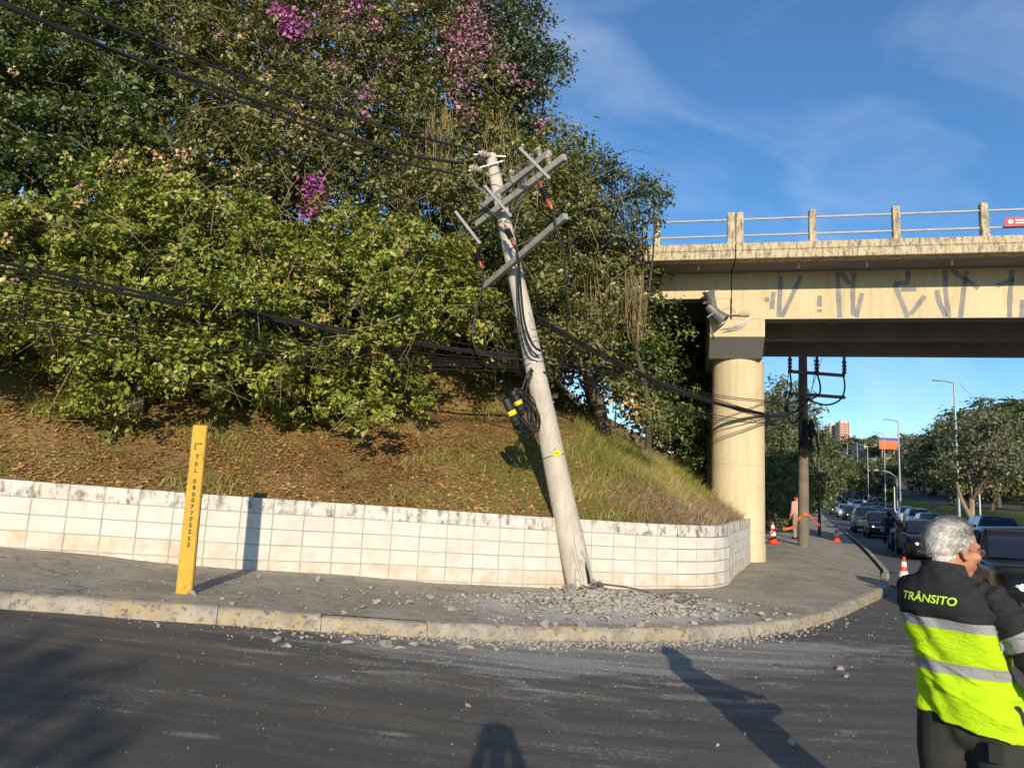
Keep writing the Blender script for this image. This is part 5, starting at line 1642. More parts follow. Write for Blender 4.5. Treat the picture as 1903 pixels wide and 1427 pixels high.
# ------------------------------------------------------------------ the traffic officer
OB = at(1806, 1400, 2.98)
OB = Vector((OB.x, OB.y, float(z_road(OB.x, OB.y))))
officer = thing('person', OB, 'grey haired traffic officer in dark and fluorescent yellow jacket standing with his back turned', 'person')
YAW = R(-50)                                   # body faces away, a little to the right
QB = Matrix.Rotation(YAW, 3, 'Z')
UPV[0] = tuple(QB @ Vector((0, 1, 0)))
def OP(x, y, z, lean=True):
    # the trunk sways back over the hips: shoulders go back and to the left
    k = max(0.0, z - 0.92)
    sh = Vector((-0.11 * k, -0.20 * k, 0)) if lean else Vector((0, 0, 0))
    return OB + QB @ (Vector((x, y, z)) + sh)
HC = OP(0.028, 0.055, 1.512) + Vector((0.035, 0.02, 0.0))
HQ = Matrix.Rotation(R(-84), 3, 'Z') @ Matrix.Rotation(R(-6), 3, 'X')
body = MB()
head_shape(body, HC, HQ, 1.06)
chain(body, [OP(0, 0.0, 1.34), OP(0.01, 0.015, 1.42), HC + Vector((0, 0, -0.02))], [0.072, 0.060, 0.058])
chain(body, [OP(0, 0, 0.93), OP(0, 0, 1.10), OP(0, 0, 1.28), OP(0, 0, 1.36)], [(0.15, 0.11), (0.14, 0.10), (0.17, 0.10), (0.10, 0.07)])
SH = {1: OP(0.178, 0.0, 1.325), -1: OP(-0.15, 0.05, 1.325)}
EL = {1: OP(0.30, -0.03, 1.02), -1: OP(-0.185, 0.23, 1.08)}
WR = {1: OP(0.25, 0.22, 0.98), -1: OP(-0.02, 0.34, 1.02)}
for s_ in (-1, 1):
    chain(body, [SH[s_], EL[s_], WR[s_]], [0.038, 0.030, 0.024])
    hand(body, WR[s_], (WR[s_] - EL[s_]) + Vector((0.0, 0.02, 0.0)), (-s_, 0.2, 0.1), 1.0, 0.7)
    hip, knee, ank = OP(s_ * 0.095, 0, 0.90), OP(s_ * 0.105, 0.02, 0.48), OP(s_ * 0.115, -0.01, 0.09)
    chain(body, [hip, knee, ank], [0.085, 0.058, 0.042])
    chain(body, [ank, OP(s_ * 0.12, 0.06, 0.045), OP(s_ * 0.13, 0.14, 0.03)], [0.04, 0.036, 0.028])
bd = remesh(body, 'body', M['skin'], officer, 0.007, 2, 0.5)

# jacket: trunk and sleeves grown into one shell, dark yoke, fluorescent panel, reflective bands
t = NT('officer_jacket')
po = t.pos(obj=True)
tz, au, ia = t.attr('tz'), t.attr('au'), t.attr('isarm')
dark = t.mix(t.noise(po, 40, 3), (0.016, 0.018, 0.020), (0.028, 0.030, 0.032))
lime = t.mix(t.noise(po, 8, 4), (0.42, 0.68, 0.005), (0.49, 0.76, 0.012))
weave = t.n('TexVoronoi', i_Vector=po, i_Scale=420.0).outputs['Distance']
refl = t.mix(t.ramp(weave, [(0.2, 0.0), (0.6, 1.0)]), (0.26, 0.27, 0.275), (0.36, 0.37, 0.375))
def between(x, lo, hi): return t.math('MULTIPLY', t.math('GREATER_THAN', x, lo), t.math('LESS_THAN', x, hi))
tors = t.mix(t.math('LESS_THAN', tz, 1.225), dark, lime)
tors = t.mix(between(tz, 1.186, 1.226), tors, refl)
tors = t.mix(between(tz, 1.004, 1.052), tors, refl)
tors = t.mix(between(tz, 0.858, 0.8595), tors, (0.25, 0.42, 0.0))
armc = t.mix(between(au, 0.355, 0.435), dark, refl)
ism = t.math('GREATER_THAN', ia, 0.5)
col = t.mix(ism, tors, armc)
M['jacket'] = t.bsdf(col, 0.8, 0, t.math('ADD', t.noise(po, 260, 2), t.math('MULTIPLY', t.noise(t.pos((6, 6, 15), (0.3, 0.2, 0), obj=True), 2.2, 5, 0.6, 1.2), 5.0)), 0.5, 0.006, 0.25)
RX = lambda z: float(np.interp(z, [0.80, 0.85, 0.92, 1.0, 1.12, 1.24, 1.29, 1.335, 1.37, 1.40, 1.43], [0.205, 0.206, 0.196, 0.182, 0.188, 0.198, 0.196, 0.178, 0.140, 0.098, 0.078]))
RY = lambda z: float(np.interp(z, [0.80, 0.85, 0.92, 1.0, 1.12, 1.24, 1.29, 1.335, 1.37, 1.40, 1.43], [0.152, 0.152, 0.146, 0.138, 0.140, 0.143, 0.138, 0.122, 0.104, 0.088, 0.076]))
nA = 48
mb = MB()
vs = []
zl = np.linspace(0.80, 1.435, 40)
for z in zl:
    for j in range(nA):
        a = 2 * math.pi * j / nA
        ca, sa = math.cos(a), math.sin(a)
        x = RX(z) * math.copysign(abs(ca) ** 0.86, ca)
        y = RY(z) * math.copysign(abs(sa) ** 0.86, sa)
        dz = -0.035 * ca * max(0, (0.95 - z) / 0.15)
        vs.append(OP(x + 0.06 * max(0, 0.98 - z), y, z + dz))
k = len(zl)
fs = [(i * nA + j, i * nA + (j + 1) % nA, (i + 1) * nA + (j + 1) % nA, (i + 1) * nA + j) for i in range(k - 1) for j in range(nA)]
fs += [tuple(range(nA - 1, -1, -1)), tuple((k - 1) * nA + j for j in range(nA))]
mb.add(vs, fs)
ARM = {}
for s_ in (-1, 1):
    P_ = dense([tuple(q) for q in (OP(s_ * 0.11, 0, 1.345), SH[s_] + Vector((0, 0, -0.02)), SH[s_].lerp(EL[s_], 0.5) + QB @ Vector((s_ * 0.012, 0, 0)), EL[s_], EL[s_].lerp(WR[s_], 0.5), WR[s_])], 10)
    u = np.linspace(0, 1, len(P_))
    rad = np.interp(u, [0, 0.12, 0.25, 0.4, 0.58, 0.7, 0.97, 1.0], [0.046, 0.064, 0.072, 0.069, 0.066, 0.060, 0.048, 0.044])
    mb.tube([Vector(q) for q in P_], [float(r) for r in rad], 22, up=(0.3, 1, 0.1))
    ARM[s_] = (P_, u, rad)
jk = mb.build('jacket', M['jacket'], officer)
applied(jk, [('REMESH', dict(mode='VOXEL', voxel_size=0.0065, use_smooth_shade=True)), ('SMOOTH', dict(iterations=8, factor=0.6))])
me = jk.data
nv = len(me.vertices)
co = np.empty(nv * 3, np.float32)
me.vertices.foreach_get('co', co)
co = co.reshape(-1, 3) + np.array(OB)
no = np.empty(nv * 3, np.float32)
me.vertices.foreach_get('normal', no)
no = no.reshape(-1, 3)
QBn = np.array(QB)
loc = (co - np.array(OB)) @ QBn            # into body axes
zc_ = loc[:, 2]
kk_ = np.maximum(0, zc_ - 0.92)
loc = loc + np.c_[0.11 * kk_, 0.20 * kk_, np.zeros(nv)]
ca = loc[:, 0] / np.maximum(np.hypot(loc[:, 0], loc[:, 1] * 1.4), 1e-6)
tzv = zc_ + 0.035 * ca * np.clip((0.95 - zc_) / 0.15, 0, 1)
auv, isv = np.zeros(nv), np.zeros(nv)
armd = np.full(nv, 9.0)
for s_ in (-1, 1):
    P_, u, rad = ARM[s_]
    D = np.linalg.norm(co[:, None, :] - P_[None], axis=2)
    i = D.argmin(1)
    dr = D[np.arange(nv), i] / rad[i]
    on = (np.abs(loc[:, 0]) * 1.0 > np.array([RX(min(max(z, 0.8), 1.43)) for z in zc_]) * 0.93) & (dr < 1.25) & (np.sign(loc[:, 0]) == s_) & ((zc_ > 1.0) | (loc[:, 1] > 0.08))
    on |= (dr < 1.2) & (u[i] > 0.62) & (loc[:, 1] > 0.06)
    i0 = np.clip(i, 0, len(P_) - 2)
    best = np.full(nv, 9.0)
    uc = u[i].copy()
    for k_ in (-1, 0):
        ia_ = np.clip(i + k_, 0, len(P_) - 2)
        A0, A1 = P_[ia_], P_[ia_ + 1]
        tt_ = np.clip(((co - A0) * (A1 - A0)).sum(1) / np.maximum(((A1 - A0) ** 2).sum(1), 1e-9), 0, 1)
        dd_ = np.linalg.norm(co - (A0 + (A1 - A0) * tt_[:, None]), axis=1)
        uc = np.where(dd_ < best, u[ia_] + (u[ia_ + 1] - u[ia_]) * tt_, uc)
        best = np.minimum(best, dd_)
    auv = np.where(on, uc, auv)
    isv = np.where(on, 1.0, isv)
aa = np.arctan2(loc[:, 1], loc[:, 0])
fold = 0.0042 * np.sin(4 * aa + 15 * zc_ + 1.6 * np.sin(6 * zc_ + 2 * aa)) + 0.0034 * np.sin(34 * zc_ + 3.5 * loc[:, 0] * 9 + 2.0 * np.sin(3 * aa)) + 0.002 * np.sin(61 * zc_ - 40 * loc[:, 0])
crease = 1 - np.abs(np.sin(7.5 * loc[:, 0] + 11 * zc_ + 1.7 * np.sin(13 * zc_ + 5 * loc[:, 0]))) 
crease2 = 1 - np.abs(np.sin(-9 * loc[:, 0] + 17 * zc_ + 1.4 * np.sin(9 * loc[:, 0] - 7 * zc_)))
fold = fold * 1.3 + 0.0055 * crease ** 4 + 0.0045 * crease2 ** 5 - 0.003
fold *= np.where(zc_ > 1.24, 0.35, np.where(zc_ < 1.0, 1.5, 1.0))
farm = 0.005 * np.sin(46 * auv + 14 * (loc[:, 1])) + 0.004 * np.sin(70 * auv - 30 * loc[:, 2])
co2 = co + no * np.where(isv > 0.5, farm, fold)[:, None]
me.vertices.foreach_set('co', (co2 - np.array(OB)).astype(np.float32).ravel())
for nm, arr in (('tz', tzv), ('au', auv), ('isarm', isv)):
    A_ = me.attributes.new(nm, 'FLOAT', 'POINT')
    A_.data.foreach_set('value', arr.astype(np.float32))
me.update()
jv, jf = [Vector(q) for q in co2], [tuple(p_.vertices) for p_ in me.polygons]
mb = MB()
ring = [(math.cos(2 * math.pi * j / 40), math.sin(2 * math.pi * j / 40)) for j in range(41)]
rows = []
for z, k, yy in ((1.375, 1.32, 0.0), (1.42, 1.12, 0.004), (1.448, 1.08, 0.006), (1.448, 1.0, 0.006), (1.40, 1.0, 0.004)):
    rows.append([OP(0.076 * k * ca_ + 0.004, 0.074 * k * sa_ + 0.012 + yy, z - 0.014 * sa_) for ca_, sa_ in ring])
mb.grid(rows).build('collar', pm('collar_cloth', (0.018, 0.02, 0.022), (0.03, 0.032, 0.034), 30, 0.9), jk, smooth=True)
# the word on the back
bpy.context.view_layer.update()
bvh = BVHTree.FromPolygons(jv, jf)
tv, tf = text_mesh('TRÂNSITO', 0.046, 0.0, shear=0.18, bold=0.0009)
bx_, bn_ = QB @ Vector((1, 0, 0)), QB @ Vector((0, 1, 0))
out = []
tc_ = OP(-0.035, -0.30, 1.305)
for x, y, z in tv:
    o_ = tc_ + bx_ * (x * 1.0) + Vector((0, 0, y)) - bn_ * 0.2 - bx_ * 0.0
    loc, nor, idx, dist = bvh.ray_cast(o_, bn_, 1.0)
    if loc is None: loc = o_ + bn_ * 0.3
    out.append(loc - bn_ * 0.004)
M['lime_print'] = pm('lime_lettering', (0.50, 0.80, 0.05), (0.56, 0.86, 0.08), 60, 0.7)
MB().add(out, tf).build('lettering', M['lime_print'], jk)
# trousers, belt and shoes
M['trousers'] = pm('dark_trousers', (0.022, 0.024, 0.022), (0.042, 0.044, 0.038), 7, 0.9, bump=0.35, bscale=9, obj=True)
mb = MB()
chain(mb, [OP(0, 0, 0.80), OP(0, 0, 0.88), OP(0, 0, 0.97)], [(0.178, 0.125), (0.175, 0.118), (0.16, 0.11)], 20)
for s_ in (-1, 1):
    chain(mb, [OP(s_ * 0.09, 0, 0.86), OP(s_ * 0.105, 0.0, 0.66), OP(s_ * 0.11, 0.02, 0.46), OP(s_ * 0.115, 0.0, 0.25), OP(s_ * 0.118, 0.0, 0.07)], [0.112, 0.103, 0.088, 0.08, 0.078], 18)
remesh(mb, 'trousers', M['trousers'], officer, 0.012, 2, 0.5)
mb = MB()
mb.beam(OP(0.10, -0.135, 0.735, False), OP(0.15, -0.12, 0.735, False), 0.02, 0.075, (0, 0, 1), 0.004)
mb.build('belt_pouch', M['black_plastic'], officer)
for s_ in (-1, 1):
    mb = MB()
    chain(mb, [OP(s_ * 0.118, -0.05, 0.045), OP(s_ * 0.122, 0.05, 0.05), OP(s_ * 0.13, 0.17, 0.035)], [(0.042, 0.045), (0.045, 0.05), (0.04, 0.03)], 12)
    mb.build('shoe', M['shoe'], officer, smooth=True)
# hair: a cap of real strands over the skull
t = NT('grey_hair')
rv = t.attr('rnd')
M['hair'] = t.bsdf(t.ramp(rv, [(0.0, (0.14, 0.13, 0.125)), (0.3, (0.38, 0.365, 0.345)), (0.6, (0.66, 0.64, 0.61)), (1.0, (0.88, 0.86, 0.82))]), 0.5, spec=0.4)
bvh_h = BVHTree.FromPolygons([bd.data.vertices[i].co + WL[officer.name] for i in range(len(bd.data.vertices))], [tuple(p_.vertices) for p_ in bd.data.polygons])
hv, hf, ha = [], [], []
roots = 0
HQi = HQ.transposed()
while roots < 9000:
    d = unit(rng.normal(0, 1, 3))
    dl = Vector(d)
    # keep scalp only: behind the hairline, above the nape
    az = math.atan2(d[1], abs(d[0]))
    if d[1] > 0.55 and d[2] < 0.62: continue
    if d[2] < -0.62 + (0.30 if d[1] > -0.3 else 0.0): continue
    if d[1] > 0.05 and d[2] < 0.15: continue
    if d[1] > -0.30 and d[2] < -0.05 and abs(d[0]) > 0.4: continue
    hit = bvh_h.ray_cast(HC + HQ @ Vector((0, -0.01, 0.02)) + HQ @ dl * 0.25, -(HQ @ dl), 0.4)
    if hit[0] is None: continue
    p0, nn_ = hit[0], hit[1]
    # combed back and down
    comb = HQ @ Vector((0.15 * d[0], -0.75, -0.55 if d[1] < 0.2 else -0.05))
    comb = comb - nn_ * comb.dot(nn_)
    if comb.length < 1e-4: continue
    comb.normalize()
    L = random.uniform(0.03, 0.056)
    lift = random.uniform(0.22, 0.42)
    jit = Vector(rng.normal(0, 0.10, 3))
    s_ = nn_.cross(comb).normalized() * random.uniform(0.0007, 0.0013)
    p1 = p0 + (comb + nn_ * lift * 1.2 + jit * 0.5).normalized() * L * 0.5
    p2 = p1 + (comb + nn_ * (lift * 0.1) + jit).normalized() * L * 0.6
    b = len(hv)
    hv += [p0 - s_ * 1.2, p0 + s_ * 1.2, p1 + s_, p1 - s_, p2 + s_ * 0.2, p2 - s_ * 0.2]
    hf += [(b, b + 1, b + 2, b + 3), (b + 3, b + 2, b + 4, b + 5)]
    loc_ = HQi @ (p0 - HC)
    kk = min(1, max(0, 0.50 + 0.17 * rng.normal() + 0.24 * math.sin(95 * loc_.x + 60 * loc_.z + 25 * loc_.y) * math.sin(70 * loc_.z - 50 * loc_.x) + 0.12 * (loc_.y < -0.03)))
    ha += [kk] * 6
    roots += 1
np_mesh('hair', np.array([tuple(q) for q in hv]), np.array(hf), M['hair'], officer, attr={'rnd': ha}, smooth=True)
# spectacles
def HP(x, y, z): return HC + HQ @ (Vector((x, y, z)) * 1.06)
mb = MB()
for s_ in (-1, 1):
    ringp = [HP(s_ * (0.031 + 0.023 * math.cos(a)), 0.104 - 0.012 * abs(0.031 + 0.023 * math.cos(a)) / 0.05, -0.001 + 0.017 * math.sin(a)) for a in np.linspace(0, 2 * math.pi, 17)]
    mb.tube(ringp, 0.0013, 5, cap=False)
    mb.tube([HP(s_ * 0.056, 0.092, 0.004), HP(s_ * 0.076, 0.07, 0.006), HP(s_ * 0.083, 0.02, 0.006), HP(s_ * 0.084, -0.012, 0.006), HP(s_ * 0.084, -0.03, -0.01)], 0.0016, 5)
mb.tube([HP(-0.009, 0.106, 0.004), HP(0.009, 0.106, 0.004)], 0.0013, 5)
gl = mb.build('spectacles', M['galv'], officer, smooth=True)
t = NT('spectacle_lens')
g = t.n('BsdfGlossy', i_Roughness=0.02, i_Color=(0.9, 0.92, 0.95))
tr = t.n('BsdfTransparent', i_Color=(0.85, 0.88, 0.9))
mxs = t.n('MixShader', x0=0.15, x1=tr.outputs[0], x2=g.outputs[0])
t.t.links.new(mxs.outputs[0], t.out.inputs['Surface'])
mb = MB()
for s_ in (-1, 1):
    mb.add([HP(s_ * (0.031 + 0.022 * math.cos(a)), 0.103, -0.001 + 0.016 * math.sin(a)) for a in np.linspace(0, 2 * math.pi, 16, endpoint=False)], [tuple(range(16))])
mb.build('lens', t.m, gl)

# ------------------------------------------------------------------ smaller figures
def figure(name, label, q, yaw, pose, top_c, leg_c, hair_c, height=1.72, vox=0.016, hat=None, group=None, cat='person'):
    q = Vector(q)
    th = thing(name, q, label, cat, group)
    Q = Matrix.Rotation(yaw, 3, 'Z')
    UPV[0] = tuple(Q @ Vector((0, 1, 0)))
    k = height / 1.75
    J = dict(pose)
    def P(p_): return q + Q @ (Vector(p_) * k)
    mb = MB()
    hc = P(J['head'])
    head_shape(mb, hc, Q @ Matrix.Rotation(R(J.get('hyaw', 0)), 3, 'Z'), k * 1.05)
    chain(mb, [P(J['neck']), hc], [0.058 * k, 0.055 * k], 10)
    chain(mb, [P(J['hip']), P(J['chest']), P(J['neck'])], [(0.14 * k, 0.10 * k), (0.16 * k, 0.10 * k), (0.06 * k, 0.05 * k)], 14)
    sl, tr_ = MB(), MB()
    chain(sl, [P(J['hip']), P(J['chest']), P(J['neck'])], [(0.165 * k, 0.125 * k), (0.19 * k, 0.125 * k), (0.075 * k, 0.065 * k)], 14)
    for s_ in ('l', 'r'):
        sh, el, wr = P(J['sh' + s_]), P(J['el' + s_]), P(J['wr' + s_])
        chain(mb, [sh, el, wr], [0.045 * k, 0.04 * k, 0.027 * k], 10)
        hand(mb, wr, wr - el, (0, 0.3, -1), k, 0.6)
        chain(sl, [P(J['neck']).lerp(sh, 0.5), sh, sh.lerp(el, 0.6), el, el.lerp(wr, J.get('slv', 0.9))], [0.06 * k, 0.068 * k, 0.062 * k, 0.055 * k, 0.045 * k], 10)
        hp, kn, an_ = P(J['hp' + s_]), P(J['kn' + s_]), P(J['an' + s_])
        toe = P(J['to' + s_])
        chain(mb, [hp, kn, an_, an_.lerp(toe, 0.5), toe], [0.08 * k, 0.056 * k, 0.04 * k, 0.036 * k, 0.026 * k], 10)
        chain(tr_, [P(J['hip']).lerp(hp, 0.6), hp, kn, an_], [0.11 * k, 0.10 * k, 0.076 * k, 0.066 * k], 12)
        sb = MB()
        chain(sb, [an_ + Vector((0, 0, -0.03 * k)), an_.lerp(toe, 0.5) + Vector((0, 0, -0.01)), toe], [0.048 * k, 0.046 * k, 0.036 * k], 8)
        sb.build('shoe', M['shoe'], th, smooth=True)
    remesh(mb, 'body', M['skin'], th, vox * 0.75, 2, 0.5)
    remesh(sl, 'shirt', top_c, th, vox, 2, 0.5)
    remesh(tr_, 'trousers', leg_c, th, vox, 2, 0.5)
    HQ2 = Q @ Matrix.Rotation(R(J.get('hyaw', 0)), 3, 'Z')
    hb = MB()
    if hat is None:
        hb.ball(hc + HQ2 @ Vector((0, -0.02, 0.045)) * k, (0.086 * k, 0.098 * k, 0.082 * k), HQ2, 14, 10)
        hb.build('hair', hair_c, th, smooth=True)
    else:
        hb.ball(hc + HQ2 @ Vector((0, 0.0, 0.02)) * k, (0.125 * k, 0.145 * k, 0.135 * k), HQ2, 18, 12)
        hh = hb.build('helmet', hat, th, smooth=True)
        hb = MB()
        hb.ball(hc + HQ2 @ Vector((0, 0.035, 0.0)) * k, (0.108 * k, 0.122 * k, 0.055 * k), HQ2, 16, 10)
        hb.build('visor', M['visor'], hh, smooth=True)
    return th
STAND = dict(head=(0, .02, 1.61), neck=(0, 0, 1.45), chest=(0, 0, 1.25), hip=(0, 0, .95), shl=(-.18, 0, 1.40), ell=(-.24, -.02, 1.12), wrl=(-.23, .08, .88), shr=(.18, 0, 1.40), elr=(.24, -.02, 1.12), wrr=(.23, .08, .88),
             hpl=(-.09, 0, .92), knl=(-.10, .02, .5), anl=(-.10, 0, .09), tol=(-.11, .15, .03), hpr=(.09, 0, .92), knr=(.10, .02, .5), anr=(.10, 0, .09), tor=(.11, .15, .03))
M['visor'] = pm('dark_visor', (0.012, 0.012, 0.015), None, rough=0.12, spec=0.6)
M['pink_cloth'] = pm('salmon_cloth', (0.56, 0.36, 0.27), (0.48, 0.30, 0.22), 8, 0.9, obj=True)
M['beige_cloth'] = pm('beige_cloth', (0.36, 0.29, 0.21), (0.28, 0.22, 0.16), 8, 0.9, obj=True)
M['black_cloth'] = pm('black_cloth', (0.022, 0.022, 0.026), (0.04, 0.04, 0.045), 8, 0.85, obj=True)
M['dark_hair'] = pm('dark_hair', (0.02, 0.015, 0.012), None, rough=0.6)
q = gz(1481, 1000, 0.14)
ps = dict(STAND)
figure('person', 'person in salmon shirt and beige trousers half hidden behind the second pole', (q.x, q.y, near_z(q.x, q.y)), R(20), ps, M['pink_cloth'], M['beige_cloth'], M['dark_hair'], 1.70)
# the one who takes the picture, standing behind the camera: only the shadow on the asphalt is in view
ps = dict(STAND)
ps.update(head=(0, .02, 1.72), neck=(0, 0, 1.55), chest=(0, 0, 1.34), shl=(-.19, 0, 1.50), shr=(.19, 0, 1.50), ell=(-.19, .08, 1.26), elr=(.19, .08, 1.26), wrl=(-.10, .22, 1.62), wrr=(.10, .22, 1.62), hip=(0, 0, 1.0), hpl=(-.1, 0, .97), hpr=(.1, 0, .97))
figure('person', 'person behind the camera whose head and shoulders shadow falls on the asphalt', (0.14, -0.45, float(z_road(0, -0.4))), 0, ps, M['black_cloth'], M['denim'], M['dark_hair'], 1.76)
# ================================================================== traffic
def paint(name, c, metal=0.3, rough=0.32):
    return pm(name, c, tuple(v * 0.85 for v in c), 3, rough, metal, coat=0.25, spec=0.4, obj=True)
PAINT = {k: paint('car_paint_' + k, c) for k, c in dict(black=(0.012, 0.012, 0.014), navy=(0.014, 0.020, 0.040), grey=(0.075, 0.08, 0.085), silver=(0.34, 0.36, 0.37), white=(0.70, 0.70, 0.69), teal=(0.05, 0.085, 0.10), blue=(0.03, 0.10, 0.22), red=(0.25, 0.02, 0.02), green=(0.045, 0.06, 0.045)).items()}
M['glass'] = pm('car_glass', (0.010, 0.016, 0.028), (0.016, 0.024, 0.040), 2, 0.12, spec=0.35, obj=True)
M['chrome'] = pm('chrome', (0.6, 0.6, 0.6), None, rough=0.18, metal=1.0)
M['lampglass'] = pm('lamp_glass', (0.50, 0.50, 0.48), (0.35, 0.35, 0.34), 12, 0.1, spec=0.8, coat=0.4, obj=True)
M['plate'] = pm('number_plate', (0.42, 0.42, 0.43), (0.36, 0.36, 0.37), 30, 0.5)
M['trim'] = pm('black_trim', (0.014, 0.014, 0.015), (0.022, 0.022, 0.022), 10, 0.5, obj=True)
t = NT('lit_headlamp')
em = t.n('Emission', i_Color=(1.0, 0.86, 0.45, 1), i_Strength=3.2)
t.t.links.new(em.outputs[0], t.out.inputs['Surface'])
M['lit'] = t.m
M['tail'] = pm('tail_lamp', (0.25, 0.01, 0.01), None, rough=0.2)

SPEC = dict(
    hatch=dict(L=3.95, W=1.70, H=1.50, hood=0.98, cowl=1.02, ws=0.62, roof_r=3.35, rear=3.85, gc=0.14, sill=0.20, bed=None),
    sedan=dict(L=4.45, W=1.76, H=1.46, hood=0.94, cowl=1.22, ws=0.74, roof_r=3.25, rear=3.95, gc=0.14, sill=0.19, bed=None),
    suv=dict(L=4.45, W=1.84, H=1.70, hood=1.10, cowl=1.12, ws=0.62, roof_r=3.95, rear=4.35, gc=0.20, sill=0.27, bed=None),
    pickup=dict(L=5.1, W=1.84, H=1.74, hood=1.12, cowl=1.25, ws=0.65, roof_r=3.15, rear=3.40, gc=0.22, sill=0.32, bed=3.5),
    van=dict(L=4.9, W=1.90, H=2.05, hood=1.15, cowl=0.75, ws=0.72, roof_r=4.7, rear=4.88, gc=0.20, sill=0.28, bed=None))
def make_car(kind, detail=True):
    S_ = SPEC[kind]
    L, W, H, hd = S_['L'], S_['W'], S_['H'], S_['hood']
    hw, sl = W / 2, S_['sill']
    th = thing('car', (0, 0, 0), 'x', 'car')
    y0 = 0.0                                  # front bumper at y = 0, the car runs to +L
    belt = hd + 0.02
    stn = [(0.0, 0.66, sl + 0.14, hd - 0.36, hd - 0.30), (0.05, 0.84, sl + 0.04, hd - 0.27, hd - 0.20), (0.16, 0.93, sl, hd - 0.20, hd - 0.12), (0.42, 0.985, sl, hd - 0.14, hd - 0.04), (S_['cowl'] * 0.8, 1.0, sl, hd - 0.09, hd + 0.0),
           (S_['cowl'] + 0.15, 1.0, sl, belt - 0.05, belt + 0.02), (L * 0.5, 1.005, sl, belt - 0.04, belt + 0.03), (L * 0.78, 1.0, sl, belt - 0.03, belt + 0.04), (L - 0.25, 0.97, sl, belt - 0.03, belt + 0.02), (L - 0.06, 0.90, sl + 0.05, belt - 0.08, belt - 0.04), (L, 0.78, sl + 0.12, belt - 0.16, belt - 0.12)]
    rows = []
    for (y, k, zb, zs, zt) in stn:
        w = hw * k
        half = [(0.0, zb), (w * 0.86, zb), (w * 0.985, zb + 0.10), (w, (zb + zs) * 0.5 + 0.05), (w * 0.985, zs), (w * 0.93, zs + (zt - zs) * 0.7), (w * 0.80, zt), (0.0, zt + 0.025)]
        sec = half + [(-x, z) for x, z in half[-2:0:-1]]
        rows.append([(x, y, z) for x, z in sec] )
    mb = MB()
    n = len(rows[0])
    mb.add([p_ for r_ in rows for p_ in r_], [(i * n + j, i * n + (j + 1) % n, (i + 1) * n + (j + 1) % n, (i + 1) * n + j) for i in range(len(rows) - 1) for j in range(n)] + [tuple(range(n - 1, -1, -1)), tuple((len(rows) - 1) * n + j for j in range(n))])
    mb.build('body', PAINT['black'], th, smooth=True, sharp=42)
    # cabin
    yb0, yt0, yt1, yb1 = S_['cowl'], S_['cowl'] + S_['ws'], S_['roof_r'], S_['rear']
    wb, wt_ = hw * 0.93, hw * 0.93 - S_['gc'] * 1.25
    zb, zt = belt - 0.01, H
    rowsC = []
    for (y, zz, w, dom) in ((yb0, zb, wb * 0.96, 0.0), (yb0 + (yt0 - yb0) * 0.55, zb + (zt - zb) * 0.60, (wb + wt_) / 2 * 0.985, 0.01), (yt0, zt - 0.035, wt_ * 0.98, 0.02), (yt0 + 0.25, zt - 0.004, wt_, 0.025), ((yt0 + yt1) / 2, zt, wt_ * 1.0, 0.03), (yt1 - 0.2, zt - 0.02, wt_ * 0.985, 0.025), (yt1, zt - 0.06, wt_ * 0.96, 0.02), (yb1, zb + 0.02, wb * 0.93, 0.0)):
        rowsC.append([(-wb * 0.985 if zz > zb + 0.1 else -w, y, zb - 0.02), (-w - 0.03, y, zz - 0.07 if zz > zb + 0.1 else zb - 0.01), (-w + 0.05, y, zz - 0.012), (0, y, zz + dom), (w - 0.05, y, zz - 0.012), (w + 0.03, y, zz - 0.07 if zz > zb + 0.1 else zb - 0.01), (wb * 0.985 if zz > zb + 0.1 else w, y, zb - 0.02)])
    MB().grid(rowsC).build('cabin', PAINT['black'], th, smooth=True, sharp=42)
    def panel(name, q, mat, parent, out, push=0.006, k=1):
        c = [Vector(p_) for p_ in q]
        o_ = Vector(out).normalized() * push
        # sheet with thickness
        m_ = MB()
        P0 = [p_ + o_ for p_ in c]
        P1 = [p_ - o_ * 0.8 for p_ in c]
        k_ = len(c)
        m_.add(P0 + P1, [tuple(range(k_))] + [(i, k_ + i, k_ + (i + 1) % k_, (i + 1) % k_) for i in range(k_)])
        return m_.build(name, mat, parent)
    e = 0.05
    zw0, zw1 = zb + 0.05, zt - 0.075
    def ws_pt(u, v):                           # windscreen surface
        y = yb0 + (yt0 - yb0) * v
        z = zb + (zt - 0.035 - zb) * v
        if v > 0.0: z += 0.045 * math.sin(math.pi * v) * 1.0
        w = (wb * 0.96 + (wt_ * 0.98 - wb * 0.96) * v) * 0.93
        return (u * w, y - 0.014 - 0.03 * (1 - u * u), z + 0.014)
    MB().grid([[ws_pt(u, v) for u in np.linspace(-1, 1, 7)] for v in (0.04, 0.3, 0.55, 0.8, 0.97)]).build('windscreen', M['glass'], th, smooth=True)
    if detail:
        MB().grid([[(u * wb * 0.82 * (1 - 0.12 * v), yb1 + 0.014 + (yt1 - yb1) * v, zb + 0.06 + (zt - 0.10 - zb - 0.06) * v + 0.01) for u in np.linspace(-1, 1, 3)] for v in (0.0, 0.9)]).build('rear_window', M['glass'], th)
    ym = (yt0 + yt1) / 2
    for s_ in (-1, 1):
        def sw(y, v): return (s_ * ((wb * 0.985 + 0.012) * (1 - v) + (wt_ + 0.038) * v), y, zw0 + (zw1 - zw0) * v)
        panel('side_window', [sw(yb0 + 0.42, 0), sw(ym - 0.05, 0), sw(ym - 0.05, 1), sw(yt0 + 0.06, 1)], M['glass'], th, (s_, 0, 0.3))
        panel('side_window', [sw(ym + 0.05, 0), sw(yb1 - 0.30, 0), sw(yt1 - 0.10, 1), sw(ym + 0.05, 1)], M['glass'], th, (s_, 0, 0.3))
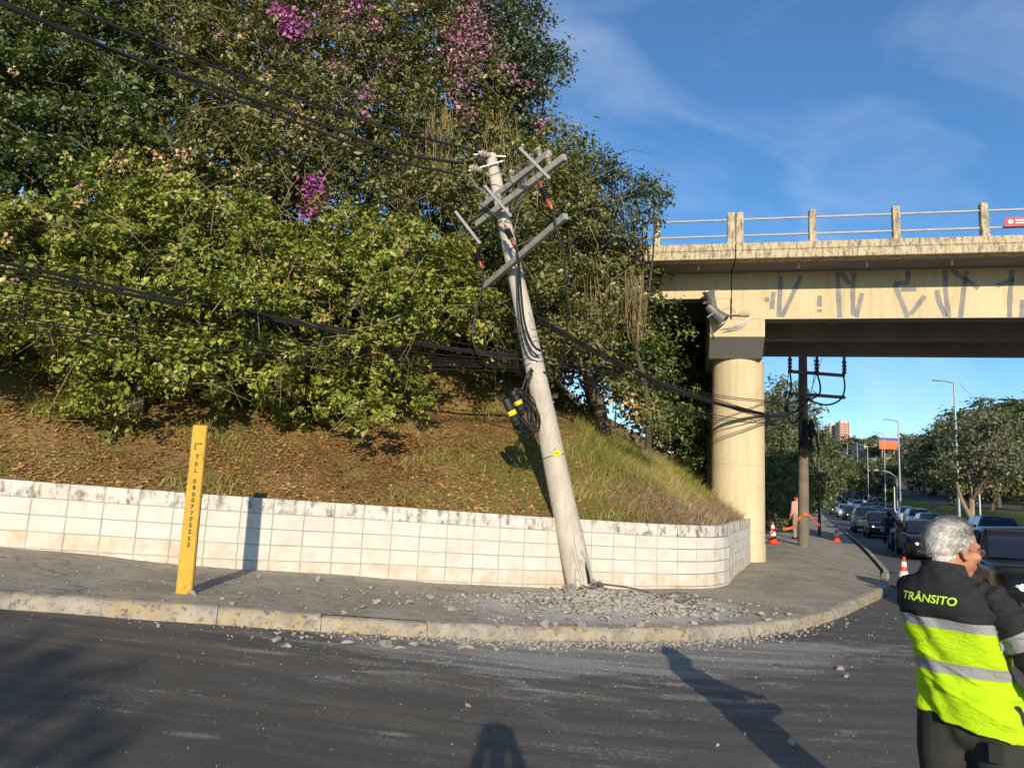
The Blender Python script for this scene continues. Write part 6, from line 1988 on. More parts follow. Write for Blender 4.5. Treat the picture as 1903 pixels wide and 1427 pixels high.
    # lamps, grille, plate, intakes
    for s_ in (-1, 1):
        zl_ = hd - 0.30
        m_ = MB()
        m_.ball((s_ * hw * 0.70, 0.13, zl_), (0.19, 0.115, 0.075), Matrix.Rotation(s_ * R(24), 3, 'Z') @ Matrix.Rotation(-s_ * R(12), 3, 'Y'), 14, 8)
        lamp = m_.build('headlight', M['lampglass'], th, smooth=True)
        if detail:
            MB().ball((s_ * hw * 0.66, 0.015, zl_ - 0.005), (0.05, 0.03, 0.05), None, 10, 6).build('bulb', M['chrome'], lamp, smooth=True)
            MB().ball((s_ * hw * 0.66, 0.055, sl + 0.20), (0.07, 0.04, 0.05), None, 10, 6).build('fog_lamp', M['lampglass'], th, smooth=True)
            MB().box((s_ * (hw + 0.07), yb0 + 0.35, belt + 0.08), (0.18, 0.10, 0.13), Matrix.Rotation(s_ * R(10), 3, 'Z'), 0.03).build('mirror', PAINT['black'], th)
            MB().ball((s_ * hw * 0.80, L - 0.06, belt - 0.14), (0.13, 0.08, 0.12), None, 10, 6).build('tail_light', M['tail'], th, smooth=True)
    panel('grille', [(-0.46, -0.012, hd - 0.40), (0.46, -0.012, hd - 0.40), (0.52, 0.025, hd - 0.27), (-0.52, 0.025, hd - 0.27)], M['trim'], th, (0, -1, 0.2), 0.008)
    if detail:
        panel('grille_bar', [(-0.44, -0.018, hd - 0.345), (0.44, -0.018, hd - 0.345), (0.44, -0.010, hd - 0.325), (-0.44, -0.010, hd - 0.325)], M['chrome'], th, (0, -1, 0.1), 0.008)
        panel('emblem', [(0.05 * math.cos(a), -0.022, hd - 0.335 + 0.05 * math.sin(a)) for a in np.linspace(0, 2 * math.pi, 12, endpoint=False)], M['chrome'], th, (0, -1, 0), 0.008)
    panel('lower_intake', [(-0.58, 0.012, sl + 0.10), (0.58, 0.012, sl + 0.10), (0.64, 0.002, sl + 0.24), (-0.64, 0.002, sl + 0.24)], M['trim'], th, (0, -1, 0), 0.012)
    panel('number_plate', [(-0.20, -0.016, sl + 0.24), (0.20, -0.016, sl + 0.24), (0.20, -0.016, sl + 0.365), (-0.20, -0.016, sl + 0.365)], M['plate'], th, (0, -1, 0), 0.006)
    wr = 0.31 if kind in ('hatch', 'sedan') else 0.36
    for s_ in (-1, 1):
        for y in (0.80, L - 0.82):
            mx = Matrix.Rotation(s_ * R(90), 3, 'Y')
            m_ = MB()
            m_.lathe([(wr * 0.55, -0.18), (wr - 0.02, -0.18), (wr, -0.14), (wr, -0.02), (wr - 0.03, 0.012), (wr * 0.68, 0.012)], 20, (s_ * hw, y, wr), mx)
            wh = m_.build('wheel', M['rubber'], th, smooth=True)
            if detail:
                MB().lathe([(0.03, 0.012), (wr * 0.2, 0.016), (wr * 0.5, -0.02), (wr * 0.67, 0.014), (wr * 0.69, 0.006)], 16, (s_ * hw, y, wr), mx).build('rim', M['galv'], wh, smooth=True)
            m_ = MB()
            m_.lathe([(wr + 0.05, -0.10), (wr + 0.05, 0.004), (0.02, 0.004)], 20, (s_ * hw, y, wr + 0.01), mx)
            m_.build('wheel_arch', M['trim'], th, smooth=True)
    if S_['bed']:
        m_ = MB()
        m_.box((0, (S_['bed'] + L) / 2 - 0.05, belt + 0.035), (W * 0.78, L - S_['bed'] - 0.2, 0.03))
        m_.build('cargo_bed', M['trim'], th)
    return th
PROTO = {}
def car(kind, col, s_, t_, label, detail=True, lit=(), yaw=0.0, group='cars queuing on the road beyond the viaduct', cat='car', name='car'):
    key = (kind, detail)
    if key not in PROTO:
        PROTO[key] = o = make_car(kind, detail)
        o['used'] = 0
    o = PROTO[key]
    if o['used']:
        o = copy_tree(o)
        o['used'] = 1
    else:
        o['used'] = 1
    x, y = xy_st(s_, t_)
    z1, z2 = float(z_road(x, y)) + 0.014, float(z_road(*xy_st(s_ + 4, t_))) + 0.014
    o.location = (x, y, z1)
    o.rotation_euler = (math.atan2(z2 - z1, 4.0), 0, math.atan2(AXU[1], AXU[0]) - R(90) + yaw)
    tag(o, label, cat, group)
    o.name = name
    for ch in o.children:
        if ch.name.split('.')[0] in ('body', 'cabin', 'mirror'):
            ch.material_slots[0].link = 'OBJECT'
            ch.material_slots[0].material = PAINT[col]
    hl = [c for c in o.children if c.name.startswith('headlight')]
    for i in lit:
        tgt = hl[i].children[0] if hl[i].children else hl[i]
        tgt.material_slots[0].link = 'OBJECT'
        tgt.material_slots[0].material = M['lit']
        tgt.scale = (1, 1, 1)
    return o
FAR_G = 'small far cars in the queue'
car('sedan', 'black', -7.7, 0.85, 'black car with yellow headlight close behind the traffic officer', lit=(0, 1))
car('sedan', 'black', 10.7, 1.95, 'black sedan directly behind the cone beside the traffic officer')
car('hatch', 'navy', 26.2, 1.75, 'dark blue hatchback with one bright headlight left of the motorcyclist', lit=(0,))
car('suv', 'teal', 32.2, 1.5, 'grey blue SUV half hidden behind the dark blue hatchback')
car('sedan', 'black', 61.0, 2.3, 'black sedan with round grille badge leading the far left lane', lit=(0,))
car('hatch', 'white', 69.5, 2.0, 'white hatchback behind the black sedan with round badge')
car('hatch', 'teal', 78.0, 1.5, 'teal hatchback left of the white hatchback in the left lane')
car('suv', 'navy', 17.6, 5.75, 'large dark SUV at the right picture edge beyond the black car')
car('sedan', 'black', 25.5, 5.4, 'dark sedan hidden behind the head of the traffic officer')
car('hatch', 'grey', 33.5, 5.4, 'dark grey hatchback right of the motorcyclist')
car('suv', 'silver', 42.5, 5.9, 'silver SUV right of the white pickup')
car('pickup', 'white', 55.0, 6.6, 'white pickup truck behind the motorcyclist')
car('hatch', 'navy', 51.0, 4.4, 'dark blue hatchback left of the white pickup')
car('sedan', 'teal', 62.5, 6.0, 'teal sedan in the middle lane before the grass median')
car('hatch', 'navy', 70.0, 5.4, 'navy hatchback in the middle lane behind the teal sedan')
car('suv', 'black', 79.0, 5.2, 'black SUV in the middle lane left of the median grass')
car('hatch', 'navy', 66.0, 8.1, 'dark blue hatchback in the lane next to the median')
car('sedan', 'grey', 74.0, 8.1, 'grey sedan in the lane next to the median')
car('hatch', 'teal', 82.0, 8.0, 'teal hatchback in the lane next to the median')
car('hatch', 'black', 90.0, 8.0, 'black hatchback in the lane next to the median')
far_cars = [('sedan', 'navy', 86, 1.9), ('hatch', 'grey', 93, 1.6), ('sedan', 'teal', 101, 1.7), ('hatch', 'black', 110, 1.8), ('suv', 'grey', 119, 1.6), ('hatch', 'white', 128, 1.7), ('sedan', 'black', 138, 1.8), ('hatch', 'navy', 148, 2.0),
            ('hatch', 'white', 98, 5.2), ('sedan', 'silver', 107, 5.1), ('hatch', 'black', 116, 5.1), ('sedan', 'navy', 126, 5.2), ('hatch', 'grey', 136, 5.2), ('sedan', 'black', 98.5, 8.0), ('hatch', 'teal', 107, 8.0), ('suv', 'white', 116, 7.9), ('sedan', 'grey', 126, 8.0), ('hatch', 'black', 137, 8.0), ('hatch', 'silver', 145, 5.0), ('sedan', 'black', 158, 1.9), ('hatch', 'silver', 182, 2.2), ('sedan', 'grey', 196, 5.4)]
for i, (k, c, s_, t_) in enumerate(far_cars):
    lane = 'left' if t_ < 3 else ('middle' if t_ < 7 else 'median side')
    car(k, c, s_, t_, '%s %s far down the %s lane of the queue' % (dict(navy='dark blue').get(c, c), dict(hatch='hatchback', sedan='sedan', suv='SUV')[k], lane), False, group=FAR_G)
car('van', 'white', 66.0, -1.6, 'white van at the kerb left of the far lamp post', False)
def parked_far(kind, col, px, py, w, label):
    o = car(kind, col, 100, 16, label, False)
    q = at(px, py, w)
    o.location = (q.x, q.y, float(z_far(q.x, q.y)) + 0.05)
    o.rotation_euler[0] = 0
    return o
parked_far('hatch', 'white', 1634, 908, 128, 'white car driving on the second carriageway beyond the median')

# lorries
def lorry(s_, t_, cabc, boxc, label, H=3.4, boxy=True):
    x, y = xy_st(s_, t_)
    th = thing('truck', (0, 0, 0), label, 'truck', 'lorries in the queue')
    hw = 1.2
    MB().box((0, 0.85, 1.55), (2.3, 1.7, 2.1), None, 0.12).build('cab', PAINT[cabc], th)
    MB().box((0, 4.6, 2.2), (2.44, 5.6, 2.4), None, 0.05).build('cargo_box', boxc, th)
    MB().box((0, 3.6, 0.75), (1.0, 6.8, 0.22)).build('chassis', M['trim'], th)
    m_ = MB()
    m_.add([(-1.0, -0.012, 1.65), (1.0, -0.012, 1.65), (0.96, -0.012, 2.40), (-0.96, -0.012, 2.40)], [(0, 1, 2, 3)])
    m_.build('windscreen', M['glass'], th)
    MB().box((0, -0.02, 0.98), (1.5, 0.06, 0.42)).build('grille', M['trim'], th)
    MB().box((0, -0.05, 0.62), (2.25, 0.2, 0.26), None, 0.03).build('bumper', M['grey_paint'], th)
    for s2 in (-1, 1):
        MB().box((s2 * 0.92, -0.03, 0.95), (0.34, 0.06, 0.2), None, 0.02).build('headlight', M['lampglass'], th)
        MB().box((s2 * 1.32, 0.2, 1.9), (0.16, 0.1, 0.5), None, 0.03).build('mirror', M['trim'], th)
        for yy in (0.9, 5.4, 6.6):
            MB().lathe([(0.25, -0.26), (0.5, -0.26), (0.5, 0.0), (0.25, 0.0)], 16, (s2 * 1.1, yy, 0.5), Matrix.Rotation(s2 * R(90), 3, 'Y')).build('wheel', M['rubber'], th, smooth=True)
    th.location = (x, y, float(z_road(x, y)) + 0.02)
    th.rotation_euler = (0.03, 0, math.atan2(AXU[1], AXU[0]) - R(90))
    return th
M['blue_tarp'] = pm('blue_tarpaulin', (0.03, 0.13, 0.25), (0.04, 0.17, 0.32), 1.5, 0.7)
M['pale_box'] = pm('pale_cargo_box', (0.55, 0.55, 0.52), (0.48, 0.48, 0.45), 1.5, 0.6)
lorry(158, 6.2, 'white', M['pale_box'], 'white box truck in the middle of the far queue')
lorry(176, 2.4, 'grey', M['blue_tarp'], 'truck with blue tarpaulin load at the far end of the queue')
lorry(120, -2.6, 'grey', M['yellow_post'], 'truck with yellow body far left behind the lamp post')

# motorcycle and rider between the lanes
mx_, my_ = xy_st(15.6, 1.05)
mz = float(z_road(mx_, my_)) + 0.014
moto = thing('motorcycle', (0, 0, 0), 'black motorcycle stopped between the kerb and the black sedan', 'motorcycle')
for y in (0.0, 1.30):
    m_ = Matrix.Rotation(R(90), 3, 'Y')
    w_ = MB().lathe([(0.22, -0.045), (0.285, -0.05), (0.305, 0.0), (0.285, 0.05), (0.22, 0.045)], 22, (0, y, 0.305), m_).build('wheel', M['rubber'], moto, smooth=True)
    MB().lathe([(0.03, -0.05), (0.05, -0.03), (0.05, 0.03), (0.03, 0.05)], 12, (0, y, 0.305), m_).build('hub', M['galv'], w_, smooth=True)
    sp_ = MB()
    for k in range(5):
        a = 2 * math.pi * k / 5
        sp_.beam((0, y, 0.305), (0, y + 0.23 * math.cos(a), 0.305 + 0.23 * math.sin(a)), 0.03, 0.025)
    sp_.build('spoke', M['darksteel'], w_)
for s_ in (-1, 1):
    MB().tube([(s_ * 0.09, 0.0, 0.305), (s_ * 0.09, 0.26, 0.85)], 0.022, 8).build('fork', M['galv'], moto, smooth=True)
    MB().tube([(s_ * 0.06, 0.30, 0.98), (s_ * 0.22, 0.30, 1.04), (s_ * 0.37, 0.42, 1.02)], 0.014, 8).build('handlebar', M['darksteel'], moto, smooth=True)
    mr = MB().tube([(s_ * 0.30, 0.36, 1.03), (s_ * 0.36, 0.30, 1.20)], 0.007, 6)
    mr.ball((s_ * 0.38, 0.29, 1.24), (0.07, 0.02, 0.045))
    mr.build('mirror', M['darksteel'], moto, smooth=True)
MB().ball((0, 0.12, 0.88), (0.11, 0.09, 0.11)).build('headlight', M['lampglass'], moto, smooth=True)
MB().tube([(0, -0.18, 0.52), (0, 0.0, 0.635), (0, 0.18, 0.58)], [(0.05, 0.02)] * 3, 8).build('mudguard', PAINT['black'], moto, smooth=True)
MB().ball((0, 0.58, 0.90), (0.15, 0.28, 0.13), None, 14, 10).build('fuel_tank', PAINT['black'], moto, smooth=True)
MB().box((0, 1.05, 0.82), (0.26, 0.62, 0.11), None, 0.04).build('saddle', M['rubber'], moto)
MB().box((0, 0.62, 0.48), (0.26, 0.40, 0.32), None, 0.05).build('engine', M['darksteel'], moto)
MB().box((0, 1.50, 0.98), (0.42, 0.36, 0.34), None, 0.05).build('top_box', M['black_plastic'], moto)
MB().tube([(0.16, 0.6, 0.30), (0.17, 1.0, 0.28), (0.19, 1.5, 0.36)], [0.022, 0.03, 0.045], 8).build('exhaust', M['galv'], moto, smooth=True)
moto.location = (mx_, my_, mz)
moto.rotation_euler = (0, R(3), math.atan2(AXU[1], AXU[0]) - R(90))
yw = math.atan2(AXU[1], AXU[0]) - R(90) + R(180)
RIDE = dict(head=(0, -.76, 1.60), neck=(0, -.82, 1.42), chest=(0, -.88, 1.22), hip=(0, -1.0, .95), shl=(-.19, -.82, 1.37), ell=(-.33, -.62, 1.16), wrl=(-.33, -.44, 1.05), shr=(.19, -.82, 1.37), elr=(.33, -.62, 1.16), wrr=(.33, -.44, 1.05),
            hpl=(-.12, -.98, .90), knl=(-.24, -.62, .72), anl=(-.26, -.80, .14), tol=(-.28, -.64, .05), hpr=(.12, -.98, .90), knr=(.24, -.62, .72), anr=(.22, -.84, .36), tor=(.23, -.70, .32))
figure('person', 'motorcyclist in black clothes and dark helmet astride the black motorcycle', (mx_, my_, mz), yw, RIDE, M['black_cloth'], M['denim'], M['dark_hair'], 1.72, 0.02, hat=PAINT['black'])

# traffic cones
M['cone_red'] = pm('cone_orange', (0.72, 0.075, 0.03), (0.62, 0.06, 0.025), 9, 0.55, obj=True)
M['cone_white'] = pm('cone_band_white', (0.72, 0.72, 0.70), (0.62, 0.62, 0.60), 9, 0.4, obj=True)
cone0 = thing('traffic_cone', (0, 0, 0), 'x', 'traffic cone')
MB().box((0, 0, 0.02), (0.38, 0.38, 0.04), None, 0.012).build('base', M['cone_red'], cone0)
def crad(z): return 0.145 - (0.145 - 0.028) * (z - 0.04) / 0.68
MB().lathe([(0.15, 0.038), (crad(0.06), 0.06), (crad(0.70), 0.70), (0.024, 0.72), (0.015, 0.70)], 20).build('cone_body', M['cone_red'], cone0, smooth=True)
for z0, z1 in ((0.26, 0.40), (0.50, 0.62)):
    MB().lathe([(crad(z0) + 0.001, z0), (crad(z0) + 0.004, z0 + 0.005), (crad(z1) + 0.004, z1 - 0.005), (crad(z1) + 0.001, z1)], 20).build('reflective_band', M['cone_white'], cone0, smooth=True)
for i, (px, py, lab) in enumerate(((1436, 1010, 'orange cone with white bands beside the viaduct pillar holding the tape'), (1555, 1007, 'orange cone with white bands on the pavement near the kerb'), (1679, 1093, 'orange and white cone in the gutter next to the traffic officer'))):
    o = cone0 if i == 0 else copy_tree(cone0)
    q = gz(px, py, 0.0)
    for _ in range(60): q = q.lerp(gz(px, py, near_z(q.x, q.y) if i < 2 else float(z_road(q.x, q.y))), 0.4)
    o.location = (q.x, q.y, near_z(q.x, q.y) + 0.008 if i < 2 else float(z_road(q.x, q.y)) + 0.005)
    o.rotation_euler = (0, R(-4) if i == 2 else 0, R(15 + 40 * i))
    tag(o, lab, 'traffic cone', 'traffic cones')
# orange barrier tape from the cone round the second pole
M['tape'] = pm('orange_tape', (0.70, 0.16, 0.04), (0.60, 0.12, 0.03), 7, 0.5)
def ribbon(pts, h):
    P_ = dense(pts, 6)
    rows = []
    for i, q in enumerate(P_):
        tw = 0.5 * math.sin(i * 0.55)
        d = Vector((math.sin(tw) * 0.5, -math.sin(tw) * 0.4, math.cos(tw))) * h / 2
        rows.append([Vector(q) - d, Vector(q) + d])
    m_ = MB().grid(rows)
    return m_
fpb = Vector((10.04, 24.30, 0))
q1 = gz(1438, 1008, .14)
pts = [(q1.x, q1.y, 0.60), tuple(at(1455, 983, 22.6)), tuple(at(1478, 978, 23.2)), (fpb.x - 0.2, fpb.y - 0.12, 1.0), (fpb.x - 0.05, fpb.y - 0.22, 1.15), (fpb.x + 0.16, fpb.y - 0.14, 1.12), tuple(at(1512, 966, 24.5)), tuple(at(1524, 976, 25.5))]
tag(ribbon(pts, 0.09).build('barrier_tape', M['tape']), 'orange plastic barrier tape tied round the second pole', 'barrier tape')

# ================================================================== second pole with crossarms
M['dark_concrete'] = pm('weathered_pole_concrete', (0.14, 0.12, 0.095), (0.20, 0.175, 0.14), 2, 0.9, bump=0.3, bscale=40)
p2 = thing('utility_pole', (fpb.x, fpb.y, near_z(fpb.x, fpb.y)), 'upright second utility pole with two crossarms seen under the viaduct', 'utility pole')
zb2 = near_z(fpb.x, fpb.y)
MB().tube([(fpb.x, fpb.y, zb2 - 0.05), (fpb.x + 0.03, fpb.y, 4.5), (fpb.x + 0.05, fpb.y, 9.2)], [0.185, 0.155, 0.12], 20).build('shaft', M['dark_concrete'], p2, smooth=True)
ax_ = Vector((0.985, 0.10, -0.012))
for z, L in ((6.75, 1.05), (5.96, 1.05), (5.20, 1.05)):
    c_ = Vector((fpb.x + 0.04, fpb.y - 0.22, z))
    MB().beam(c_ - ax_ * (L - 0.42) , c_ + ax_ * (L + 0.38), 0.09, 0.11, (0, 0, 1), 0.01).build('crossarm', M['dark_concrete'], p2)
for k, dx in enumerate((-0.55, 0.38, 1.32)):
    q = Vector((fpb.x + dx + 0.02, fpb.y - 0.30, 6.0))
    MB().lathe([(0.03, -0.05), (0.075, 0.0), (0.045, 0.06), (0.08, 0.12), (0.045, 0.18), (0.08, 0.24), (0.045, 0.30), (0.08, 0.36), (0.045, 0.44), (0.05, 0.62), (0.02, 0.66)], 12, q).build('insulator', M['darksteel'], p2, smooth=True)
def p2w(pts, r, nm='cable_tail'):
    MB().tube([Vector(q) for q in dense([tuple(Vector(q)) for q in pts], 6)], r, 6).build(nm, M['cable'], p2, smooth=True)
w2 = 23.6
p2w([at(1468, 690, w2), at(1470, 720, w2), at(1463, 752, w2), at(1470, 785, w2), at(1483, 780, w2), at(1494, 765, w2)], 0.03)
p2w([at(1517, 690, w2), at(1524, 715, w2), at(1522, 733, w2), at(1505, 742, w2), at(1497, 745, w2)], 0.03)
p2w([at(1566, 690, w2), at(1570, 720, w2), at(1562, 742, w2), at(1540, 752, w2), at(1515, 748, w2), at(1500, 740, w2)], 0.03)
p2w([at(1494, 742, w2), at(1470, 748, w2), at(1459, 758, w2), at(1470, 768, w2), at(1494, 752, w2)], 0.03)
p2w([at(1466, 690, w2), at(1458, 760, w2), at(1450, 830, 24.5), at(1444, 880, 25)], 0.012)
p2w([at(1512, 662, w2), at(1514, 690, w2), at(1508, 730, w2)], 0.012)
p2w([at(1528, 665, w2), at(1514, 705, w2), at(1506, 735, w2)], 0.01)
p2w([at(1506, 790, w2), at(1514, 800, w2), at(1520, 825, w2), at(1523, 850, w2)], 0.03)
for (x, y, rx, ry, w_) in ((1496, 800, 9, 24, 23.75), (1508, 798, 8, 20, 23.7), (1492, 828, 10, 16, 23.7), (1505, 830, 9, 14, 23.75)):
    k = w_ / FPX
    MB().ball(at(x, y, w_), (rx * k * 0.8, rx * k * 0.75, ry * k * 0.95), None, 12, 8).build('splice_closure', M['black_plastic'], p2, smooth=True)
m_ = MB()
for k in range(9):
    a = at(1497 + random.uniform(-6, 8), 780 + random.uniform(-5, 30), w2)
    m_.tube([a, a + Vector((random.uniform(-.3, .3), -.1, -.15)), a + Vector((random.uniform(-.3, .35), -.05, -random.uniform(.3, .7))), a + Vector((random.uniform(-.1, .1), 0, -.8))], 0.014, 5)
m_.build('loose_cable', M['cable'], p2, smooth=True)

# ================================================================== lamp posts, signal arm
def lamp_post(px, yb, yt, w, r, label, arm=-1, dark=False, h2=True):
    a = at(px, yb, w)
    b = at(px, yt, w)
    a = Vector((a.x, a.y, float(z_far(a.x, a.y)) - 0.05 if st(a.x, a.y)[1] > 0 else a.z - 0.3))
    b = Vector((a.x, a.y, b.z))
    th = thing('street_lamp', a, label, 'street lamp', 'street lamps along the far road')
    MB().tube([a, a.lerp(b, 0.5), b], [r * 1.3, r, r * 0.7], 10).build('column', M['darksteel'] if dark else M['galv'], th, smooth=True)
    m_ = MB()
    m_.tube([b, b + Vector((arm * 0.5, 0, 0.12)), b + Vector((arm * 1.1, 0, 0.16))], r * 0.5, 8)
    m_.build('arm', M['galv'], th, smooth=True)
    MB().box(b + Vector((arm * 1.3, 0, 0.17)), (0.6 * abs(arm), 0.24, 0.09), None, 0.03).build('lamp_head', M['grey_paint'], th)
    return th
lamp_post(1783, 962, 707, 52, 0.09, 'tall grey street lamp beside the forked pale tree trunk')
lamp_post(1674, 950, 781, 76, 0.09, 'street lamp on the median left of the grey green trees')
lamp_post(1523, 985, 795, 34, 0.055, 'dark thin lamp post just right of the second utility pole', 0.35, True)
lamp_post(1547, 885, 829, 150, 0.10, 'small far lamp post above the queue near the palm')
lamp_post(1576, 885, 824, 170, 0.10, 'small far lamp post in front of the red towers')
lamp_post(1594, 880, 823, 170, 0.10, 'small far lamp post left of the orange sign')
lamp_post(1614, 915, 828, 120, 0.09, 'lamp post on the median left of the signal arm')
lamp_post(1646, 930, 805, 100, 0.08, 'thin lamp post in front of the orange and blue sign')
sa = at(1668, 948, 70)
sa.z = float(z_far(sa.x, sa.y))
sig = thing('traffic_signal', sa, 'grey curved mast arm with traffic signals over the far road', 'traffic signal')
top = at(1664, 895, 70)
pts = [sa, Vector((sa.x, sa.y, top.z)), at(1660, 883, 70), at(1648, 876, 70), at(1632, 874, 70), at(1614, 874, 70)]
MB().tube([Vector(q) for q in dense([tuple(q) for q in pts], 5)], 0.07, 8).build('mast_arm', M['galv'], sig, smooth=True)
for x in (1621, 1638):
    q = at(x, 875, 69.8)
    MB().box(q, (0.3, 0.22, 0.9), None, 0.04).build('signal_head', M['trim'], sig)
ps_ = at(1660, 930, 66)
for px_, yb_, yt_, w_ in ((1663, 945, 905, 66), (1646, 936, 905, 72), (1822, 960, 912, 50)):
    a = at(px_, yb_, w_)
    a.z = float(z_far(a.x, a.y))
    b = at(px_, yt_, w_)
    th = thing('bollard_post', a, 'thin pale post standing on the verge at photo column %s' % dict([(1663, 'right of the signal mast'), (1646, 'left of the signal mast'), (1822, 'right of the forked tree')])[px_], 'post', 'thin posts on the verge')
    th['label'] = {1663: 'thin pale post beside the foot of the signal mast', 1646: 'thin pale post on the median grass left of the signal mast', 1822: 'thin white post right of the forked pale tree trunk'}[px_]
    MB().tube([a, (a.x, a.y, b.z)], 0.05, 8).build('shaft', M['white_paint'], th, smooth=True)
    MB().tube([(a.x, a.y, b.z), (a.x, a.y, b.z + 0.05)], 0.06, 8).build('cap', M['galv'], th, smooth=True)
# small white direction sign over the road
q = at(1535, 860, 150)
th = thing('road_sign', (q.x, q.y, float(z_road(q.x, q.y))), 'small white road sign board over the far left lane', 'sign')
MB().box(q, (1.5, 0.08, 0.6), None, 0.01).build('panel', M['white_paint'], th)
MB().tube([(q.x, q.y + 0.1, float(z_road(q.x, q.y))), (q.x, q.y + 0.1, q.z + 0.2)], 0.06, 8).build('post', M['galv'], th, smooth=True)
MB().box(q + Vector((-0.05, -0.044, 0)), (1.1, 0.006, 0.16)).build('printed_line', M['grey_paint'], th)
# ================================================================== far trees and buildings
def tree_proto(kind, mat, n_lobe, per, nl, leaf, R_, Hh, trunk_h, bark='bark', trunk_r=0.16, seed=0, fork=False):
    th = thing('tree', (0, 0, 0), 'x', 'tree')
    lobes = []
    for k in range(n_lobe):
        a = rng.uniform(0, 2 * np.pi)
        u = rng.uniform(0, 1)
        rr = R_ * math.sqrt(rng.uniform(0.05, 1)) * (math.sin(math.pi * (0.16 + 0.76 * u)) ** 0.8)
        z = trunk_h + (Hh - trunk_h) * (0.08 + 0.84 * u)
        r = R_ * rng.uniform(0.22, 0.38)
        lobes.append(((rr * math.cos(a), rr * math.sin(a), z), (r, r, r * 0.75)))
    mb = MB()
    fk = Vector((0.1, 0, trunk_h * 0.75))
    if fork:
        f0 = Vector((0, 0, trunk_h * 0.42))
        limb_tube(mb, (0, 0, -0.2), f0, trunk_r * 1.15, trunk_r, 8)
        limb_tube(mb, f0, (-0.9, 0, trunk_h * 1.0), trunk_r * 0.7, trunk_r * 0.3, 7)
        limb_tube(mb, f0, (0.15, 0, trunk_h * 1.5), trunk_r * 0.9, trunk_r * 0.4, 7)
    else:
        limb_tube(mb, (0, 0, -0.2), fk, trunk_r * 1.2, trunk_r * 0.8, 8)
    for c, r in lobes[:10]:
        limb_tube(mb, fk, c, trunk_r * 0.45, 0.02, 5)
    mb.build('trunk', M[bark], th, smooth=True)
    C, O, K = crown_points(lobes, per, nl, R_ * 0.055, R_ * 0.10, None)
    foliage('crown', C, O, K, M[mat], th, leaf)
    th['h'] = Hh
    return th
TP = {'round': tree_proto('round', 'leaf_far', 26, 13, 16, 0.26, 3.6, 7.5, 1.6),
      'tall': tree_proto('tall', 'leaf_far', 28, 13, 16, 0.26, 3.2, 9.5, 2.2),
      'grey': tree_proto('grey', 'leaf_grey', 30, 13, 16, 0.24, 3.7, 8.6, 2.6, 'bark', 0.2),
      'forked': tree_proto('forked', 'leaf_grey', 26, 12, 15, 0.22, 3.4, 9.0, 4.2, 'bark_pale', 0.22, fork=True),
      'olive': tree_proto('olive', 'leaf_olive', 26, 13, 16, 0.24, 3.6, 7.0, 2.0),
      'near': tree_proto('near', 'leaf_far', 34, 15, 20, 0.17, 2.6, 7.4, 1.2, trunk_r=0.12)}
used = set()
def ftree(px, yb, yt, w, kind, label, group='trees beyond the viaduct', sx=1.0):
    o = TP[kind]
    if kind in used: o = copy_tree(o)
    used.add(kind)
    a, b = at(px, yb, w), at(px, yt, w)
    z0 = min(a.z, float(z_far(a.x, a.y))) - 0.3
    k = max(0.3, (b.z - z0) / o['h'])
    o.location = (a.x, a.y, z0)
    o.scale = (k * sx, k * sx, k)
    o.rotation_euler = (0, 0, random.uniform(0, 6.28) if kind != 'forked' else 0)
    o.name = 'tree'
    return tag(o, label, 'tree', group)
for a in [(1806, 962, 762, 44, 'forked', 'tree with pale forked trunk and thin grey green crown at right'),
          (1768, 950, 785, 84, 'grey', 'grey green tree left of the forked pale trunk'),
          (1856, 955, 765, 74, 'grey', 'tall grey green tree right of the forked pale trunk'),
          (1845, 962, 815, 60, 'olive', 'olive green tree with low crown just right of the forked trunk'),
          (1905, 962, 800, 62, 'olive', 'olive green tree at the right picture edge above the dark SUV'),
          (1718, 915, 815, 135, 'grey', 'grey green tree right of the median street lamp'),
          (1692, 910, 835, 150, 'olive', 'olive tree just right of the median street lamp'),
          (1655, 905, 845, 160, 'olive', 'olive tree behind the signal mast arm'),
          (1600, 905, 852, 125, 'olive', 'round olive tree on the median above the white truck'),
          (1628, 910, 856, 122, 'round', 'small round tree on the median below the orange sign'),
          (1578, 898, 848, 150, 'round', 'small tree above the blue tarpaulin truck')]:
    ftree(*a)
for i, (px, yt, w) in enumerate(((1880, 738, 98), (1915, 742, 92), (1945, 730, 95), (1850, 752, 104), (1820, 768, 110), (1790, 790, 118), (1765, 800, 120), (1900, 760, 84), (1735, 812, 125))):
    ftree(px, 945, yt, w, ('tall', 'round')[i % 2], 'dark green tree in the wooded slope behind the forked tree', 'trees of the wooded slope', 1.25)
for i, (px, yt, w) in enumerate(((1440, 705, 40), (1462, 742, 38), (1446, 790, 33), (1478, 770, 44), (1466, 838, 35), (1437, 850, 31), (1490, 800, 52), (1426, 730, 36))):
    ftree(px, 975, yt, w, 'near', ['tallest bushy tree right of the pillar under the viaduct', 'bushy tree touching the left side of the second pole', 'lower bushy tree right behind the pillar', 'bushy tree behind the second pole', 'low bush at the foot of the second pole', 'lowest dark bush right behind the pillar', 'far bushy tree just right of the second pole', 'bushy tree mostly hidden by the pillar'][i], 'bushy trees between pillar and second pole')
for i, px in enumerate(range(1500, 1760, 17)):
    yt = (812, 826, 818, 832, 824, 808, 815)[i % 7] + (8 if px < 1560 else 0)
    ftree(px + random.uniform(-4, 4), 878, yt, random.uniform(205, 265), ('round', 'tall')[i % 2], 'dark far tree in the skyline row behind the queue', 'far skyline trees', 1.5)
for i, px in enumerate((1500, 1516, 1532, 1556)):
    ftree(px, 890, 852 + 4 * (i % 2), 165, 'olive', 'olive far tree left of the queue behind the lamp post', 'olive trees left of the far queue', 1.3)
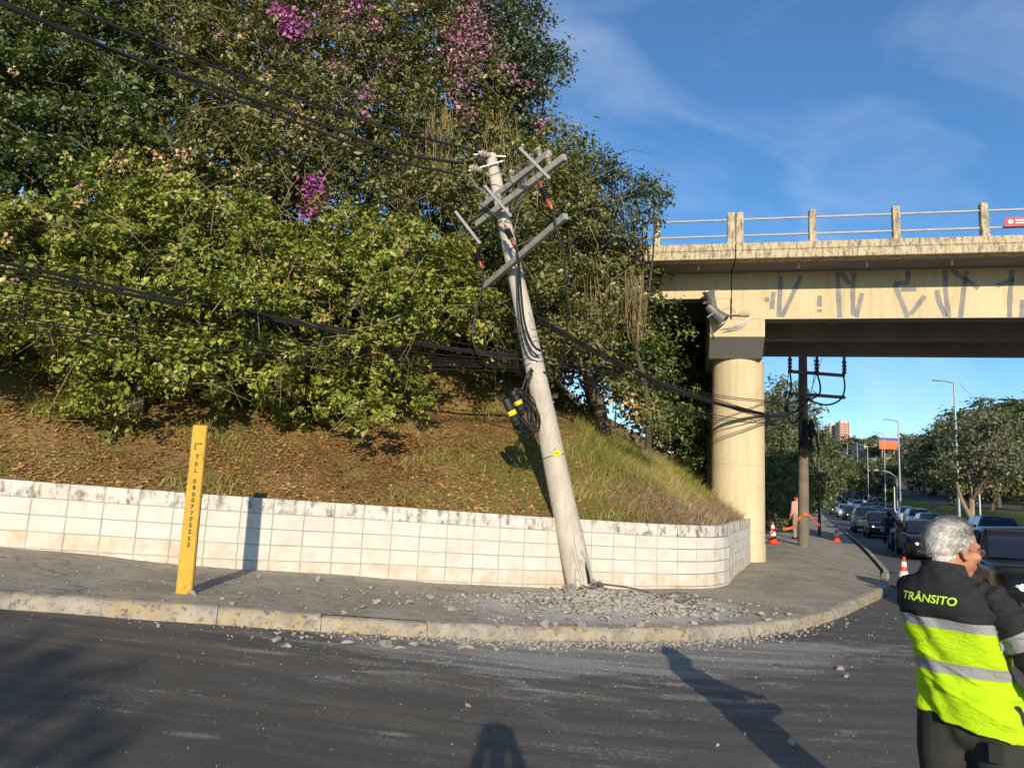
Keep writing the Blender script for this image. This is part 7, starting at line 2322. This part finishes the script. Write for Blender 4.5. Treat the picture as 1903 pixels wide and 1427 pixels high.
# fan palms
def palm(px, yb, yt, w, label):
    a, b = at(px, yb, w), at(px, yt, w)
    z0 = min(a.z, float(z_road(a.x, a.y))) - 0.2
    th = thing('palm_tree', (a.x, a.y, z0), label, 'palm', 'palms above the far queue')
    H_ = b.z - z0 - 1.2
    MB().tube([(a.x, a.y, z0), (a.x + 0.2, a.y, z0 + H_ * 0.5), (a.x + 0.1, a.y, z0 + H_)], [0.28, 0.2, 0.17], 8).build('trunk', M['bark'], th, smooth=True)
    V, F_ = [], []
    for k in range(34):
        an_ = random.uniform(0, 2 * math.pi)
        el = random.uniform(-0.5, 1.3)
        d = np.array([math.cos(an_) * math.cos(el), math.sin(an_) * math.cos(el), math.sin(el)])
        L = random.uniform(2.2, 3.2)
        sd_ = np.cross(d, [0, 0, 1.0])
        sd_ = sd_ / max(np.linalg.norm(sd_), 1e-6)
        b0 = np.array([a.x + 0.1, a.y, z0 + H_])
        for j in range(7):
            u0, u1 = j / 7, (j + 1) / 7
            for sg in (-1, 1):
                p0 = b0 + d * L * u0 + np.array([0, 0, -1.3 * u0 * u0])
                p1 = b0 + d * L * u1 + np.array([0, 0, -1.3 * u1 * u1])
                tip = (p0 + p1) / 2 + sd_ * sg * 0.55 * (1 - 0.6 * u0) + d * 0.25 + np.array([0, 0, -0.3])
                n0 = len(V)
                V += [p0, p1, tip]
                F_.append((n0, n0 + 1, n0 + 2))
    np_mesh('fronds', np.array(V), np.array(F_), M['leaf_far'], th, attr={'rnd': rng.random(len(V)), 'clump': rng.random(len(V))})
palm(1533, 885, 798, 150, 'tall palm right of the second pole above the far queue')
palm(1548, 885, 812, 165, 'shorter palm in front of the red towers')
palm(1627, 870, 806, 230, 'small far palm left of the orange and blue sign')

M['tower_red'] = pm('tower_red', (0.42, 0.13, 0.11), (0.36, 0.11, 0.10), 0.2, 0.8)
M['tower_cream'] = pm('tower_cream', (0.60, 0.48, 0.38), (0.54, 0.43, 0.34), 0.2, 0.8)
M['win_dark'] = pm('window_dark', (0.12, 0.10, 0.10), None, rough=0.3)
M['house_white'] = pm('house_white', (0.58, 0.56, 0.52), (0.48, 0.46, 0.43), 0.4, 0.9)
M['roof_tile'] = pm('roof_tile', (0.30, 0.15, 0.09), (0.22, 0.11, 0.07), 1.0, 0.9)
def tower(x0, x1, yt, w, label):
    a, b = at(x0, yt, w), at(x1, yt, w)
    W_ = (b - a).length
    c = (a + b) / 2
    zb = float(z_road(c.x, c.y)) - 6
    H_ = c.z - zb
    th = thing('tower_block', (c.x, c.y, zb), label, 'building', 'red and cream towers on the skyline')
    MB().box((c.x, c.y + W_ / 2, zb + H_ / 2), (W_, W_, H_), None, 0.1).build('wall', M['tower_cream'], th)
    for k in (-0.47, 0.47, 0.0):
        MB().box((c.x + k * W_, c.y - 0.15, zb + H_ / 2), (W_ * (0.13 if k else 0.10), 0.4, H_ * 0.995)).build('red_strip', M['tower_red'], th)
    MB().box((c.x, c.y + W_ / 2, zb + H_ + 1.0), (W_ * 0.5, W_ * 0.5, 2.0), None, 0.1).build('roof_house', M['house_white'], th)
    nf = int(H_ / 3.0)
    for f_ in range(max(0, nf - 14), nf):
        for k in (-0.23, 0.23):
            MB().box((c.x + k * W_, c.y - 0.05, zb + 3.0 * f_ + 1.6), (W_ * 0.26, 0.24, 1.3)).build('window', M['win_dark'], th)
tower(1541, 1557, 789, 900, 'left and lower of the two red and cream apartment towers')
tower(1560, 1577, 784, 880, 'right and taller of the two red and cream apartment towers')
def house(x0, x1, yt, yb, w, label, roof=False):
    a, b = at(x0, yt, w), at(x1, yb, w)
    W_, H_ = b.x - a.x, a.z - b.z
    th = thing('house', ((a.x + b.x) / 2, a.y, b.z - 3), label, 'building', 'white houses below the skyline')
    MB().box(((a.x + b.x) / 2, a.y + 4, b.z - 1.5 + H_ / 2), (W_, 8, H_ + 3)).build('wall', M['house_white'], th)
    MB().box(((a.x + b.x) / 2, a.y + 4, a.z + 0.15), (W_ * 1.06, 8.6, 0.3)).build('roof', M['roof_tile'] if roof else M['grey_paint'], th)
    n = max(2, int(W_ / 2.6))
    for k in range(n):
        wd = MB().box((a.x + W_ * (k + 0.5) / n, a.y - 0.02, b.z + H_ * 0.55), (W_ / n * 0.5, 0.1, H_ * 0.35)).build('window', M['win_dark'], th)
        MB().box((a.x + W_ * (k + 0.5) / n, a.y - 0.06, b.z + H_ * 0.55 - H_ * 0.19), (W_ / n * 0.56, 0.14, 0.12)).build('sill', M['house_white'], wd)
house(1606, 1632, 826, 845, 215, 'white flat roofed house left of the orange and blue sign')
house(1612, 1648, 853, 862, 200, 'long low white building below the orange and blue sign')
house(1570, 1604, 836, 850, 225, 'low white house below the red towers', True)
house(1636, 1656, 838, 850, 212, 'small white building under the orange and blue sign', True)
a, b = at(1633, 811, 205), at(1669, 836, 205)
th = thing('billboard', ((a.x + b.x) / 2, a.y, b.z - 4), 'large orange and blue sign board on the far hill', 'billboard')
W_, H_ = b.x - a.x, a.z - b.z
M['bill_orange'] = pm('sign_orange', (0.72, 0.16, 0.05), None, rough=0.6)
M['bill_blue'] = pm('sign_blue', (0.03, 0.12, 0.42), None, rough=0.6)
MB().box(((a.x + b.x) / 2, a.y, b.z + H_ * 0.35), (W_, 0.4, H_ * 0.7)).build('orange_panel', M['bill_orange'], th)
MB().box(((a.x + b.x) / 2, a.y, b.z + H_ * 0.81), (W_, 0.4, H_ * 0.215)).build('blue_panel', M['bill_blue'], th)
MB().box(((a.x + b.x) / 2, a.y, b.z + H_ * 0.96), (W_, 0.4, H_ * 0.075)).build('pale_strip', M['house_white'], th)
for k in (0.2, 0.8):
    MB().tube([(a.x + W_ * k, a.y + 0.5, b.z - 4), (a.x + W_ * k, a.y + 0.5, b.z + H_ * 0.9)], 0.15, 8).build('leg', M['galv'], th, smooth=True)
# thin far wires
for (x0, y0, x1, y1, w, lab) in ((1580, 848, 1903, 872, 170, 'thin far wire crossing behind the signal mast'), (1575, 810, 1780, 845, 140, 'thin far wire from the towers to the tall street lamp'), (1783, 712, 1903, 745, 55, 'thin wire from the tall street lamp to the right edge')):
    a, b = at(x0, y0, w), at(x1, y1, w)
    pts = [a.lerp(b, u) - Vector((0, 0, 1.2 * 4 * u * (1 - u))) for u in np.linspace(0, 1, 9)]
    tag(MB().tube(pts, 0.03 if w > 100 else 0.015, 4).build('overhead_cable', M['cable_grey']), lab, 'cable', 'far wires')
# ================================================================== rubble and dust of the broken pole
def kerb_y(x): return float(np.interp(x, KP[:400, 0], KP[:400, 1]))
def floor_z(x, y):
    if x < 4.2 and y > kerb_y(x) + 0.04: return near_z(x, y)
    return float(z_road(x, y))
def hull(npt, seed):
    r_ = np.random.default_rng(seed)
    bm = bmesh.new()
    for k in range(npt):
        d = unit(r_.normal(0, 1, 3)) * r_.uniform(0.75, 1.1)
        bm.verts.new(d * np.array([1.0, 0.75, 0.55]))
    res = bmesh.ops.convex_hull(bm, input=bm.verts)
    bmesh.ops.delete(bm, geom=[g_ for g_ in res['geom_interior'] if isinstance(g_, bmesh.types.BMVert)], context='VERTS')
    bmesh.ops.triangulate(bm, faces=bm.faces)
    bm.verts.index_update()
    V = np.array([tuple(v_.co) for v_ in bm.verts])
    F_ = np.array([[v_.index for v_ in f_.verts] for f_ in bm.faces])
    bm.free()
    return V, F_
HUL = [hull(9, 100 + k) for k in range(8)]
HBIG = [hull(13, 200 + k) for k in range(6)]
M['rubble'] = pm('rubble_concrete', (0.28, 0.262, 0.228), (0.39, 0.365, 0.32), 9, 0.95, bump=0.6, bscale=50, c3=(0.17, 0.16, 0.15), s3=12)
# dust heap
rows = []
HC0 = Vector((1.55, 10.05, 0))
for j in range(15):
    rr = j / 14
    row = []
    for k in range(49):
        a = 2 * math.pi * k / 48
        rx = 1.45 * (1 + 0.16 * math.sin(3 * a + 1) + 0.10 * math.sin(5 * a + 2.2) + 0.05 * math.sin(11 * a))
        ry = 0.74 * (1 + 0.12 * math.sin(2 * a) + 0.10 * math.sin(7 * a + 0.4))
        x = HC0.x + rx * rr * math.cos(a) - 0.25 * rr * math.sin(a)
        y = HC0.y + ry * rr * math.sin(a) + 0.36 * rx * rr * math.cos(a)
        h = 0.15 * (1 - rr) ** 1.25 + 0.018 * (1 - rr) * math.sin(9 * x + 4 * y) * math.sin(7 * y - 3 * x)
        row.append((x, y, near_z(x, y) + side_noise(x, y) + (h if j < 14 else -0.02) - 0.001))
    rows.append(row)
M['dust'] = pm('concrete_dust', (0.40, 0.38, 0.34), (0.52, 0.49, 0.44), 7, 0.97, bump=0.9, bscale=28, c3=(0.30, 0.285, 0.26), s3=16)
tag(MB().grid(rows).build('rubble_heap', M['dust'], smooth=True), 'heap of grey concrete dust and crumbs at the foot of the snapped pole', 'rubble heap', kind='stuff')
# crumbs: too many to count
pts = []
def add_pts(n, fn, smin, smax, pw=2.2):
    k = 0
    while k < n:
        x, y = fn()
        if x < 4.2 and y > float(np.interp(x, WP[:, 0], WP[:, 1])) - 0.02: continue
        pts.append((x, y, smin + (smax - smin) * random.random() ** pw))
        k += 1
ca_, sa_ = math.cos(R(20)), math.sin(R(20))
def g2(cx_, cy_, sx, sy):
    def f():
        a, b = random.gauss(0, sx), random.gauss(0, sy)
        return cx_ + a * ca_ - b * sa_, cy_ + a * sa_ + b * ca_
    return f
add_pts(4600, g2(1.55, 9.95, 0.70, 0.40), 0.003, 0.085, 4.2)
add_pts(1500, g2(0.7, 9.3, 1.2, 0.5), 0.003, 0.04, 4.0)
def gutter():
    x = random.gauss(1.1, 1.5)
    return x, kerb_y(x) - abs(random.gauss(0.03, 0.16))
add_pts(2600, gutter, 0.004, 0.045, 3.4)
add_pts(1600, g2(1.1, 7.4, 2.0, 0.42), 0.003, 0.016, 3)
add_pts(900, g2(0.8, 5.8, 2.8, 1.1), 0.002, 0.012, 3.5)
add_pts(450, g2(-3.2, 8.0, 1.6, 0.8), 0.004, 0.026, 3)
add_pts(500, g2(3.6, 10.4, 1.3, 0.8), 0.005, 0.03, 3)
VV, FF, off = [], [], 0
for i, (x, y, s_) in enumerate(pts):
    V, F_ = HUL[i % 8]
    a = random.uniform(0, 6.28)
    c_, s2 = math.cos(a), math.sin(a)
    W_ = np.c_[V[:, 0] * c_ - V[:, 1] * s2, V[:, 0] * s2 + V[:, 1] * c_, V[:, 2] * random.uniform(0.7, 1.3)] * s_
    d2 = ((x - HC0.x) / 1.5) ** 2 + ((y - HC0.y - 0.3 * (x - HC0.x)) / 0.8) ** 2
    bump_ = 0.15 * max(0, 1 - math.sqrt(d2)) ** 1.25 if d2 < 1 else 0
    W_ += np.array([x, y, floor_z(x, y) + bump_ + s_ * 0.22])
    VV.append(W_)
    FF.append(F_ + off)
    off += len(V)
tag(np_mesh('rubble', np.concatenate(VV), np.concatenate(FF), M['rubble']), 'grey concrete crumbs strewn over pavement, gutter and asphalt', 'rubble', kind='stuff')
# the larger lumps, each one an object
big_me = []
for V, F_ in HBIG:
    me = bpy.data.meshes.new('rubble_lump')
    me.from_pydata([tuple(v_) for v_ in V], [], [tuple(int(q) for q in f_) for f_ in F_])
    me.materials.append(M['rubble'])
    big_me.append(me)
spots = []
for (px, py, s_) in ((592, 1080, .07), (648, 1165, .05), (480, 1073, .035), (357, 1106, .055), (430, 1122, .045), (447, 1105, .04), (413, 1114, .03), (700, 1120, .05), (735, 1105, .055), (760, 1122, .05), (800, 1112, .06), (690, 1093, .04),
                   (515, 1192, .055), (535, 1170, .06), (720, 1172, .07), (745, 1178, .05), (870, 1180, .075), (920, 1186, .085), (955, 1190, .06), (1010, 1187, .075), (1080, 1190, .07), (1120, 1192, .06), (1190, 1188, .07), (1255, 1190, .05),
                   (840, 1135, .07), (880, 1120, .06), (905, 1110, .065), (850, 1108, .05), (960, 1120, .06), (1000, 1135, .07), (1040, 1118, .07), (1090, 1110, .09), (1150, 1125, .08), (1190, 1140, .07), (1240, 1120, .06), (1225, 1150, .06),
                   (1110, 1140, .09), (1060, 1150, .06), (930, 1150, .05), (1415, 1143, .055), (1355, 1118, .035), (1470, 1095, .035), (1562, 1245, .045), (1573, 1258, .035), (1385, 1365, .02), (1470, 1382, .03), (1332, 1385, .02), (868, 1312, .025), (640, 1140, .04), (560, 1125, .03), (1290, 1160, .05), (1330, 1172, .05),
                   (985, 1150, .05), (1145, 1105, .06), (1205, 1108, .05), (815, 1092, .035), (770, 1170, .05), (675, 1130, .04), (1030, 1160, .05), (1170, 1165, .06)):
    z = 0.1
    for _ in range(12):
        q = gz(px, py, z)
        z = floor_z(q.x, q.y)
    if q.x < 4.2 and q.y > float(np.interp(q.x, WP[:, 0], WP[:, 1])) - 0.08: q.y = float(np.interp(q.x, WP[:, 0], WP[:, 1])) - 0.1
    spots.append((q.x, q.y, s_ * 1.2))
for k in range(34):
    x, y = random.gauss(1.55, 0.55), random.gauss(10.05, 0.28) 
    y = min(y + 0.36 * (x - 1.55), float(np.interp(x, WP[:, 0], WP[:, 1])) - 0.12)
    spots.append((x, y, random.uniform(0.05, 0.12)))
for i, (x, y, s_) in enumerate(spots):
    o = bpy.data.objects.new('rubble_lump', big_me[i % 6])
    COL.objects.link(o)
    d2 = ((x - HC0.x) / 1.5) ** 2 + ((y - HC0.y - 0.3 * (x - HC0.x)) / 0.8) ** 2
    bump_ = 0.15 * max(0, 1 - math.sqrt(d2)) ** 1.25 if d2 < 1 else 0
    o.location = (x, y, floor_z(x, y) + bump_ + s_ * 0.34)
    o.rotation_euler = (random.uniform(-.3, .3), random.uniform(-.3, .3), random.uniform(0, 6.28))
    o.scale = (s_ * random.uniform(0.9, 1.3), s_, s_ * random.uniform(0.7, 1.1))
    on_side = x < 4.2 and y > kerb_y(x) + 0.04
    far_ = abs(x - 1.3) > 2.0
    lab = ('grey concrete lump lying on the pavement away from the pole' if far_ else 'grey concrete lump in the debris on the pavement below the pole') if on_side else ('small pale lump of concrete out on the dark asphalt' if y < kerb_y(min(x, 4.1)) - 0.45 else 'grey concrete lump lying in the gutter against the kerb')
    tag(o, lab, 'rubble', 'concrete lumps ' + ('on the pavement' if on_side else 'on the road'))
# loose strands of rusty wire in the heap
for k in range(9):
    x, y = 1.3 + random.uniform(0.0, 1.3), 9.9 + random.uniform(-0.3, 0.75)
    y = min(y, float(np.interp(x, WP[:, 0], WP[:, 1])) - 0.25)
    a = random.uniform(-0.5, 0.4)
    L = random.uniform(0.4, 1.0)
    q = []
    for j in range(8):
        u = j / 7 - 0.5
        xx, yy = x + L * u * math.cos(a), y + L * u * math.sin(a) + 0.05 * math.sin(6 * u + k)
        yy = min(yy, float(np.interp(xx, WP[:, 0], WP[:, 1])) - 0.06)
        q.append((xx, yy, floor_z(xx, yy) + 0.07 + 0.05 * math.cos(3.2 * u) + 0.02 * math.sin(9 * u + k)))
    tag(MB().tube(q, random.choice((0.005, 0.007)), 5).build('rebar_strand', M['rebar'], smooth=True), 'loose rusty reinforcing strand in the heap right of the pole foot', 'rebar', 'rusty strands in the debris')
# a yellow-brown dead weed in the debris and one leaf
# ================================================================== street tree behind the camera: its shade lies on the asphalt at lower left
bt = tree_proto('behind', 'leaf_far', 90, 20, 24, 0.26, 4.4, 6.9, 0.9)
bt.location = (-4.7, -13.4, float(z_road(-4.7, -13.4)))
bt.scale = (0.9, 0.9, 0.80)
tag(bt, 'street tree behind the camera whose shade falls on the asphalt at lower left', 'tree')
